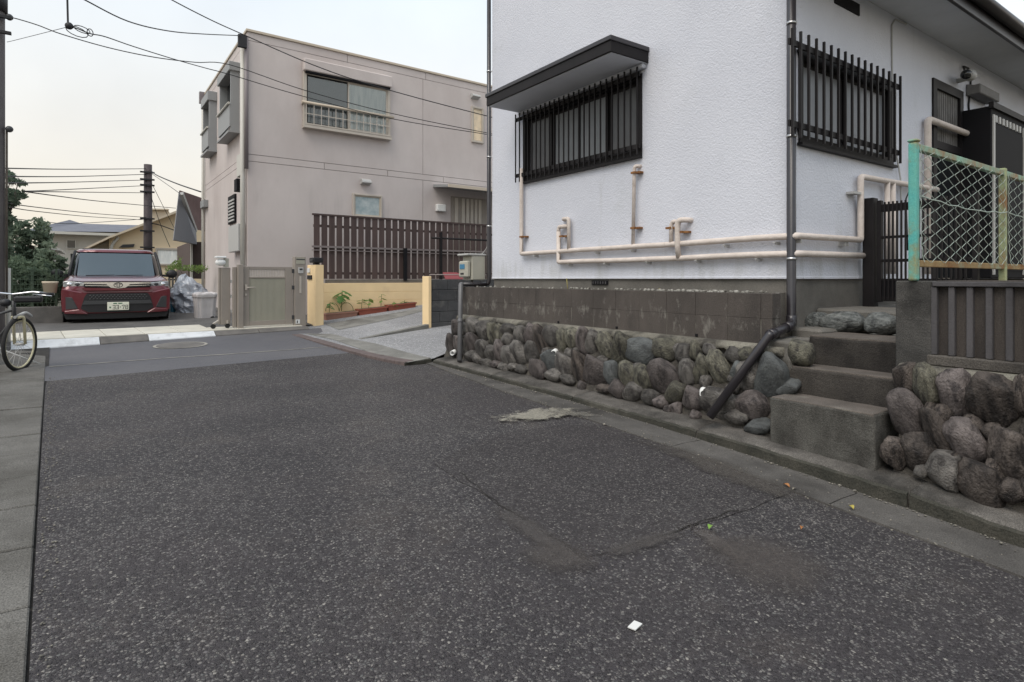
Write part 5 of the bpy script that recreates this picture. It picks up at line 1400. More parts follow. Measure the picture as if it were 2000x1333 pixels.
# small lower window, amber slit window, hoods, lamp, canopy, door
def small_window(x0, y0, x1, y1, glass, fr_m, w=.05, skew=0):
    a, zt_ = BF.v_(x0, y0); b, _ = BF.v_(x1, y1); zb_ = BF.v_(x0, y1)[1]
    mb = MB(BF)
    mb.box(a, a+w, -.06, 0, zb_, zt_); mb.box(b-w, b, -.06, 0, zb_, zt_); mb.box(a+w, b-w, -.06, 0, zb_, zb_+w); mb.box(a+w, b-w, -.06, 0, zt_-w, zt_)
    f = mb.build('window', fr_m, bh, bevel=.005)
    MB(BF).box(a+w, b-w, -.02, -.005, zb_+w, zt_-w).build('pane', glass, f)
    mb = MB(BF); q = w*.6
    mb.box(a+w, a+w+q, -.035, -.02, zb_+w, zt_-w); mb.box(b-w-q, b-w, -.035, -.02, zb_+w, zt_-w); mb.box(a+w+q, b-w-q, -.035, -.02, zt_-w-q, zt_-w); mb.box(a+w+q, b-w-q, -.035, -.02, zb_+w, zb_+w+q)
    mb.build('sash', m_bcap, f)
small_window(688, 378, 745, 424, m_gcloud, m_bmetal, .045)
small_window(920, 208, 943, 278, m_pinkw, m_bmetal, .05)
for (x0, y0, x1, y1) in ((707, 348, 725, 362), (923, 181, 938, 194)):
    a, z1_ = BF.v_(x0, y0, -.12); b, z0_ = BF.v_(x1, y1, -.12)
    mb = MB(BF); n = 7; vs = []
    for u in (a, b):
        vs += [(u, -.002, z0_)] + [(u, -.16*math.sin(t*math.pi/2/(n-1)), z0_+.05+(z1_-z0_-.05)*math.cos(t*math.pi/2/(n-1))) for t in range(n)][::-1] 
    m_ = n+1
    fs = [(j, (j+1) % m_, m_+(j+1) % m_, m_+j) for j in range(m_)] + [tuple(range(m_)), tuple(range(m_, 2*m_))[::-1]]
    mb.add(vs, fs).build('vent_hood', m_lgrey, bh, clean=True)
a, z1_ = BF.v_(853.5, 399, -.1); b, z0_ = BF.v_(870, 414, -.1)
MB(BF).box(a, b, -.14, 0, z0_, z1_).build('porch_lamp', m_white, bh, bevel=.015)
uw = BF.v_(845.7, 365)[0]; vfr = -0.05
while vfr > -2.5 and BF.v_(875, 362, vfr)[0] > uw: vfr -= .02
zf1 = BF.v_(876, 360.5, vfr)[1]; zf0 = BF.v_(876, 365, vfr)[1]; zw = BF.v_(845.7, 366)[1]
mb = MB(BF); mb.prism([(0, zw), (vfr, zf0), (vfr, zf1), (0, zw+.08)], 'x', uw, ue)
MBu = mb.build('porch_canopy', m_bgrey, bh, clean=True)
MB(BF).box(uw-.01, ue, vfr-.03, vfr-.002, zf0-.01, zf1+.01).build('canopy_edge', m_bcap, MBu)
a, zdt = BF.v_(884, 384); b = BF.v_(950, 384)[0]
MB(BF).box(a-.06, b+.06, -.03, 0, .8, zdt).build('front_door', m_taupe, bh, bevel=.004)
dd_ = [o for o in bh.children if o.name.startswith('front_door')][0]
for x0, x1 in ((887, 893), (900, 906), (909, 914.5), (917.5, 922.5), (925.5, 930.5), (933, 938.5)):
    q0, q1 = BF.v_(x0, 400)[0], BF.v_(x1, 400)[0]; MB(BF).box(q0, q1, -.05, -.031, .85, zdt-.04).build('door_strip', m_bmetal, dd_)
# left side: bay shutters, pipes, meter, louvre window
def Z7(x, y): return 380+x/5.125, 90+y/5.125
def side_bay(pt, hood, cas, rail, un=-.25):
    # all given by near/far v limits and heights on the plane u = un
    (vn, zh1), (vf, _) = BF.u_(*hood[0], un), BF.u_(*hood[1], un)
    zh0 = BF.u_(*hood[2], un)[1]
    fr = MB(BF).box(un, 0, vn, vf, zh0, zh1).build('shutter_hood', m_bgrey, bh, bevel=.01)
    zr = BF.u_(*rail[0], un)[1]; zbm = BF.u_(*cas, un)[1]
    MB(BF).box(un+.05, 0, vn+.05, vn+.12, zbm, zh0).build('side_casing', m_bgrey, fr)
    MB(BF).box(un+.05, 0, vf-.12, vf-.05, zbm, zh0).build('side_casing', m_bgrey, fr)
    MB(BF).box(-.02, -.002, vn+.13, vf-.13, zr, zh0).build('pane', m_gdark, fr)
    MB(BF).box(un+.02, un+.05, vn+.05, vf-.05, zbm+.1, zr-.02).build('bay_panel', m_bgrey, fr)
    MB(BF).box(un-.01, 0, vn+.02, vf-.02, zbm-.05, zbm).build('bay_base', m_bgrey, fr)
    mb = MB(BF); mb.tube([(un, vn+.03, zr), (un, vf-.03, zr)], .03, 8); mb.build('bay_rail', m_bpipe, fr)
side_bay(None, (Z7(345, 145), Z7(225, 330), Z7(345, 235)), Z7(390, 790), (Z7(370, 535),))
side_bay(None, (Z7(130, 445), Z7(62, 560), Z7(135, 530)), Z7(170, 990), (Z7(150, 785),))
un = -.08
def sidept(px, py, u=un):
    v, z = BF.u_(px, py, u); return (u, v, z)
vv = BF.u_(474, 300, un)[0]
mb = MB(BF); mb.tube([(un, vv, BF.u_(474, 95, un)[1]), (un, vv, .8)], .055, 10); mb.build('drain_pipe', m_bpipe, bh)
mb = MB(BF); mb.tube([(-.03, -.04, zt-.2), (-.03, -.04, BF.v_(482, 330, -.04)[1])], .045, 10); mb.build('drain_pipe', m_bdrain_v, bh)
mb = MB(BF); mb.tube([(-.06, Ld-.06, zt-.3), (-.06, Ld-.06, .7)], .045, 10); mb.build('drain_pipe', m_bdrain_v if False else m_bpipe, bh)
mb = MB(BF); mb.box(-.16, .0, Ld-.1, Ld+.05, BF.u_(395, 200, -.1)[1], BF.u_(395, 178, -.1)[1]); mb.build('rain_head', m_bdrain_v, bh)
def side_box(name, x0, y0, x1, y1, m, dpt=.14):
    v1, z1_ = BF.u_(x0, y0, -dpt); v0, z0_ = BF.u_(x1, y1, -dpt)
    z1_ = max(BF.u_(x1, y0, -dpt)[1], z1_) if False else BF.u_((x0+x1)/2, y0, -dpt)[1]; z0_ = BF.u_((x0+x1)/2, y1, -dpt)[1]
    return MB(BF).box(-dpt, 0, v0, v1, z0_, z1_).build(name, m, bh, bevel=.008)
f = side_box('conduit_frame', 462, 302, 469, 345, m_bpipe, .10)
side_box('meter', 457, 350, 462, 374, m_black, .16)
lw = side_box('louvre_window', 445, 382, 458, 437, m_black, .05)
for i in range(7):
    v0, za = BF.u_(456, 390+i*6.6, -.07); v1, _ = BF.u_(446, 390+i*6.6, -.07)
    MB(BF).box(-.075, -.052, v0, v1, za-.02, za+.02).build('louvre', m_lgrey, lw)
side_box('utility_box', 446, 440, 465, 492, m_lgrey, .16)
side_box('conduit_box', 391, 392, 397, 406, m_bgrey, .14)
# service bracket with insulators on the front top corner
mb = MB(BF); p0 = BF.v_(473, 72, -.1); mb.box(-.22, -.03, -.12, -.04, p0[1]-.25, p0[1]+.05); mb.build('service_bracket', m_cable, bh, bevel=.01)

# ------------------------------------------------------------------ brown slat fence on its low wall, handrails
FV = -1.05
def Z3(x, y): return 400+x/3.448, 380+y/3.448
sf = thing('slat_fence', 'brown vertical board fence with thin gaps and capping rail in front of the taupe house', 'fence', BF.w(BF.v_(700, 500, FV)[0], FV, .8))
fu0, fz1 = BF.v_(613, 418, FV); fu1 = BF.v_(952, 440, FV)[0]; fz0 = BF.v_(640, 545, FV)[1]
nsl = 27; per = (fu1-fu0)/nsl
nsl2 = nsl+12
mesh0 = None
sl_me = None
for i in range(nsl2):
    a = fu0+i*per
    mb = MB(BF); mb.box(a+.003, a+per*.76, FV, FV+.022, fz0+random.uniform(-.004, .004), fz1-.03); mb.build('slat', m_fwood, sf)
MB(BF).box(fu0-.03, fu0+nsl2*per, FV-.02, FV+.05, fz1-.028, fz1+.012).build('cap_rail', m_fwood, sf)
zr = BF.v_(660, 485, FV-.06)[1]
mb = MB(BF); mb.box(fu0-.05, fu0+nsl2*per, FV-.05, FV-.003, zr, zr+.045); mb.box(fu0-.05, fu0+nsl2*per, FV-.05, FV-.003, zr-.07, zr-.05); mb.build('mid_rail', m_frail, sf)
mb = MB(BF); mb.box(fu0-.0, fu0+nsl2*per, FV+.024, FV+.05, fz0+.1, fz0+.16); mb.box(fu0, fu0+nsl2*per, FV+.024, FV+.05, fz1-.3, fz1-.24); mb.build('back_rail', m_fwood, sf)
for px in (792,):
    u = BF.v_(px, 500, FV-.1)[0]; MB(BF).box(u-.04, u+.04, FV-.12, FV-.052, fz0-.05, zr+.05).build('fence_post', m_black, sf)
MB(BF).box(fu0+.3, fu0+nsl2*per, FV-.06, FV+.1, fz0-.12, fz0-.02).build('base_kerb', m_found, sf)
YV = FV-.18
yw = thing('yellow_wall', 'low yellow rendered wall with two scored lines beneath the brown slat fence', 'wall', BF.w(BF.v_(720, 600, YV)[0], YV, .5))
yu0 = BF.v_(625, 600, YV)[0]; yu1 = BF.v_(838, 590, YV)[0]; yz1 = BF.v_(700, 553, YV)[1]
zs = [0.2, BF.v_(700, 588, YV)[1], BF.v_(700, 571, YV)[1], yz1]
for a, b in zip(zs[:-1], zs[1:]): MB(BF).box(yu0, yu1+4, YV, YV+.13, a+.004, b-.004).build('render_band', m_yellow, yw, bevel=.003)
MB(BF).box(yu0+.01, yu1+3.9, YV+.006, YV+.12, .2, yz1-.006).build('wall_core', m_yellow, yw)
hr = thing('handrail', 'dark brown handrail with slim post in front of the right end of the slat fence', 'handrail', BF.w(BF.v_(860, 500, FV-.5)[0], FV-.5, .9))
a, z = BF.v_(843, 465, FV-.5); b = BF.v_(958, 470, FV-.5)[0]
mb = MB(BF); mb.tube([(a, FV-.5, z), (b, FV-.5, z)], .025, 8); mb.build('rail', m_bronze, hr)
for px in (861,):
    u = BF.v_(px, 500, FV-.5)[0]; MB(BF).box(u-.03, u+.03, FV-.53, FV-.47, .75, z+.15).build('post', m_bronze, hr)

# ------------------------------------------------------------------ yellow gate pillar with black letter box
pc = atZ(615.5, 638.5, .42)
PFv = (pc-KF.o).dot(KF.V); PFu = (pc-KF.o).dot(KF.U)
pu1 = KF.v_(632.5, 600, PFv)[0]; pv1 = KF.u_(600, 600, PFu)[0]; pzt = KF.v_(616, 517.5, PFv)[1]
gp = thing('gate_pillar', 'yellow rendered square pillar with chipped foot beside the taupe gate', 'pillar', KF.w(PFu, PFv, .4))
rough = MB(KF).box(PFu, pu1, PFv, pv1, .30, pzt).build('pillar', m_yellow, gp, bevel=.01)
v0, z1_ = KF.u_(606.5, 524, PFu); v1, z0_ = KF.u_(602.5, 533, PFu)
MB(KF).box(PFu-.03, PFu, v0, v1, z0_, z1_).build('door_phone', m_white, gp, bevel=.004)
v0, z1_ = KF.u_(610, 538, PFu); v1, z0_ = KF.u_(602, 546, PFu)
MB(KF).box(PFu-.025, PFu, v0, v1, z0_, z1_).build('name_plate', m_ink, gp, bevel=.003)
lb = thing('letter_box', 'black metal letter box sitting on top of the yellow gate pillar', 'letter box', KF.w((PFu+pu1)/2, (PFv+pv1)/2, pzt))
a0 = KF.v_(613, 510, PFv-.02)[0]; a1 = KF.v_(631.5, 510, PFv-.02)[0]; zt_ = KF.v_(620, 503.5, PFv-.02)[1]
vb = KF.u_(604.5, 510, PFu-.03)[0]
MB(KF).box(a0, a1, PFv-.02, vb, pzt+.045, zt_).build('box', m_plast, lb, bevel=.012)
MB(KF).box(a0+.06, a1-.06, PFv+.05, vb-.06, pzt+.001, pzt+.045).build('foot', m_plast, lb)
MB(KF).box(a0-.012, a0, PFv+.02, vb-.05, pzt+.07, zt_-.03).build('flap', m_plast_g, lb, bevel=.004)

# ------------------------------------------------------------------ taupe gate, intercom post, folded gate
gz = 0.484
g0 = atZ(468, 641.5, gz); GV = (g0-KF.o).dot(KF.V)
K = lambda px, py, v=GV: KF.v_(px, py, v)
gate = thing('entrance_gate', 'taupe aluminium garden gate with finely ribbed panel and lever handle', 'gate', KF.w(K(520, 630)[0], GV, gz))
zt_ = K(500, 521)[1]; zb_ = gz+.035
def kb(mb, x0, x1, z0, z1, v0=0, v1=.05): mb.box(K(x0, 600)[0], K(x1, 600)[0], GV+v0, GV+v1, z0, z1); return mb
kb(MB(KF), 463, 474, gz-.05, K(470, 517)[1], -.06, .04).build('gate_post', m_taupe, gate, bevel=.006)
mb = MB(KF)
zp = K(500, 541)[1]; zq = K(500, 527)[1]
kb(mb, 475, 487, zb_, zt_); kb(mb, 557.5, 571, zb_, zt_); kb(mb, 487.2, 557.3, zq, zt_, .004, .046); kb(mb, 487.2, 557.3, zp-.03, zp, .004, .046); kb(mb, 487.2, 557.3, zb_, zb_+.09, .004, .046)
mb.build('gate_frame', m_taupe, gate, bevel=.004)
n = 30; ua, ub = K(487.5, 600)[0], K(557, 600)[0]
for i in range(n):
    u = ua+(ub-ua)*(i+.5)/n; w = (ub-ua)/n*.36
    MB(KF).box(u-w, u+w, GV+.015, GV+.03, zb_+.09, zp-.03).build('rib', m_gatepl, gate)
MB(KF).box(ua, ub, GV+.03, GV+.036, zb_+.09, zp-.03).build('gate_panel', m_taupe, gate)
for i in range(22):
    u = ua+(ub-ua)*(i+.5)/22; MB(KF).box(u-.008, u+.008, GV+.016, GV+.032, zp, zq).build('bar', m_bmetal, gate)
hu, hz = K(480, 562); mb = MB(KF); mb.box(hu-.02, hu+.02, GV-.03, GV-.001, hz-.05, hz+.06); mb.tube([(hu, GV-.06, hz), (hu+.16, GV-.06, hz)], .012, 6); mb.box(hu-.018, hu+.018, GV-.02, GV-.001, hz-.16, hz-.12); mb.build('lever_handle', m_bmetal, gate)
for py in (530, 562, 620):
    hu, hz = K(572, py); MB(KF).box(hu-.02, hu+.03, GV-.02, GV+.03, hz-.04, hz+.04).build('hinge', m_plast_g, gate)
ip = thing('intercom_post', 'taupe intercom post with grey door phone and letter slot, right of the ribbed gate', 'post', KF.w(K(585, 630)[0], GV, .42))
kb(MB(KF), 574.5, 596, .40, K(585, 502)[1], -.04, .10).build('post', m_taupe, ip, bevel=.006)
kb(MB(KF), 577, 593.5, K(585, 516)[1], K(585, 504)[1], -.048, -.041).build('letter_slot', m_gatepl, ip)
kb(MB(KF), 577, 593.5, K(585, 508)[1], K(585, 506)[1], -.053, -.0485).build('slot_flap', m_plast_g, ip)
kb(MB(KF), 580.5, 590.5, K(585, 534.5)[1], K(585, 523)[1], -.065, -.041).build('door_phone', m_lgrey, ip, bevel=.005)
kb(MB(KF), 583, 588.5, K(585, 528)[1], K(585, 525)[1], -.068, -.066).build('lens', m_ink, ip)
kb(MB(KF), 583.5, 587, K(585, 573)[1], K(585, 540)[1], -.05, -.041).build('pull_bar', m_bmetal, ip)
kb(MB(KF), 576, 584, K(585, 632)[1], K(585, 624)[1], -.048, -.041).build('sticker', m_white, ip)
kb(MB(KF), 578, 580, K(585, 631)[1], K(585, 626)[1], -.051, -.0485).build('sticker_mark', m_ink, ip)
fg = thing('folding_gate', 'folded taupe concertina driveway gate on black castors, left of the ribbed gate', 'gate', KF.w(K(440, 635)[0], GV, gz))
v2 = GV+.10
kk = lambda x0, x1, y0, y1, d0, d1: MB(KF).box(K(x0, 600, v2)[0], K(x1, 600, v2)[0], v2+d0, v2+d1, K((x0+x1)/2, y1, v2)[1], K((x0+x1)/2, y0, v2)[1])
kk(452.5, 459.5, 522, 639, -.1, -.03).build('gate_stile', m_taupe, fg, bevel=.005)
kk(431, 449.5, 523, 634, -.02, .05).build('gate_leaf', m_taupe, fg, bevel=.006)
kk(427, 430.8, 523, 634, .0, .06).build('gate_leaf', m_taupe, fg, bevel=.006)
for py in (550, 579, 608):
    MB(KF).box(K(449.7, 600, v2)[0], K(453, 600, v2)[0], v2-.03, v2+.0, K(450, py, v2)[1]-.03, K(450, py, v2)[1]+.03).build('hinge', m_lgrey, fg)
for px in (444.5, 416.5):
    u, z = K(px, 640, v2-.05); MB(KF).tube([(u, v2-.06, gz+.055), (u, v2-.02, gz+.055)], .045, 10).build('castor', m_rubber, fg)
    if px < 430: MB(KF).bar((u, v2-.04, gz+.1), (K(428, 600, v2)[0], v2+.02, gz+.16), .03).build('castor_arm', m_bmetal, fg)
    else: MB(KF).box(u-.012, u+.012, v2-.055, v2-.02, gz+.06, gz+.16).build('castor_arm', m_bmetal, fg)
# white sensor lamp on top of the folded gate
u, z = K(431, 510, v2)
sl = thing('sensor_lamp', 'small off white sensor lamp perched at the top of the folded gate', 'lamp', KF.w(u, v2, z-.1))
MB(KF).ell((u, v2, z-.03), (.10, .07, .07), 10, 7).build('lamp_head', m_white, sl)
MB(KF).box(u-.10, u+.09, v2-.07, v2+.05, z+.05, z+.09).build('lamp_hood', m_white, sl, bevel=.01)
MB(KF).box(u+.06, u+.14, v2-.03, v2+.05, z-.12, z+.05).build('lamp_bracket', m_meter, sl)

# ------------------------------------------------------------------ bin, blue tub, tarp-covered bicycle shape
c = atZ(404, 627, .50); u, v = (c-KF.o).dot(KF.U), (c-KF.o).dot(KF.V)
uL, uR = KF.v_(381, 600, v)[0], KF.v_(427, 600, v)[0]; zT = KF.v_(400, 573, v)[1]; z0 = .50
bn = thing('refuse_bin', 'light grey lidded refuse bin with fluted sides beside the folded gate', 'bin', KF.w((uL+uR)/2, v, z0))
mb = MB(KF); n = 40; vs = []; hw = (uR-uL)/2; cu = (uL+uR)/2
for k, (t, zz) in enumerate(((.80, z0+.03), (.84, z0+.25), (.92, zT-.10), (.93, zT-.06))):
    for j in range(n):
        a = 2*math.pi*j/n; e = .5
        x = math.copysign(abs(math.cos(a))**e, math.cos(a)); y = math.copysign(abs(math.sin(a))**e, math.sin(a))
        fl = 1+.03*(1 if j % 4 < 2 else -1)*(k < 3)
        vs.append((cu+x*hw*t*fl, v+.20+y*.22*t*fl, zz))
fs = [(k*n+j, k*n+(j+1) % n, (k+1)*n+(j+1) % n, (k+1)*n+j) for k in range(3) for j in range(n)] + [tuple(range(n))[::-1], tuple(range(3*n, 4*n))]
mb.add(vs, fs).build('bin_body', m_binw, bn, clean=True)
mb = MB(KF); vs = []
for (t, zz) in ((.98, zT-.09), (1.0, zT-.04), (.96, zT-.01), (.5, zT+.015)):
    for j in range(n):
        a = 2*math.pi*j/n; e = .5
        x = math.copysign(abs(math.cos(a))**e, math.cos(a)); y = math.copysign(abs(math.sin(a))**e, math.sin(a))
        vs.append((cu+x*hw*t, v+.20+y*.23*t, zz+.012*math.sin(j*1.7)))
mb.add(vs, fs).build('bin_lid', m_binw, bn, clean=True)
mb = MB(KF); mb.tube([(cu+.5*hw, v+.02, z0+.05), (cu+.5*hw, v+.06, z0+.05)], .05, 10); mb.build('castor', m_rubber, bn)
c = atZ(345, 612, .57); u, v = (c-KF.o).dot(KF.U), (c-KF.o).dot(KF.V)
mb = MB(KF); uL, uR = KF.v_(331, 600, v)[0], KF.v_(366, 600, v)[0]; zT = KF.v_(345, 576, v)[1]; zq = .565
mb.hexa([(uL+.05, v, zq), (uR, v, zq), (uR, v+.35, zq), (uL+.05, v+.35, zq), (uL, v-.03, zT), (uR+.05, v-.03, zT), (uR+.05, v+.4, zT), (uL, v+.4, zT)])
bt = thing('blue_tub', 'blue plastic tub standing between the red car and the grey tarpaulin', 'tub', KF.w((uL+uR)/2, v, zq))
mb.build('tub_body', m_blue, bt, bevel=.02, clean=True)
MB(KF).box(uL-.02, uR+.06, v-.06, v-.005, zT-.05, zT+.01).build('tub_rim', m_blue, bt, bevel=.012)
# tarp: crumpled plastic sheet pulled over something lumpy
c = atZ(380, 614, .565); u, v = (c-KF.o).dot(KF.U), (c-KF.o).dot(KF.V)+.25
uL, uR = KF.v_(342, 580, v)[0], KF.v_(420, 580, v)[0]; zT = KF.v_(360, 534, v)[1]
mb = MB(KF); NU, NV = 46, 30; vs = []
cu, hw = (uL+uR)/2, (uR-uL)/2
for k in range(NV+1):
    t = k/NV
    for j in range(NU):
        a = 2*math.pi*j/NU
        top = zT-.10*max(0, math.cos(a)+.2)-.04
        prof_r = (0.12+.88*min(1, t*1.9)**.6)*(1-.22*max(0, t-.55))
        zz = top+(.575-top)*t**1.15
        q = Vector((math.cos(a)*1.6, math.sin(a)*1.6, t*2.4))
        rdg = abs(mnoise.noise(q*1.5))*1.0-.2+abs(mnoise.noise(q*3.2))*.45
        r = prof_r*(1-.34*rdg)
        vs.append((cu-.10*(1-t)*hw*3+math.cos(a)*hw*r, v+.25+math.sin(a)*.42*r, zz+.07*mnoise.noise(q*2.2)*(t < .9)))
fs = [(k*NU+j, k*NU+(j+1) % NU, (k+1)*NU+(j+1) % NU, (k+1)*NU+j) for k in range(NV) for j in range(NU)] + [tuple(range(NU))]
mb.add(vs, fs, False)
own('tarpaulin', mb, m_tarp, 'crumpled grey plastic tarpaulin draped over a lump behind the refuse bin', 'tarpaulin')

# ------------------------------------------------------------------ terracotta planters with young plants
PV = YV-.26
pls = []
for (x0, x1, yb0, yb1, m, lab) in ((636, 699, 628, 622, m_terra_p, 'faded pinkish trough planter nearest the yellow pillar, holding the tall leafy plant'),
                                 (701, 757, 619.5, 613.5, m_terra, 'red brown trough planter in the middle of the row along the yellow wall'),
                                 (759, 813, 611, 605, m_terra, 'red brown trough planter at the upslope end of the row along the yellow wall')):
    ua, za = BF.v_(x0, yb0, PV); ub, zb_ = BF.v_(x1, yb1, PV)
    h = BF.v_(x0, yb0-14.5, PV)[1]-za
    pl = thing('trough_planter', lab, 'planter', BF.w((ua+ub)/2, PV+.1, za), 'planters along the yellow wall')
    mb = MB(BF); t = .02
    mb.hexa([(ua+t, PV+.02, za), (ub-t, PV+.02, zb_), (ub-t, PV+.18, zb_), (ua+t, PV+.18, za), (ua, PV, za+h), (ub, PV, zb_+h), (ub, PV+.22, zb_+h), (ua, PV+.22, za+h)])
    mb.build('trough', m, pl, bevel=.006, clean=True)
    mb = MB(BF); mb.hexa([(ua-.012, PV-.015, za+h-.03), (ub+.012, PV-.015, zb_+h-.03), (ub+.012, PV+.23, zb_+h-.03), (ua-.012, PV+.23, za+h-.03), (ua-.012, PV-.015, za+h+.003), (ub+.012, PV-.015, zb_+h+.003), (ub+.012, PV+.23, zb_+h+.003), (ua-.012, PV+.23, za+h+.003)])
    mb.build('trough_rim', m, pl, bevel=.004, clean=True)
    mb = MB(BF); mb.hexa([(ua+.02, PV+.01, za+h-.02), (ub-.02, PV+.01, zb_+h-.02), (ub-.02, PV+.2, zb_+h-.02), (ua+.02, PV+.2, za+h-.02), (ua+.02, PV+.01, za+h+.006), (ub-.02, PV+.01, zb_+h+.006), (ub-.02, PV+.2, zb_+h+.006), (ua+.02, PV+.2, za+h+.006)])
    mb.build('potting_soil', m_soil, pl, clean=True)
def leaf_mesh(L, W, droop, lobes=0):
    mb = MB(); n = 7; vs = []; fs = []
    for i in range(n+1):
        t = i/n; w = W*math.sin(math.pi*min(1, t*.96+.04))**.7*(1-.3*t)
        if lobes: w *= 1+.28*math.cos(i*math.pi)
        z = -droop*t*t; vs += [(L*t, -w/2, z-.12*w), (L*t, 0, z), (L*t, w/2, z-.12*w)]
    for i in range(n): fs += [(3*i, 3*i+1, 3*i+4, 3*i+3), (3*i+1, 3*i+2, 3*i+5, 3*i+4)]
    return mb.add(vs, fs, True)
LM = [leaf_mesh(.26, .20, .10, 1).mesh('leaf', m_leaf), leaf_mesh(.12, .08, .04).mesh('leaf', m_leaf), leaf_mesh(.12, .08, .04).mesh('leaf', m_leaf_y)]
def plant(px, py, h_px, lab, leaves, big=False, m=2, ypx=None):
    u, z = BF.v_(px, py, PV+.1); zt_ = BF.v_(px, py-h_px, PV+.1)[1]
    p = thing('seedling', lab, 'plant', BF.w(u, PV+.1, z), 'seedlings in the troughs')
    top = (u+.02, PV+.1, zt_)
    MB(BF).tube([(u, PV+.1, z-.02), (u+.012, PV+.11, (z+zt_)/2), top], .009 if big else .006, 5).build('stem', m_stem, p)
    rg = random.Random(px)
    for i in range(leaves):
        t = 1-.55*i/max(1, leaves-1)*(1 if not big else 1)
        c = BF.w(u+.015*t, PV+.1, z+(zt_-z)*t)
        o = bpy.data.objects.new('leaf', LM[0 if (big and i < 4) else m]); COL.objects.link(o); o.parent = p
        o.location = c-root_loc(p); az = rg.uniform(-1.2, 1.2)+(math.pi if i % 2 else 0)
        o.rotation_euler = (rg.uniform(-.5, .5), rg.uniform(-.2, .5), az); s = rg.uniform(.95, 1.45); o.scale = (s, s, s)
    return p
plant(667, 606, 38, 'tallest seedling with broad lobed leaves in the faded planter', 7, True, 1)
plant(643, 609, 18, 'small leafy seedling beside the yellow pillar under the wire hoop', 5, False, 1)
plant(706, 602, 17, 'thin yellow green seedling in the left half of the middle planter', 5)
plant(720, 600, 16, 'drooping yellow green seedling in the centre of the middle planter', 4)
plant(744, 597, 22, 'slender single stem seedling at the right end of the middle planter', 4)
plant(768, 595, 5, 'tiny sprout at the left end of the upslope planter', 3)
plant(789, 592, 5, 'tiny sprout towards the right end of the upslope planter', 3)
for i, (x0, x1) in enumerate(((636, 662), (663, 690))):
    a, z = BF.v_(x0, 608, PV+.06); b, _ = BF.v_(x1, 606, PV+.06); ztp = BF.v_(x0, 592, PV+.06)[1]
    pts = [(a+(b-a)*(.5-.5*math.cos(math.pi*t/12)), PV+.06, z+(ztp-z)*math.sin(math.pi*t/12)) for t in range(13)]
    own('plant_hoop', MB(BF).tube(pts, .007, 5), m_stem, ('thin wire plant hoop next to the yellow pillar' , 'thin wire plant hoop right of the tallest seedling')[i], 'hoop', 'hoops in the faded planter')

# ------------------------------------------------------------------ dark stepped block wall at the end of the apron
wp = on_apron(839, 641)
bw = thing('block_wall', 'dark weathered wall of stepped concrete blocks with cream painted end, left of the drain pipe', 'wall', wp)
wy = wp.y; x0 = wp.x
zl = [atY(860, py, wy).z for py in (640, 630, 609.5, 588, 567, 546)]
for k in range(5):
    za, zb_ = zl[k], zl[k+1]
    if k == 0: za -= .15
    off = .016*k
    x = x0+.04; s = 0
    while x < x0+3.2:
        w = .40 if (x > x0+.05 or k % 2 == 0) else .2
        MB().box(x, x+w-.006, wy+off, wy+.20+off, za+.004, zb_-.002).build('block', m_dblock, bw, bevel=.006)
        x += w
MB().box(x0+.05, x0+3.1, wy+.09, wy+.24, zl[0]-.1, zl[5]-.02).build('wall_core', m_dblock, bw)
MB().box(x0-.03, x0+.036, wy-.01, wy+.26, zl[0]-.1, zl[5]+.06).build('end_post', m_yellow, bw, bevel=.006)
a = atY(868, 545, wy+.5); b = atY(935, 545, wy+.5); 
mb = MB(); mb.hexa([(a.x, wy+.45, a.z-.02), (b.x, wy+.45, a.z-.02), (b.x, wy+1.5, a.z+.12), (a.x+.5, wy+1.5, a.z+.12), (a.x, wy+.45, a.z), (b.x, wy+.45, a.z), (b.x, wy+1.5, a.z+.15), (a.x+.5, wy+1.5, a.z+.15)])
own('red_sheet', mb, m_redsh, 'faded red sheet lying on top behind the dark block wall', 'sheet')
mb = MB(); za = atY(850, 537, wy+.2).z
mb.tube([(x0+.1, wy+.2, za), (x0+3, wy+.2, za)], .012, 6); 
for q in (.12, 1.2, 2.4): mb.bar((x0+q, wy+.2, zl[5]-.03), (x0+q, wy+.2, za), .016)
own('low_rail', mb, m_frail, 'thin grey rail running just above the dark block wall', 'rail')
# ------------------------------------------------------------------ red car in the driveway
CY = 14.6
cl, cr = atY(119, 634, CY), atY(333, 626, CY)
cxm = (cl.x+cr.x)/2; cz = (cl.z+cr.z)/2
car = thing('parked_car', 'dark red boxy hatchback parked nose out in the driveway, plate 33-78', 'car', (cxm, CY+1.8, cz))
HW = (cr.x-cl.x)/2*1.015
def CP(x, y, z): return (cxm+x, CY+y, cz+z+.13*max(0, z-.95))     # tall cabin
def loft(rings, close=True):
    """rings: lists of points, all the same length"""
    mb = MB(); n = len(rings[0]); vs = [p for r in rings for p in r]; m_ = len(rings)
    fs = [(k*n+j, k*n+(j+1) % n, (k+1)*n+(j+1) % n, (k+1)*n+j) for k in range(m_-1) for j in range(n)]
    fs += [tuple(range(n))[::-1], tuple((m_-1)*n+j for j in range(n))]
    return mb.add(vs, fs, True)
def rring(hw, z0, z1, y, e=.42, n=28, yb=0.0, bulge=0.0):
    """rounded-rectangle section at y; yb pulls the middle forward (bow of the nose)"""
    out = []
    for j in range(n):
        a = 2*math.pi*(j+.5)/n
        cx, cy = math.cos(a), math.sin(a)
        x = math.copysign(abs(cx)**e, cx)*hw; z = (z0+z1)/2+math.copysign(abs(cy)**e, cy)*(z1-z0)/2
        out.append(CP(x, y-yb*(1-(x/hw)**2)+bulge*0, z))
    return out
def smooth_obj(o, ang=35):
    me = o.data
    bm = bmesh.new(); bm.from_mesh(me)
    for e in bm.edges:
        e.smooth = not (len(e.link_faces) == 2 and e.calc_face_angle(0) > math.radians(ang))
    bm.to_mesh(me); bm.free(); return o
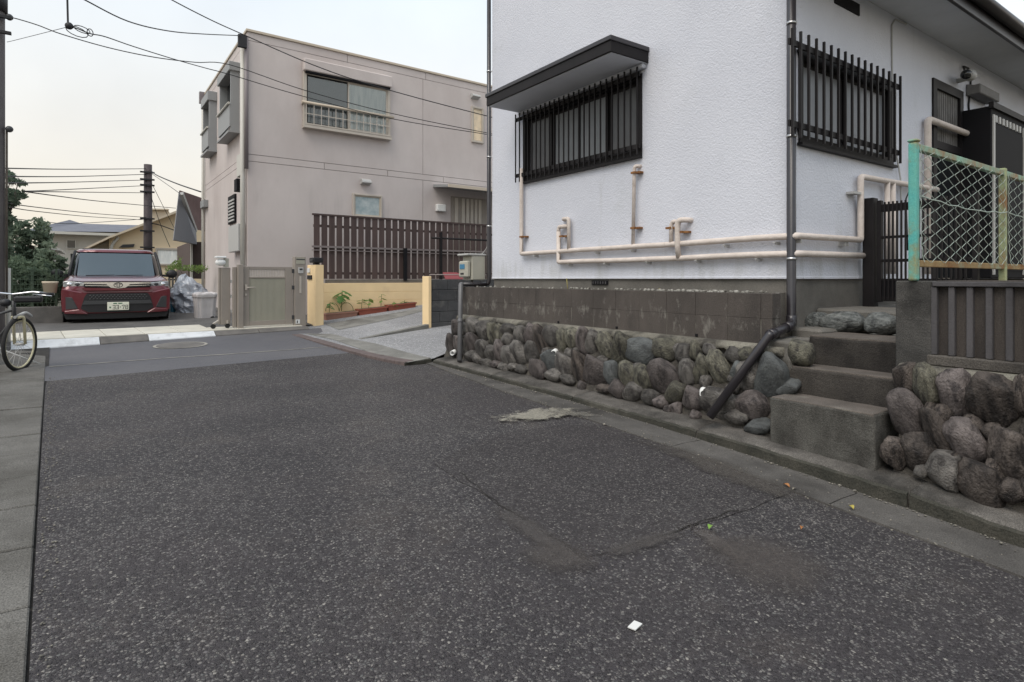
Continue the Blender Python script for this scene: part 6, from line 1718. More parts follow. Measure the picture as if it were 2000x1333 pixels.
body = loft([rring(HW*.94, .20, .70, .05, yb=.07), rring(HW*.975, .17, .80, .10, yb=.10), rring(HW, .16, .855, .20, yb=.10), rring(HW, .16, .885, .35, yb=.08), rring(HW, .16, .915, .60, yb=.04), rring(HW, .16, .95, .95), rring(HW, .16, .97, 1.6), rring(HW, .16, .97, 3.0), rring(HW*.98, .18, .96, 3.55), rring(HW*.93, .25, .90, 3.68)])
bo = smooth_obj(body.build('body', m_paint, car, clean=True))
# bonnet bulge, with raised shoulders
mb = MB(); vs = []; nx = 18; rows = ((.10, .835), (.25, .885), (.45, .925), (.70, .945), (.92, .955))
for (y, z) in rows:
    for i in range(nx+1):
        t = i/nx*2-1
        vs.append(CP(t*HW*.955, y-.06*(1-t*t), z+.022*math.exp(-((abs(t)-.86)/.10)**2)-.05*max(0, abs(t)-.93)*14+.012*(1-t*t)))
fs = [(k*(nx+1)+i, k*(nx+1)+i+1, (k+1)*(nx+1)+i+1, (k+1)*(nx+1)+i) for k in range(len(rows)-1) for i in range(nx)]
mb.add(vs, fs, True).build('bonnet', m_paint, car)
# greenhouse (dark glass shell), roof skin
def gring(z, hw, yf, yr, n=36, e=.30, bow=.10):
    out = []
    for j in range(n):
        a = 2*math.pi*(j+.5)/n; cx, cy = math.cos(a), math.sin(a)
        x = math.copysign(abs(cx)**e, cx)*hw; t = math.copysign(abs(cy)**e, cy)
        y = (yf+yr)/2+t*(yr-yf)/2
        if t < 0: y -= bow*(1-(x/hw)**2)*(-t)**3
        out.append(CP(x, y, z))
    return out
gh = loft([gring(.90, HW*.90, .86, 3.62), gring(1.10, HW*.875, 1.06, 3.60), gring(1.30, HW*.83, 1.28, 3.56), gring(1.43, HW*.79, 1.44, 3.50)])
smooth_obj(gh.build('cabin_glass', m_glassc2, car, clean=True), 60)
rf = loft([gring(1.425, HW*.795, 1.40, 3.52), gring(1.455, HW*.785, 1.41, 3.52), gring(1.485, HW*.74, 1.50, 3.48), gring(1.50, HW*.6, 1.75, 3.3)])
rfo = smooth_obj(rf.build('roof', m_paint, car, clean=True), 70)
def wsx(x, z):
    t = (z-.90)/.20; hw_ = float(np.interp(z, [.90, 1.10, 1.30, 1.43], [HW*.90, HW*.875, HW*.83, HW*.79])); yf = float(np.interp(z, [.90, 1.10, 1.30, 1.43], [.86, 1.06, 1.28, 1.44]))
    return CP(x, yf-.10*(1-(x/hw_)**2)-.006, z)
mb = MB(); vs = []
for z in (.955, 1.10, 1.20, 1.30, 1.405):
    w_ = float(np.interp(z, [.955, 1.405], [.74, .70]))*HW
    for i in range(13): vs.append(wsx(w_*(i/6-1), z))
fs = [(k*13+i, k*13+i+1, (k+1)*13+i+1, (k+1)*13+i) for k in range(4) for i in range(12)]
mb.add(vs, fs, True).build('windscreen', m_screen, car)
for sx in (-1, 1):     # front pillars, side frames
    MB().tube([CP(sx*HW*.885, .93, .93), CP(sx*HW*.865, 1.09, 1.10), CP(sx*HW*.825, 1.30, 1.30), CP(sx*HW*.785, 1.44, 1.44)], .030, 6).build('pillar', m_plast, car)
    MB().box(*(sorted((cxm+sx*HW*.80, cxm+sx*HW*.90))), CY+2.2, CY+2.3, cz+.95, cz+1.47).build('pillar', m_plast, car)
    MB().box(*(sorted((cxm+sx*HW*.45, cxm+sx*HW*.66))), CY+1.72, CY+3.3, cz+1.567, cz+1.580).build('roof_rail', m_plast, rfo)
    # mirror
    mm_ = MB().ell(CP(sx*(HW+.10), 1.02, 1.00), (.115, .07, .095), 12, 8).build('mirror', m_plast, car)
    MB().bar(CP(sx*(HW+.02), 1.03, .96), CP(sx*HW*.88, 1.03, .97), .05).build('mirror_arm', m_plast, mm_)
    # headlamp
    hx0, hx1 = HW*.60, HW*.955
    mb = MB(); 
    q = [(hx0, .745), (hx1, .725), (hx1, .845), (hx1-.05, .85), (hx0-.02, .815)]
    fr_ = [CP(sx*x, .045+.10*(x/HW)**2-.03-.065*(1-(x/HW)**2), z) for x, z in q]; bk = [CP(sx*x, .30, z) for x, z in q]
    mb.add(fr_+bk, [tuple(range(5)), tuple(range(5, 10))[::-1]]+[(i, (i+1) % 5, 5+(i+1) % 5, 5+i) for i in range(5)])
    hl = mb.build('headlight', m_lamp, car, bevel=.012, clean=True)
    MB().ell(CP(sx*HW*.84, .085, .785), (.062, .03, .042), 10, 7).build('lamp_bulb', m_chr, hl)
    MB().ell(CP(sx*HW*.70, .05, .782), (.055, .03, .036), 10, 7).build('lamp_bulb', m_plast_g, hl)
    # lower bumper corner flash, dark panel painting in the cheek's dark reflection
    q = [(HW*.52, .185), (HW*.93, .20), (HW*.93, .255), (HW*.68, .285)]
    mb = MB(); fr_ = [CP(sx*x, -.05-.06*(1-(x/HW)**2)+.06*(x/HW)**2, z) for x, z in q]; bk = [CP(sx*x, .2, z) for x, z in q]
    mb.add(fr_+bk, [(0,1,2,3), (7,6,5,4)]+[(i, (i+1) % 4, 4+(i+1) % 4, 4+i) for i in range(4)]); mb.build('bumper_flash', m_paint, car, bevel=.01, clean=True)
    q = [(HW*.70, .30), (HW*.965, .27), (HW*.965, .55), (HW*.80, .52)]
    mb = MB(); fr_ = [CP(sx*x, -.045-.06*(1-(x/HW)**2)+.075*(x/HW)**2, z) for x, z in q]; bk = [CP(sx*x, .2, z) for x, z in q]
    mb.add(fr_+bk, [(0,1,2,3), (7,6,5,4)]+[(i, (i+1) % 4, 4+(i+1) % 4, 4+i) for i in range(4)]); mb.build('cheek_dark_reflection', m_plast_g, car, bevel=.008, clean=True)
    for wy_ in (.62, 3.0):
        wc = Vector(CP(sx*(HW-.10), wy_, .29))
        mb = MB(); pts = []
        mb.tube([wc+Vector((-.09*sx, 0, 0)), wc+Vector((-.085*sx, 0, 0)), wc+Vector((.085*sx, 0, 0)), wc+Vector((.09*sx, 0, 0))], [.26, .29, .29, .26], 28)
        wl_ = mb.build('wheel', m_rubber, car)
        MB().tube([wc+Vector((.08*sx, 0, 0)), wc+Vector((.094*sx, 0, 0))], .19, 20).build('rim', m_lgrey, wl_)
# bumper, grille, emblem bar, plate
def slab(name, q, y0, m, parent, back=.25, bow=.09, **kw):
    """panel across the nose following its bow; q: half outline (x>=0), mirrored"""
    pts = [(x, z) for x, z in q]; pts = pts+[(-x, z) for x, z in pts[::-1] if x > 0]
    xs = sorted({round(-HW+2*HW*i/16, 4) for i in range(17)})
    mb = MB(); N_ = len(pts)
    # slice the outline into vertical strips so that it can follow the bow
    def zrange(x):
        zs = []
        for i in range(N_):
            (xa, za), (xb, zb) = pts[i], pts[(i+1) % N_]
            if abs(xa-xb) < 1e-9:
                if abs(x-xa) < 1e-6: zs += [za, zb]
                continue
            t = (x-xa)/(xb-xa)
            if -1e-9 <= t <= 1+1e-9: zs.append(za+(zb-za)*t)
        return (min(zs), max(zs)) if zs else None
    xm = max(p[0] for p in pts); cut = sorted({*[p[0] for p in pts], *[xm*(i/8-1) for i in range(17)]})
    vs = []; fs = []; k = 0
    for x in cut:
        zr_ = zrange(x)
        yf = y0-bow*(1-(x/HW)**2)
        vs += [CP(x, yf, zr_[0]), CP(x, yf, zr_[1]), CP(x, yf+back, zr_[1]), CP(x, yf+back, zr_[0])]
    n_ = len(cut)
    fs = [(4*i+j, 4*i+(j+1) % 4, 4*(i+1)+(j+1) % 4, 4*(i+1)+j) for i in range(n_-1) for j in range(4)] + [(0,1,2,3), tuple(4*(n_-1)+j for j in range(4))[::-1]]
    return mb.add(vs, fs).build(name, m, parent, clean=True, **kw)
slab('front_bumper', [(0, .615), (HW*.60, .615), (HW*.97, .70), (HW*.985, .62), (HW*.97, .24), (HW*.7, .20), (0, .20)], .02, m_paint, car, bevel=.015, bow=.07)
lg_ = slab('lower_grille', [(0, .60), (.52, .60), (.565, .52), (.62, .30), (.50, .225), (0, .215)], -.012, m_plast, car, bow=.075)
slab('grille_bar', [(0, .455), (.56, .455), (.60, .38), (0, .38)], -.03, m_plast_g, lg_, back=.03, bow=.075)
for r_ in range(3):
    z = .475+r_*.036
    for i in range(17):
        x = (i-8)*.058+(r_ % 2)*.029
        mb = MB(); yf = -.02-.075*(1-(x/HW)**2); c = Vector(CP(x, yf, z+.014))
        mb.add([c+Vector((-.022, 0, 0)), c+Vector((0, 0, -.013)), c+Vector((.022, 0, 0)), c+Vector((0, 0, .013)), c+Vector((0, -.01, 0))], [(0,1,4), (1,2,4), (2,3,4), (3,0,4)]); mb.build('grille_cell', m_plast_g, lg_)
slab('bumper_band', [(0, .66), (.55, .66), (.60, .70), (.585, .715), (0, .70)], -.02, m_paint, car, back=.1, bow=.075)
slab('upper_grille', [(0, .80), (HW*.60, .815), (HW*.60, .735), (0, .70)], .0, m_plast, car, back=.1, bow=.075)
ch = slab('chrome_bar', [(0, .825), (HW*.60, .825), (HW*.60, .795), (.20, .785), (.13, .715), (0, .70)], -.018, m_chr, car, back=.05, bow=.075)
slab('chrome_strip', [(0, .755), (HW*.58, .77), (HW*.58, .755), (0, .742)], -.010, m_chr, ch, back=.03, bow=.075)
em = Vector(CP(0, -.108, .768))
def ring3(c, rx, rz, r, n=20): return MB().tube([c+Vector((rx*math.cos(2*math.pi*i/n), 0, rz*math.sin(2*math.pi*i/n))) for i in range(n)], r, 5, closed=True)
e0_ = ring3(em, .075, .048, .007).build('emblem', m_ink, ch)
ring3(em+Vector((0, -.003, 0)), .024, .044, .005, 16).build('emblem_ring', m_ink, e0_)
ring3(em+Vector((0, -.003, .018)), .052, .02, .005, 16).build('emblem_ring', m_ink, e0_)
slab('chin', [(0, .195), (HW*.95, .20), (HW*.9, .09), (0, .08)], .06, m_plast, car, bow=.07)
mb = MB(); mb.box(cxm-HW*.93, cxm+HW*.93, CY+.25, CY+3.4, cz+.10, cz+.2); mb.build('underbody', m_plast, car)
# number plate with its figures
py_ = -.125
pl_ = MB().box(cxm-.185, cxm+.185, CY+py_, CY+py_+.02, cz+.255, cz+.42).build('number_plate', m_plate, car, bevel=.004)
SEG = {'3': [(0,.0,1,.12),(0,.88,1,1),(.2,.44,1,.56),(.82,0,1,1)], '7': [(0,.88,1,1),(.0,.7,.16,1)], '8': [(0,0,1,.12),(0,.88,1,1),(0,.44,1,.56),(0,0,.18,1),(.82,0,1,1)], '-': [(.2,.42,.8,.58)]}
x = cxm-.095
for ch_ in '33-78':
    w_ = .046 if ch_ != '-' else .03
    mb = MB(); z0_ = cz+.275; hh = .085
    for (a, b, c, d_) in SEG[ch_]:
        if ch_ == '7' : pass
        mb.box(x+a*w_, x+c*w_, CY+py_-.003, CY+py_+.001, z0_+b*hh, z0_+d_*hh)
    if ch_ == '7': mb.bar((x+w_*.9, CY+py_-.001, z0_+hh*.9), (x+w_*.38, CY+py_-.001, z0_), .009, .004)
    mb.build('plate_digit', m_green_ink if False else m_ink, pl_); x += w_+.012
mb = MB(); mb.box(cxm-.085, cxm-.02, CY+py_-.002, CY+py_+.001, cz+.385, cz+.405); mb.box(cxm+0., cxm+.07, CY+py_-.002, CY+py_+.001, cz+.385, cz+.405); mb.box(cxm-.15, cxm-.125, CY+py_-.002, CY+py_+.001, cz+.30, cz+.33); mb.build('plate_print', m_green_ink, pl_)
# wipers, dashboard edge, inner mirror
for sx in (-.1, .42):
    MB().bar(CP(sx-.45, .80, .965), CP(sx+.05, .78, .975), .02, .012).build('wiper', m_plast, car)
MB().box(cxm-.12, cxm+.12, CY+1.30, CY+1.33, cz+1.31, cz+1.37).build('rear_view_mirror', m_plast, car)

# ------------------------------------------------------------------ bicycle at the left edge
wz = prof(9.0, -.8)+.012
gc = atZ(39, 725, wz)
hd = math.radians(108)           # heading of the frame (front wheel end), nearly end on
bk = thing('bicycle', 'bicycle with cream front fork, black tyres and wide handlebar parked by the utility pole', 'bicycle', (gc.x, gc.y, wz))
# front wheel plane turned so that it shows as a narrow oval
wa = math.radians(66)
wdir = Vector((math.cos(wa), math.sin(wa), 0)); wr = .325
fc = Vector((gc.x, gc.y, wz+wr+.018))
def wheel(c, dirv, name):
    up_ = Vector((0, 0, 1)); n = 36
    ringp = lambda r, off=Vector((0,0,0)): [c+off+dirv*r*math.cos(2*math.pi*i/n)+up_*r*math.sin(2*math.pi*i/n) for i in range(n)]
    w_ = MB().tube(ringp(wr), .023, 8, closed=True).build(name, m_rubber, bk)
    MB().tube(ringp(wr-.026), .012, 6, closed=True).build('rim', m_bikef, w_)
    ax = dirv.cross(up_)
    MB().tube([c-ax*.05, c+ax*.05], .018, 8).build('hub', m_lgrey, w_)
    mb = MB()
    for i in range(18):
        a = 2*math.pi*i/18; mb.tube([c+ax*(.03 if i % 2 else -.03), c+dirv*(wr-.03)*math.cos(a)+up_*(wr-.03)*math.sin(a)], .0022, 3, cap=False)
    mb.build('spokes', m_lgrey, w_); return w_
wheel(fc, wdir, 'wheel')
ax = wdir.cross(Vector((0, 0, 1)))
head = fc+wdir*-.10+Vector((0, 0, .40)); 
for sg in (-1, 1):
    MB().tube([fc+ax*.06*sg, fc+wdir*-.03+ax*.06*sg+Vector((0, 0, .36)), head-Vector((0,0,.06))+ax*.03*sg], .017, 8).build('fork', m_bikef, bk)
MB().tube([head-Vector((0, 0, .10)), head+wdir*-.03+Vector((0, 0, .16))], .021, 8).build('head_tube', m_plast_g, bk)
ht = head+wdir*-.04+Vector((0, 0, .24))
MB().tube([head+Vector((0,0,.1)), ht], .014, 8).build('stem', m_plast, bk)
hv = Vector((math.cos(math.radians(-8)), math.sin(math.radians(-8)), 0))
hb = MB().tube([ht-hv*.36+Vector((0,-.10,.02)), ht-hv*.2+Vector((0,-.02,.03)), ht, ht+hv*.2+Vector((0,-.02,.03)), ht+hv*.42+Vector((0,-.10,.0))], .013, 8).build('handlebar', m_chr, bk)
for sg in (-1, 1):
    p = ht+hv*.42*sg+Vector((0, -.10, 0)); MB().tube([p-hv*.15*sg+Vector((0,.03,.01)), p], .019, 8).build('grip', m_plast, bk)
    MB().tube([ht+hv*.2*sg+Vector((0,-.05,.0)), ht+hv*.40*sg+Vector((0,-.17,-.02))], .007, 5).build('brake_lever', m_chr, bk)
mb = MB(); bcn = ht+Vector((.0, -.13, -.03))
MB().box(ht.x+.02, ht.x+.30, ht.y-.20, ht.y-.02, ht.z-.10, ht.z-.02).build('front_bag', m_plast, bk, bevel=.02)
MB().ell((ht.x-.06, ht.y-.12, ht.z-.10), (.06, .06, .05), 10, 7).build('lamp', m_plast, bk)
MB().tube([head+Vector((.0,-.03,-.05)), head+wdir*.22+Vector((0,0,.0)), head+wdir*.34+Vector((0,0,-.06))], .02, 6).build('mudguard', m_lgrey, bk)
rdir = Vector((-.55, .83, 0)).normalized()
rc = fc+rdir*1.05; rc.z = fc.z
wheel(rc, rdir, 'wheel')
bbk = fc+rdir*.60; bbk.z = wz+.28
stp = bbk+rdir*.12+Vector((0, 0, .46))
MB().tube([head+Vector((0,0,.05)), stp-Vector((0,0,.08))], .017, 8).build('top_tube', m_plast_g, bk)
MB().tube([head-Vector((0,0,.05)), bbk], .02, 8).build('down_tube', m_plast_g, bk)
MB().tube([bbk, stp], .016, 8).build('seat_tube', m_plast_g, bk)
MB().tube([bbk, rc], .012, 6).build('chain_stay', m_plast_g, bk); MB().tube([stp-Vector((0,0,.08)), rc], .011, 6).build('seat_stay', m_plast_g, bk)
MB().tube([bbk-ax*.04, bbk+ax*.05], .09, 16).build('chain_ring', m_lgrey, bk)
for sg in (-1, 1): MB().bar(bbk+ax*.09*sg, bbk+ax*.09*sg+Vector((.05*sg, 0, -.16*sg)), .02).build('crank', m_lgrey, bk)
MB().ell(tuple(stp+Vector((0, 0, .10))), (.09, .13, .035), 12, 6).build('saddle', m_plast, bk)
MB().tube([fc+rdir*.55+Vector((0,0,-.05)), Vector((gc.x+.22, gc.y+.35, wz+.01))], .009, 6).build('kick_stand', m_lgrey, bk)

# ------------------------------------------------------------------ poles and overhead lines
def pole(name, base, ztop, r0, r1, m, label):
    p = thing(name, label, 'pole', base)
    MB().tube([Vector(base)-Vector((0,0,.3)), Vector((base[0], base[1], ztop))], [r0, r1], 16).build('shaft', m, p); return p
PY = 11.8
pb_ = atY(-14, 545, PY)
p1 = pole('utility_pole', (pb_.x, pb_.y, prof(PY)), 9.5, .145, .14, m_polec, 'tall grey utility pole at the left edge behind the bicycle')
p1b = atY(16, 545, PY+.1)
cyl = lambda a, b, r, n=8: MB().tube([a, b], r, n)
for (py, w_) in ((40, .30), (70, .26)):
    z = atY(5, py, PY).z
    MB().box(pb_.x, pb_.x+.23, PY-.2, PY-.14, z-.02, z+.02).build('step_bolt', m_cable, p1)
for py in (38, 255):
    q = atY(16, py, PY); MB().ell((pb_.x+.2, PY-.1, q.z), (.05, .05, .05), 8, 6).build('insulator', m_plast_g, p1)
MB().tube([(pb_.x, PY, atY(5, 26, PY).z), (pb_.x, PY, atY(5, 0, PY).z+.1)], .175, 14).build('pole_band', m_cable, p1)
mb = MB(); mb.tube([(pb_.x+.165, PY-.05, 1.0), (pb_.x+.165, PY-.05, atY(12, 250, PY).z)], .016, 6); mb.build('conduit', m_bark, p1)
q0, q1 = atY(15.5, 600, 12.0), atY(15.5, 524, 12.0)
own('fence_stake', MB().tube([(q0.x, 12.0, prof(12.0)-.1), (q0.x, 12.0, q1.z)], .035, 10), m_bpipe, 'pale round stake standing just right of the tall grey pole behind the bicycle', 'stake')
fz = atY(289, 322, 28)
zz1 = fz.z
p2 = pole('utility_pole', (fz.x, 28, .6), zz1, .17, .145, m_poleb, 'dark brown utility pole rising behind the red car')
for i, py in enumerate((338, 352, 363, 376, 428, 452, 484)):
    z = atY(289, py, 28).z
    MB().box(fz.x-.28, fz.x+.22, 27.82, 27.9, z-.03, z+.03).build('cross_arm', m_cable, p2)
def wire(label, pts, r=.010, sub=6, group=None, cat='cable', extra=None):
    """pts: (px, py, Y)"""
    P = [atY(*p) for p in pts]; out = []
    n = len(P)
    for i in range(n-1):
        a, b = P[i], P[i+1]; p0 = P[max(i-1, 0)]; p3 = P[min(i+2, n-1)]
        for j in range(sub):
            t = j/sub
            out.append(.5*((2*a)+(b-p0)*t+(2*p0-5*a+4*b-p3)*t*t+(3*a-p0-3*b+p3)*t**3))
    out.append(P[-1]); mb = MB(); mb.tube(out, r, 5)
    if extra: extra(mb)
    return own('power_line', mb, m_cable, label, cat, group)
wire('topmost wire sagging from the top edge to the bracket on the taupe house', [(130, -18, 9.6), (165, 0, 9.9), (250, 42, 10.8), (330, 61, 12), (400, 67, 13.4), (472, 70, 14.75)], .010)
wire('wire slanting across the taupe house front from the upper left down to the white house', [(300, -22, 11), (335, 0, 11.2), (413, 40, 11.9), (482, 71, 12.5), (596, 121, 12.2), (695, 157, 12), (820, 193, 11.6), (951, 227, 11), (1010, 242, 10.8)], .010)
wire('wire from the tall pole crossing the taupe house just above the window rail', [(14, 33, 11.7), (36, 38, 11.7), (75, 50, 11.6), (120, 67, 11.5), (210, 93, 11.5), (300, 112, 11.3), (380, 122, 12), (449, 127, 12.4), (596, 177, 12), (761, 221, 11.5), (951, 260, 11), (1010, 270, 10.8)], .008)
def loops(mb):
    for (cx, cy, rx, ry) in ((150, 62, 22, 9), (176, 64, 6, 7), (160, 58, 16, 6)):
        mb.tube([atY(cx+rx*math.cos(t*.5236), cy+ry*math.sin(t*.5236)+.35*rx*math.cos(t*.5236), 10) for t in range(12)], .006, 5, closed=True)
    c = atY(135, 51, 10); mb.ell(c, (.05, .04, .05), 8, 6)
wire('looped wire hung from a twisted drop wire and running past the house corner', [(128, 50, 10), (150, 56, 10), (176, 66, 10), (205, 72, 10.3), (260, 91, 11), (340, 116, 11.8), (400, 133, 12.2), (449, 146, 12.4), (587, 187, 12), (764, 232, 11.5), (951, 263, 11), (1010, 274, 10.8)], .008, extra=loops)
wire('short twisted wire dropping straight down from the top edge', [(131, -30, 10), (132, 10, 10), (133, 49, 10)], .013)
wire('thin stay wire from the tall pole up to the looped wire', [(14, 82, 11.7), (25, 80, 11.6), (128, 54, 10)], .004)
wire('uppermost of the level wires meeting the brown pole', [(-20, 328, 12), (12, 329, 14), (150, 331, 22), (285, 330, 27.9)], .013)
wire('second level wire below the uppermost, meeting the brown pole', [(-20, 344.5, 12), (20, 345, 14), (150, 345, 22), (284, 341, 27.9)], .013)
wire('third level wire meeting the brown pole', [(-20, 358, 12), (60, 357.5, 15), (150, 356, 22), (284, 352, 27.9)], .013)
wire('thin wire rising to the right towards the brown pole', [(45, 374, 14), (120, 371, 20), (284, 363, 27.9)], .012)
wire('thin nearly level wire below the rising one', [(45, 374, 14), (150, 375.5, 20), (284, 377, 27.9)], .012)
wire('wire sloping down rightwards behind the brown pole to the brown gable', [(45, 374, 14), (110, 383, 18), (200, 394, 24), (343, 407, 30)], .013)
wire('lower wire sloping down from the leafy bush to the brown pole', [(15, 397, 14), (70, 405, 18), (180, 417, 24), (284, 425, 27.9)], .011)
wire('lowest wire sloping down from the leafy bush to the brown pole', [(15, 404, 14), (70, 413, 18), (180, 424, 24), (284, 430, 27.9)], .010)
wire('low slack wire over the slate roof', [(20, 427, 16), (90, 434, 22), (150, 437, 25), (284, 428, 27.9)], .010)
wire('thick wire falling from the brown pole to the corner of the taupe house', [(294, 332, 27.9), (305, 342, 26), (345, 359, 22), (392, 375, 18)], .020)
wire('thin wire falling right of the brown pole', [(294, 338, 27.9), (345, 374, 22), (352, 380, 21)], .010)
wire('thin wire falling steeply from the brown pole to the cream gable', [(296, 358, 27.9), (320, 406, 28), (345, 455, 28.3)], .010)
wire('steep thin wire dropping to the curtained window', [(295, 384, 27.9), (314, 440, 28), (332, 483, 28.3)], .012)
wire('wire from the middle of the brown pole across the cream gable', [(294, 436, 27.9), (312, 440, 27.9), (340, 450, 27.9)], .02)

# ------------------------------------------------------------------ houses in the distance
def pw(mb, pts, Y, dep): return mb.prism([(atY(px, py, Y).x, atY(px, py, Y).z) for px, py in pts], 'y', Y, Y+dep)
h1 = thing('slate_roof_house', 'distant grey beige house under a long slate hip roof, left of the brown pole', 'house', (atY(180, 520, 40).x, 40, .6))
mb = MB(); Y = 40
pw(MB(), [(75, 560), (75, 452), (330, 456), (330, 560)], Y, 6).build('wall', m_hwall, h1, clean=True)
mb = MB(); Lr = lambda px, py, y: tuple(atY(px, py, Y)+Vector((0, y, 0)))
mb.add([Lr(44, 453, -.6), Lr(340, 456, -.6), Lr(345, 434.5, 3), Lr(216, 431, 3), Lr(157, 429, 3), Lr(132, 421, 3), Lr(112, 428.5, 3), Lr(60, 440, 3), Lr(44, 450, 6), Lr(345, 452, 6)],
       [(0,1,2),(0,2,3),(0,3,4),(0,4,5),(0,5,6),(0,6,7), (8, 7, 6, 5, 4, 3, 2, 9), (0, 7, 8), (1, 9, 2)])
r1_ = mb.build('roof', m_roofd, h1)
a, b = Lr(92, 453, -.62), Lr(235, 455, -.62); MB().box(a[0], b[0], Y-.68, Y-.6, a[2]-.14, a[2]).build('eave_gutter', m_bpipe, r1_)
def far_window(parent, x0, y0, x1, y1, Y, glass, fr_m, curtain=None):
    a, b = atY(x0, y0, Y), atY(x1, y1, Y); w = (b.x-a.x)*.10
    mb = MB(); mb.box(a.x-w, b.x+w, Y-.08, Y, b.z-w, b.z); mb.box(a.x-w, b.x+w, Y-.08, Y, a.z, a.z+w); mb.box(a.x-w, a.x, Y-.08, Y, b.z, a.z); mb.box(b.x, b.x+w, Y-.08, Y, b.z, a.z)
    f = mb.build('window', fr_m, parent)
    MB().box(a.x, b.x, Y-.04, Y-.01, b.z, a.z).build('pane', glass, f); return f
far_window(h1, 131.5, 470, 147, 485, 40, m_gdark, m_bpipe)
h1b = thing('white_shed', 'small white walled outbuilding showing through the shrubs left of the red car', 'shed', (atY(85, 515, 30).x, 30, .6))
pw(MB(), [(58, 560), (66, 492), (92, 486), (98, 488), (98, 560)], 30, 4).build('wall', m_white, h1b, clean=True)
pw(MB(), [(55, 494), (92, 481), (118, 486), (118, 490), (92, 486), (58, 497)], 29.8, 4.5).build('roof', m_lgrey, h1b, clean=True)
pw(MB(), [(83, 513), (83, 488), (98, 488), (98, 513)], 29.96, .05).build('door', m_gdark, h1b, clean=True)
h2 = thing('cream_house', 'cream gabled house with a curtained window behind the red car', 'house', (atY(290, 540, 30).x, 30, .6))
pw(MB(), [(213, 560), (213, 466), (345, 417), (420, 420), (420, 560)], 30, 6).build('wall', m_cream, h2, clean=True)
pw(MB(), [(162, 490), (213, 466), (345, 416), (420, 387), (420, 384), (345, 411.5), (213, 462), (162, 486)], 29.5, 7).build('roof', m_creamr, h2, clean=True)
pw(MB(), [(178, 560), (178, 486), (213, 470), (213, 560)], 30.6, 5).build('side_wall', m_hwall, h2, clean=True)
far_window(h2, 307.5, 488, 346, 516, 30, m_curtain, m_bmetal)
pw(MB(), [(232, 484), (240, 478), (263, 477), (261, 483), (240, 484)], 29.9, .08).build('vent', m_plast_g, h2, clean=True)
a = atY(214, 467, 29.8); MB().tube([(a.x+.3, 29.85, a.z+.1), (a.x+.05, 29.85, a.z-.3), (a.x+.05, 29.85, a.z-2.2)], .07, 6).build('rain_pipe', m_bpipe, h2)
h3 = thing('far_building', 'plain tan flat topped building peeping over the cream gable', 'building', (atY(310, 430, 55).x, 55, .6))
wl3 = pw(MB(), [(293, 560), (293, 411), (296, 409), (327, 409.5), (331, 415), (331, 560)], 55, 6).build('wall', m_tan, h3, clean=True)
pw(MB(), [(291, 411.5), (296, 407.5), (328, 408), (331, 410), (328, 410.5), (296, 410)], 54.7, 6.5).build('parapet', m_creamr, h3, clean=True)
h4 = thing('brown_gable_house', 'brown roofed house with a steep dark gable end tucked against the taupe house', 'house', (atY(370, 540, 22).x, 22, .6))
Y = 22
mb = MB(); G_ = lambda px, py, y: tuple(atY(px, py, Y)+Vector((0, y, 0)))
mb.hexa([G_(350, 374, 0), G_(336.5, 470, -.4), G_(387, 477, .3), G_(391, 446, 1.0), G_(352, 373, .5), G_(338, 469.5, .1), G_(387, 476, .8), G_(391, 445, 1.5)])
mb.build('gable_soffit', m_gablew, h4, clean=True)
mb = MB(); mb.hexa([G_(351, 373, -.1), G_(390, 444, 1.1), G_(440, 444, 3), G_(440, 375, 3), G_(351, 371.5, .2), G_(391, 441, 1.3), G_(440, 440, 3.4), G_(440, 373, 3.4)])
mb.build('roof', m_brownr, h4, clean=True)
mb = MB(); mb.bar(G_(353, 380, -.25), G_(390, 447, 1.0), .10, .12); mb.build('barge_board', m_lgrey, h4)
pw(MB(), [(371, 545), (371, 473), (425, 473), (425, 545)], Y+.6, 4).build('wall', m_dbrown, h4, clean=True)
MB().box(G_(376, 500, 0)[0], G_(380, 500, 0)[0], Y+.45, Y+.6, .6, G_(378, 475, 0)[2]).build('corner_board', m_bpipe, h4)

# ------------------------------------------------------------------ trees, hedge, fence and pot on the left
def foliage(name, blobs, n, size, m, parent, seed, kind='stuff'):
    rs = np.random.RandomState(seed); V = []; tot = sum(b[3]*b[4]*b[5] for b in blobs)
    for b in blobs:
        c = np.array(b[:3]); r = np.array(b[3:6]); k = max(20, int(n*b[3]*b[4]*b[5]/tot))
        p = rs.normal(size=(k, 3)); p /= np.linalg.norm(p, axis=1, keepdims=True)
        rad = rs.uniform(.25, 1, (k, 1))**.5
        lump = np.array([mnoise.noise(Vector(q*2.1+seed)) for q in p])[:, None]
        P = c+p*rad*r*(1+.45*lump)
        keep = np.array([mnoise.noise(Vector(q*2.6)+Vector((seed, 3, 7))) > -.18 for q in P])
        V.append(P[keep])
    P = np.vstack(V); k = len(P)
    d = rs.normal(size=(k, 3)); d /= np.linalg.norm(d, axis=1, keepdims=True)
    e = np.cross(d, rs.normal(size=(k, 3))); e /= np.linalg.norm(e, axis=1, keepdims=True)
    s = size*rs.uniform(.6, 1.4, (k, 1))
    q = np.stack([P-d*s, P+e*s*.42, P+d*s, P-e*s*.42], 1).reshape(-1, 3)
    if parent: q = q-np.array(root_loc(parent))
    me = bpy.data.meshes.new(name)
    me.from_pydata(q.tolist(), [], np.arange(4*k).reshape(-1, 4).tolist()); me.materials.append(m)
    o = bpy.data.objects.new(name, me); COL.objects.link(o)
    if parent: o.parent = parent
    if kind: o['kind'] = kind
    return o
def blob(px, py, Y, wpx, hpx, dep=None):
    c = atY(px, py, Y); l, r = atY(px-wpx/2, py, Y), atY(px+wpx/2, py, Y); h = (atY(px, py-hpx/2, Y)-atY(px, py+hpx/2, Y)).z
    w = (r.x-l.x)/2; return (c.x, c.y, c.z, w, dep or max(w*.9, .3), h/2)
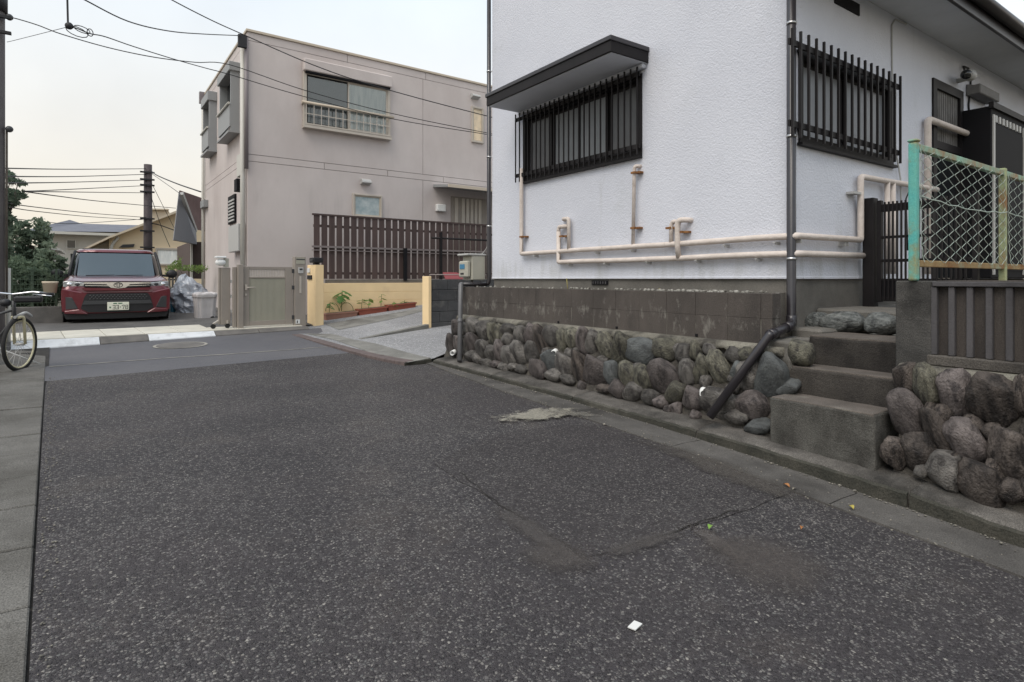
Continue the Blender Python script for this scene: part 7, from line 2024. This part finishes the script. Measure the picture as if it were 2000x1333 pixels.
def tree(label, base, blobs, n, size, m, seed, trunk_r=.06, name='tree', cat='tree', limbs=5, crown='crown'):
    t = thing(name, label, cat, base)
    foliage(crown, blobs, n, size, m, t, seed, kind=None)
    top = Vector(blobs[0][:3]); b = Vector(base)
    MB().tube([b, b.lerp(top, .5)+Vector((.05, 0, 0)), top], [trunk_r, trunk_r*.75, trunk_r*.4], 8).build('trunk', m_bark, t)
    for i, bb in enumerate(blobs[1:limbs+1]):
        s_ = b.lerp(top, .45+.1*i/limbs)
        MB().tube([s_, s_.lerp(Vector(bb[:3]), .5)+Vector((0, 0, .1)), Vector(bb[:3])], [trunk_r*.5, trunk_r*.35, trunk_r*.15], 6).build('limb', m_bark, t)
    return t
c = atY(20, 560, 15)
tree('dark leafy tree whose sprays stick out against the sky beside the tall pole', (c.x-.3, 15, .5),
     [blob(10, 385, 15, 44, 50), blob(20, 348, 15, 18, 30), blob(36, 356, 15, 30, 12), blob(32, 378, 15, 40, 20), blob(14, 470, 15, 30, 80), blob(27, 395, 15, 22, 14), blob(10, 430, 15, 26, 60), blob(24, 428, 15, 20, 10)], 2100, .055, m_tree1, 3, .05)
c = atY(70, 560, 18)
tree('spreading green tree left of the red car, in front of the slate roof', (c.x, 18, .6),
     [blob(62, 480, 18, 74, 70), blob(82, 448, 18, 34, 40), blob(28, 485, 18, 70, 90), blob(50, 450, 18, 60, 40), blob(90, 470, 18, 30, 30), blob(40, 520, 18, 70, 50), blob(72, 436, 18, 26, 22), blob(98, 478, 17.5, 30, 14)], 4600, .06, m_tree2, 5, .09)
c = atY(100, 560, 16.6)
tree('low feathery shrub touching the left mirror of the red car', (c.x, 16.6, .6),
     [blob(104, 510, 16.6, 52, 26), blob(96, 496, 16.6, 36, 16), blob(112, 522, 16.6, 40, 20), blob(88, 500, 16.6, 40, 30)], 1800, .05, m_tree2, 8, .03, name='shrub', cat='shrub')
foliage('hedge', [blob(40, 556, 16, 110, 100, .5), blob(95, 552, 16, 80, 80, .5), blob(70, 580, 15.9, 130, 60, .5), blob(66, 530, 16, 100, 30, .5)], 11000, .05, m_hedge, None, 12, kind=None)
hg = bpy.data.objects['hedge']; tag(hg, 'clipped green hedge behind the wire fence left of the red car', 'hedge')
tree('low flowering bush between the red car and the taupe house', (atY(365, 560, 19).x, 19, .62),
     [blob(368, 524, 19, 60, 12), blob(345, 516, 19, 22, 16), blob(395, 526, 19, 30, 16), blob(332, 530, 19, 24, 24), blob(352, 503, 19, 10, 9)], 700, .04, m_leaf_y, 15, .02, name='shrub', cat='shrub', limbs=3)
# pale pickets beside the car
pk = thing('picket_fence', 'short weathered picket fence between the red car and the tarpaulin', 'fence', (atY(340, 560, 18.6).x, 18.6, .6))
for i, px in enumerate((331, 337.5, 344, 350.5)):
    a, b = atY(px-2.2, 530+2*(i % 2), 18.6), atY(px+2.2, 580, 18.6)
    MB().box(a.x, b.x, 18.6, 18.63, .55, a.z).build('picket', m_dbrown if False else m_found, pk)
a, b = atY(328, 545, 18.6), atY(353, 548, 18.6); MB().box(a.x, b.x, 18.635, 18.67, b.z, a.z).build('rail', m_found, pk)
# wire garden fence and terracotta-pale pot
gfn = thing('wire_fence', 'dark green wire garden fence in front of the hedge', 'fence', (atY(60, 580, 15.2).x, 15.2, .6))
a, b = atY(21, 528, 15.2), atY(124, 600, 15.2)
mb = MB()
for k in range(9): z = b.z+(a.z-b.z)*k/8; mb.box(a.x-1.5, b.x, 15.2, 15.206, z-.004, z+.004)
n = 34
for k in range(n+1): x = a.x-1.5+(b.x-a.x+1.5)*k/n; mb.box(x-.003, x+.003, 15.207, 15.212, b.z-.2, a.z)
mb.build('wire_mesh', m_tree1, gfn, kind='stuff')
for px in (22, 62, 110): x = atY(px, 560, 15.2).x; MB().box(x-.02, x+.02, 15.215, 15.25, .4, a.z+.03).build('fence_post', m_tree1, gfn)
ll, lr_ = atY(-30, 600, 15.0), atY(124, 600, 15.0)
own('low_wall', MB().box(ll.x-2, lr_.x, 14.95, 15.12, .4, atY(60, 600, 15.0).z), m_kdark, 'low dark wall under the wire fence left of the red car', 'wall', bevel=.01)
c = atY(98, 571, 14.9); w = (atY(115, 560, 14.9).x-atY(82, 560, 14.9).x)/2; zt_ = atY(98, 550, 14.9).z; zb_ = atY(98, 573, 14.9).z
mb = MB(); mb.tube([(c.x, 14.9, zb_), (c.x, 14.9, zt_-.04), (c.x, 14.9, zt_-.039), (c.x, 14.9, zt_)], [w*.78, w*.95, w, w], 18)
pt = thing('flower_pot', 'pale stone coloured flower pot hung on the wire fence', 'pot', (c.x, 14.9, zb_))
mb.build('pot', m_creamr, pt)
MB().box(c.x-.05, c.x+.05, 14.9, 15.22, zt_-.06, zt_-.03).build('hanger', m_cable, pt)

# ------------------------------------------------------------------ small things on the road
def on_road(px, py, dz=.006):
    z = .1
    for _ in range(15): p = atZ(px, py, z); z = prof(p.y, p.x)
    return Vector((p.x, p.y, z+dz))
c = on_road(353, 675); mh = thing('manhole_cover', 'round flush manhole cover with pale cement rim in the cross street', 'manhole cover', c)
mb = MB(); n = 32; rr = .40; tilt = lambda x, y: prof(y, x)
vs = [(c.x+r*math.cos(2*math.pi*i/n), c.y+r*math.sin(2*math.pi*i/n), tilt(c.x+r*math.cos(2*math.pi*i/n), c.y+r*math.sin(2*math.pi*i/n))+.007) for r in (rr, rr-.045) for i in range(n)]
mb.add(vs, [(i, (i+1) % n, n+(i+1) % n, n+i) for i in range(n)]).build('rim', m_seam, mh)
mb = MB(); vs = [(c.x+r*math.cos(2*math.pi*i/n), c.y+r*math.sin(2*math.pi*i/n), tilt(c.x, c.y+r*math.sin(2*math.pi*i/n))+.009) for r in (rr-.047,) for i in range(n)]
mb.add(vs, [tuple(range(n))]).build('cover', m_kdark, mh)
def leaf_thing(px, py, L, W, az, m, label, dz=.012, cat='leaf', nm='fallen_leaf'):
    p = on_road(px, py, dz); mb = MB(); n = 5; vs = []
    for i in range(n+1):
        t = i/n; w = W*math.sin(math.pi*(t*.9+.05)); z = .012*math.sin(t*3)
        for s_ in (-.5, 0, .5):
            x, y = (t-.5)*L, w*s_
            vs.append((p.x+x*math.cos(az)-y*math.sin(az), p.y+x*math.sin(az)+y*math.cos(az), p.z+z+abs(s_)*.012))
    fs = [(3*i+j, 3*i+j+1, 3*i+j+4, 3*i+j+3) for i in range(n) for j in range(2)]
    own(nm, mb.add(vs, fs), m, label, cat)
leaf_thing(1387, 1036, .05, .026, .4, m_leafgr, 'bright green leaf on the asphalt by the crack')
leaf_thing(1663, 1000, .045, .028, .9, m_leafye, 'yellow leaf at the edge of the right gutter', .022)
leaf_thing(1521, 903, .06, .022, .2, m_leafo, 'orange leaf in the gutter below the lowest step', .03)
leaf_thing(1536, 955, .05, .03, 1.3, m_leafo, 'brown orange leaf beside the pale crumb at the gutter edge', .016)
leaf_thing(1364, 853, .04, .02, .3, m_leafo, 'small orange leaf in the gutter under the slanting rain pipe', .03)
leaf_thing(1566, 1038, .03, .018, .3, m_leafo, 'tiny orange scrap on the asphalt right of the green leaf')
leaf_thing(1551, 961, .035, .03, .1, m_cement, 'pale cement crumb lying at the gutter edge', .016, 'crumb', 'cement_crumb')
p = on_road(1240, 1226, .006); a = math.radians(15)
mb = MB(); cs, sn = math.cos(a), math.sin(a)
P4 = [(-.028, -.017), (.028, -.018), (.027, .017), (-.029, .016)]
mb.hexa([(p.x+x*cs-y*sn, p.y+x*sn+y*cs, p.z) for x, y in P4]+[(p.x+x*cs-y*sn, p.y+x*sn+y*cs, p.z+.004) for x, y in P4])
own('paper_scrap', mb, m_paper, 'small white paper scrap on the dark asphalt in the foreground', 'paper', loc=p)
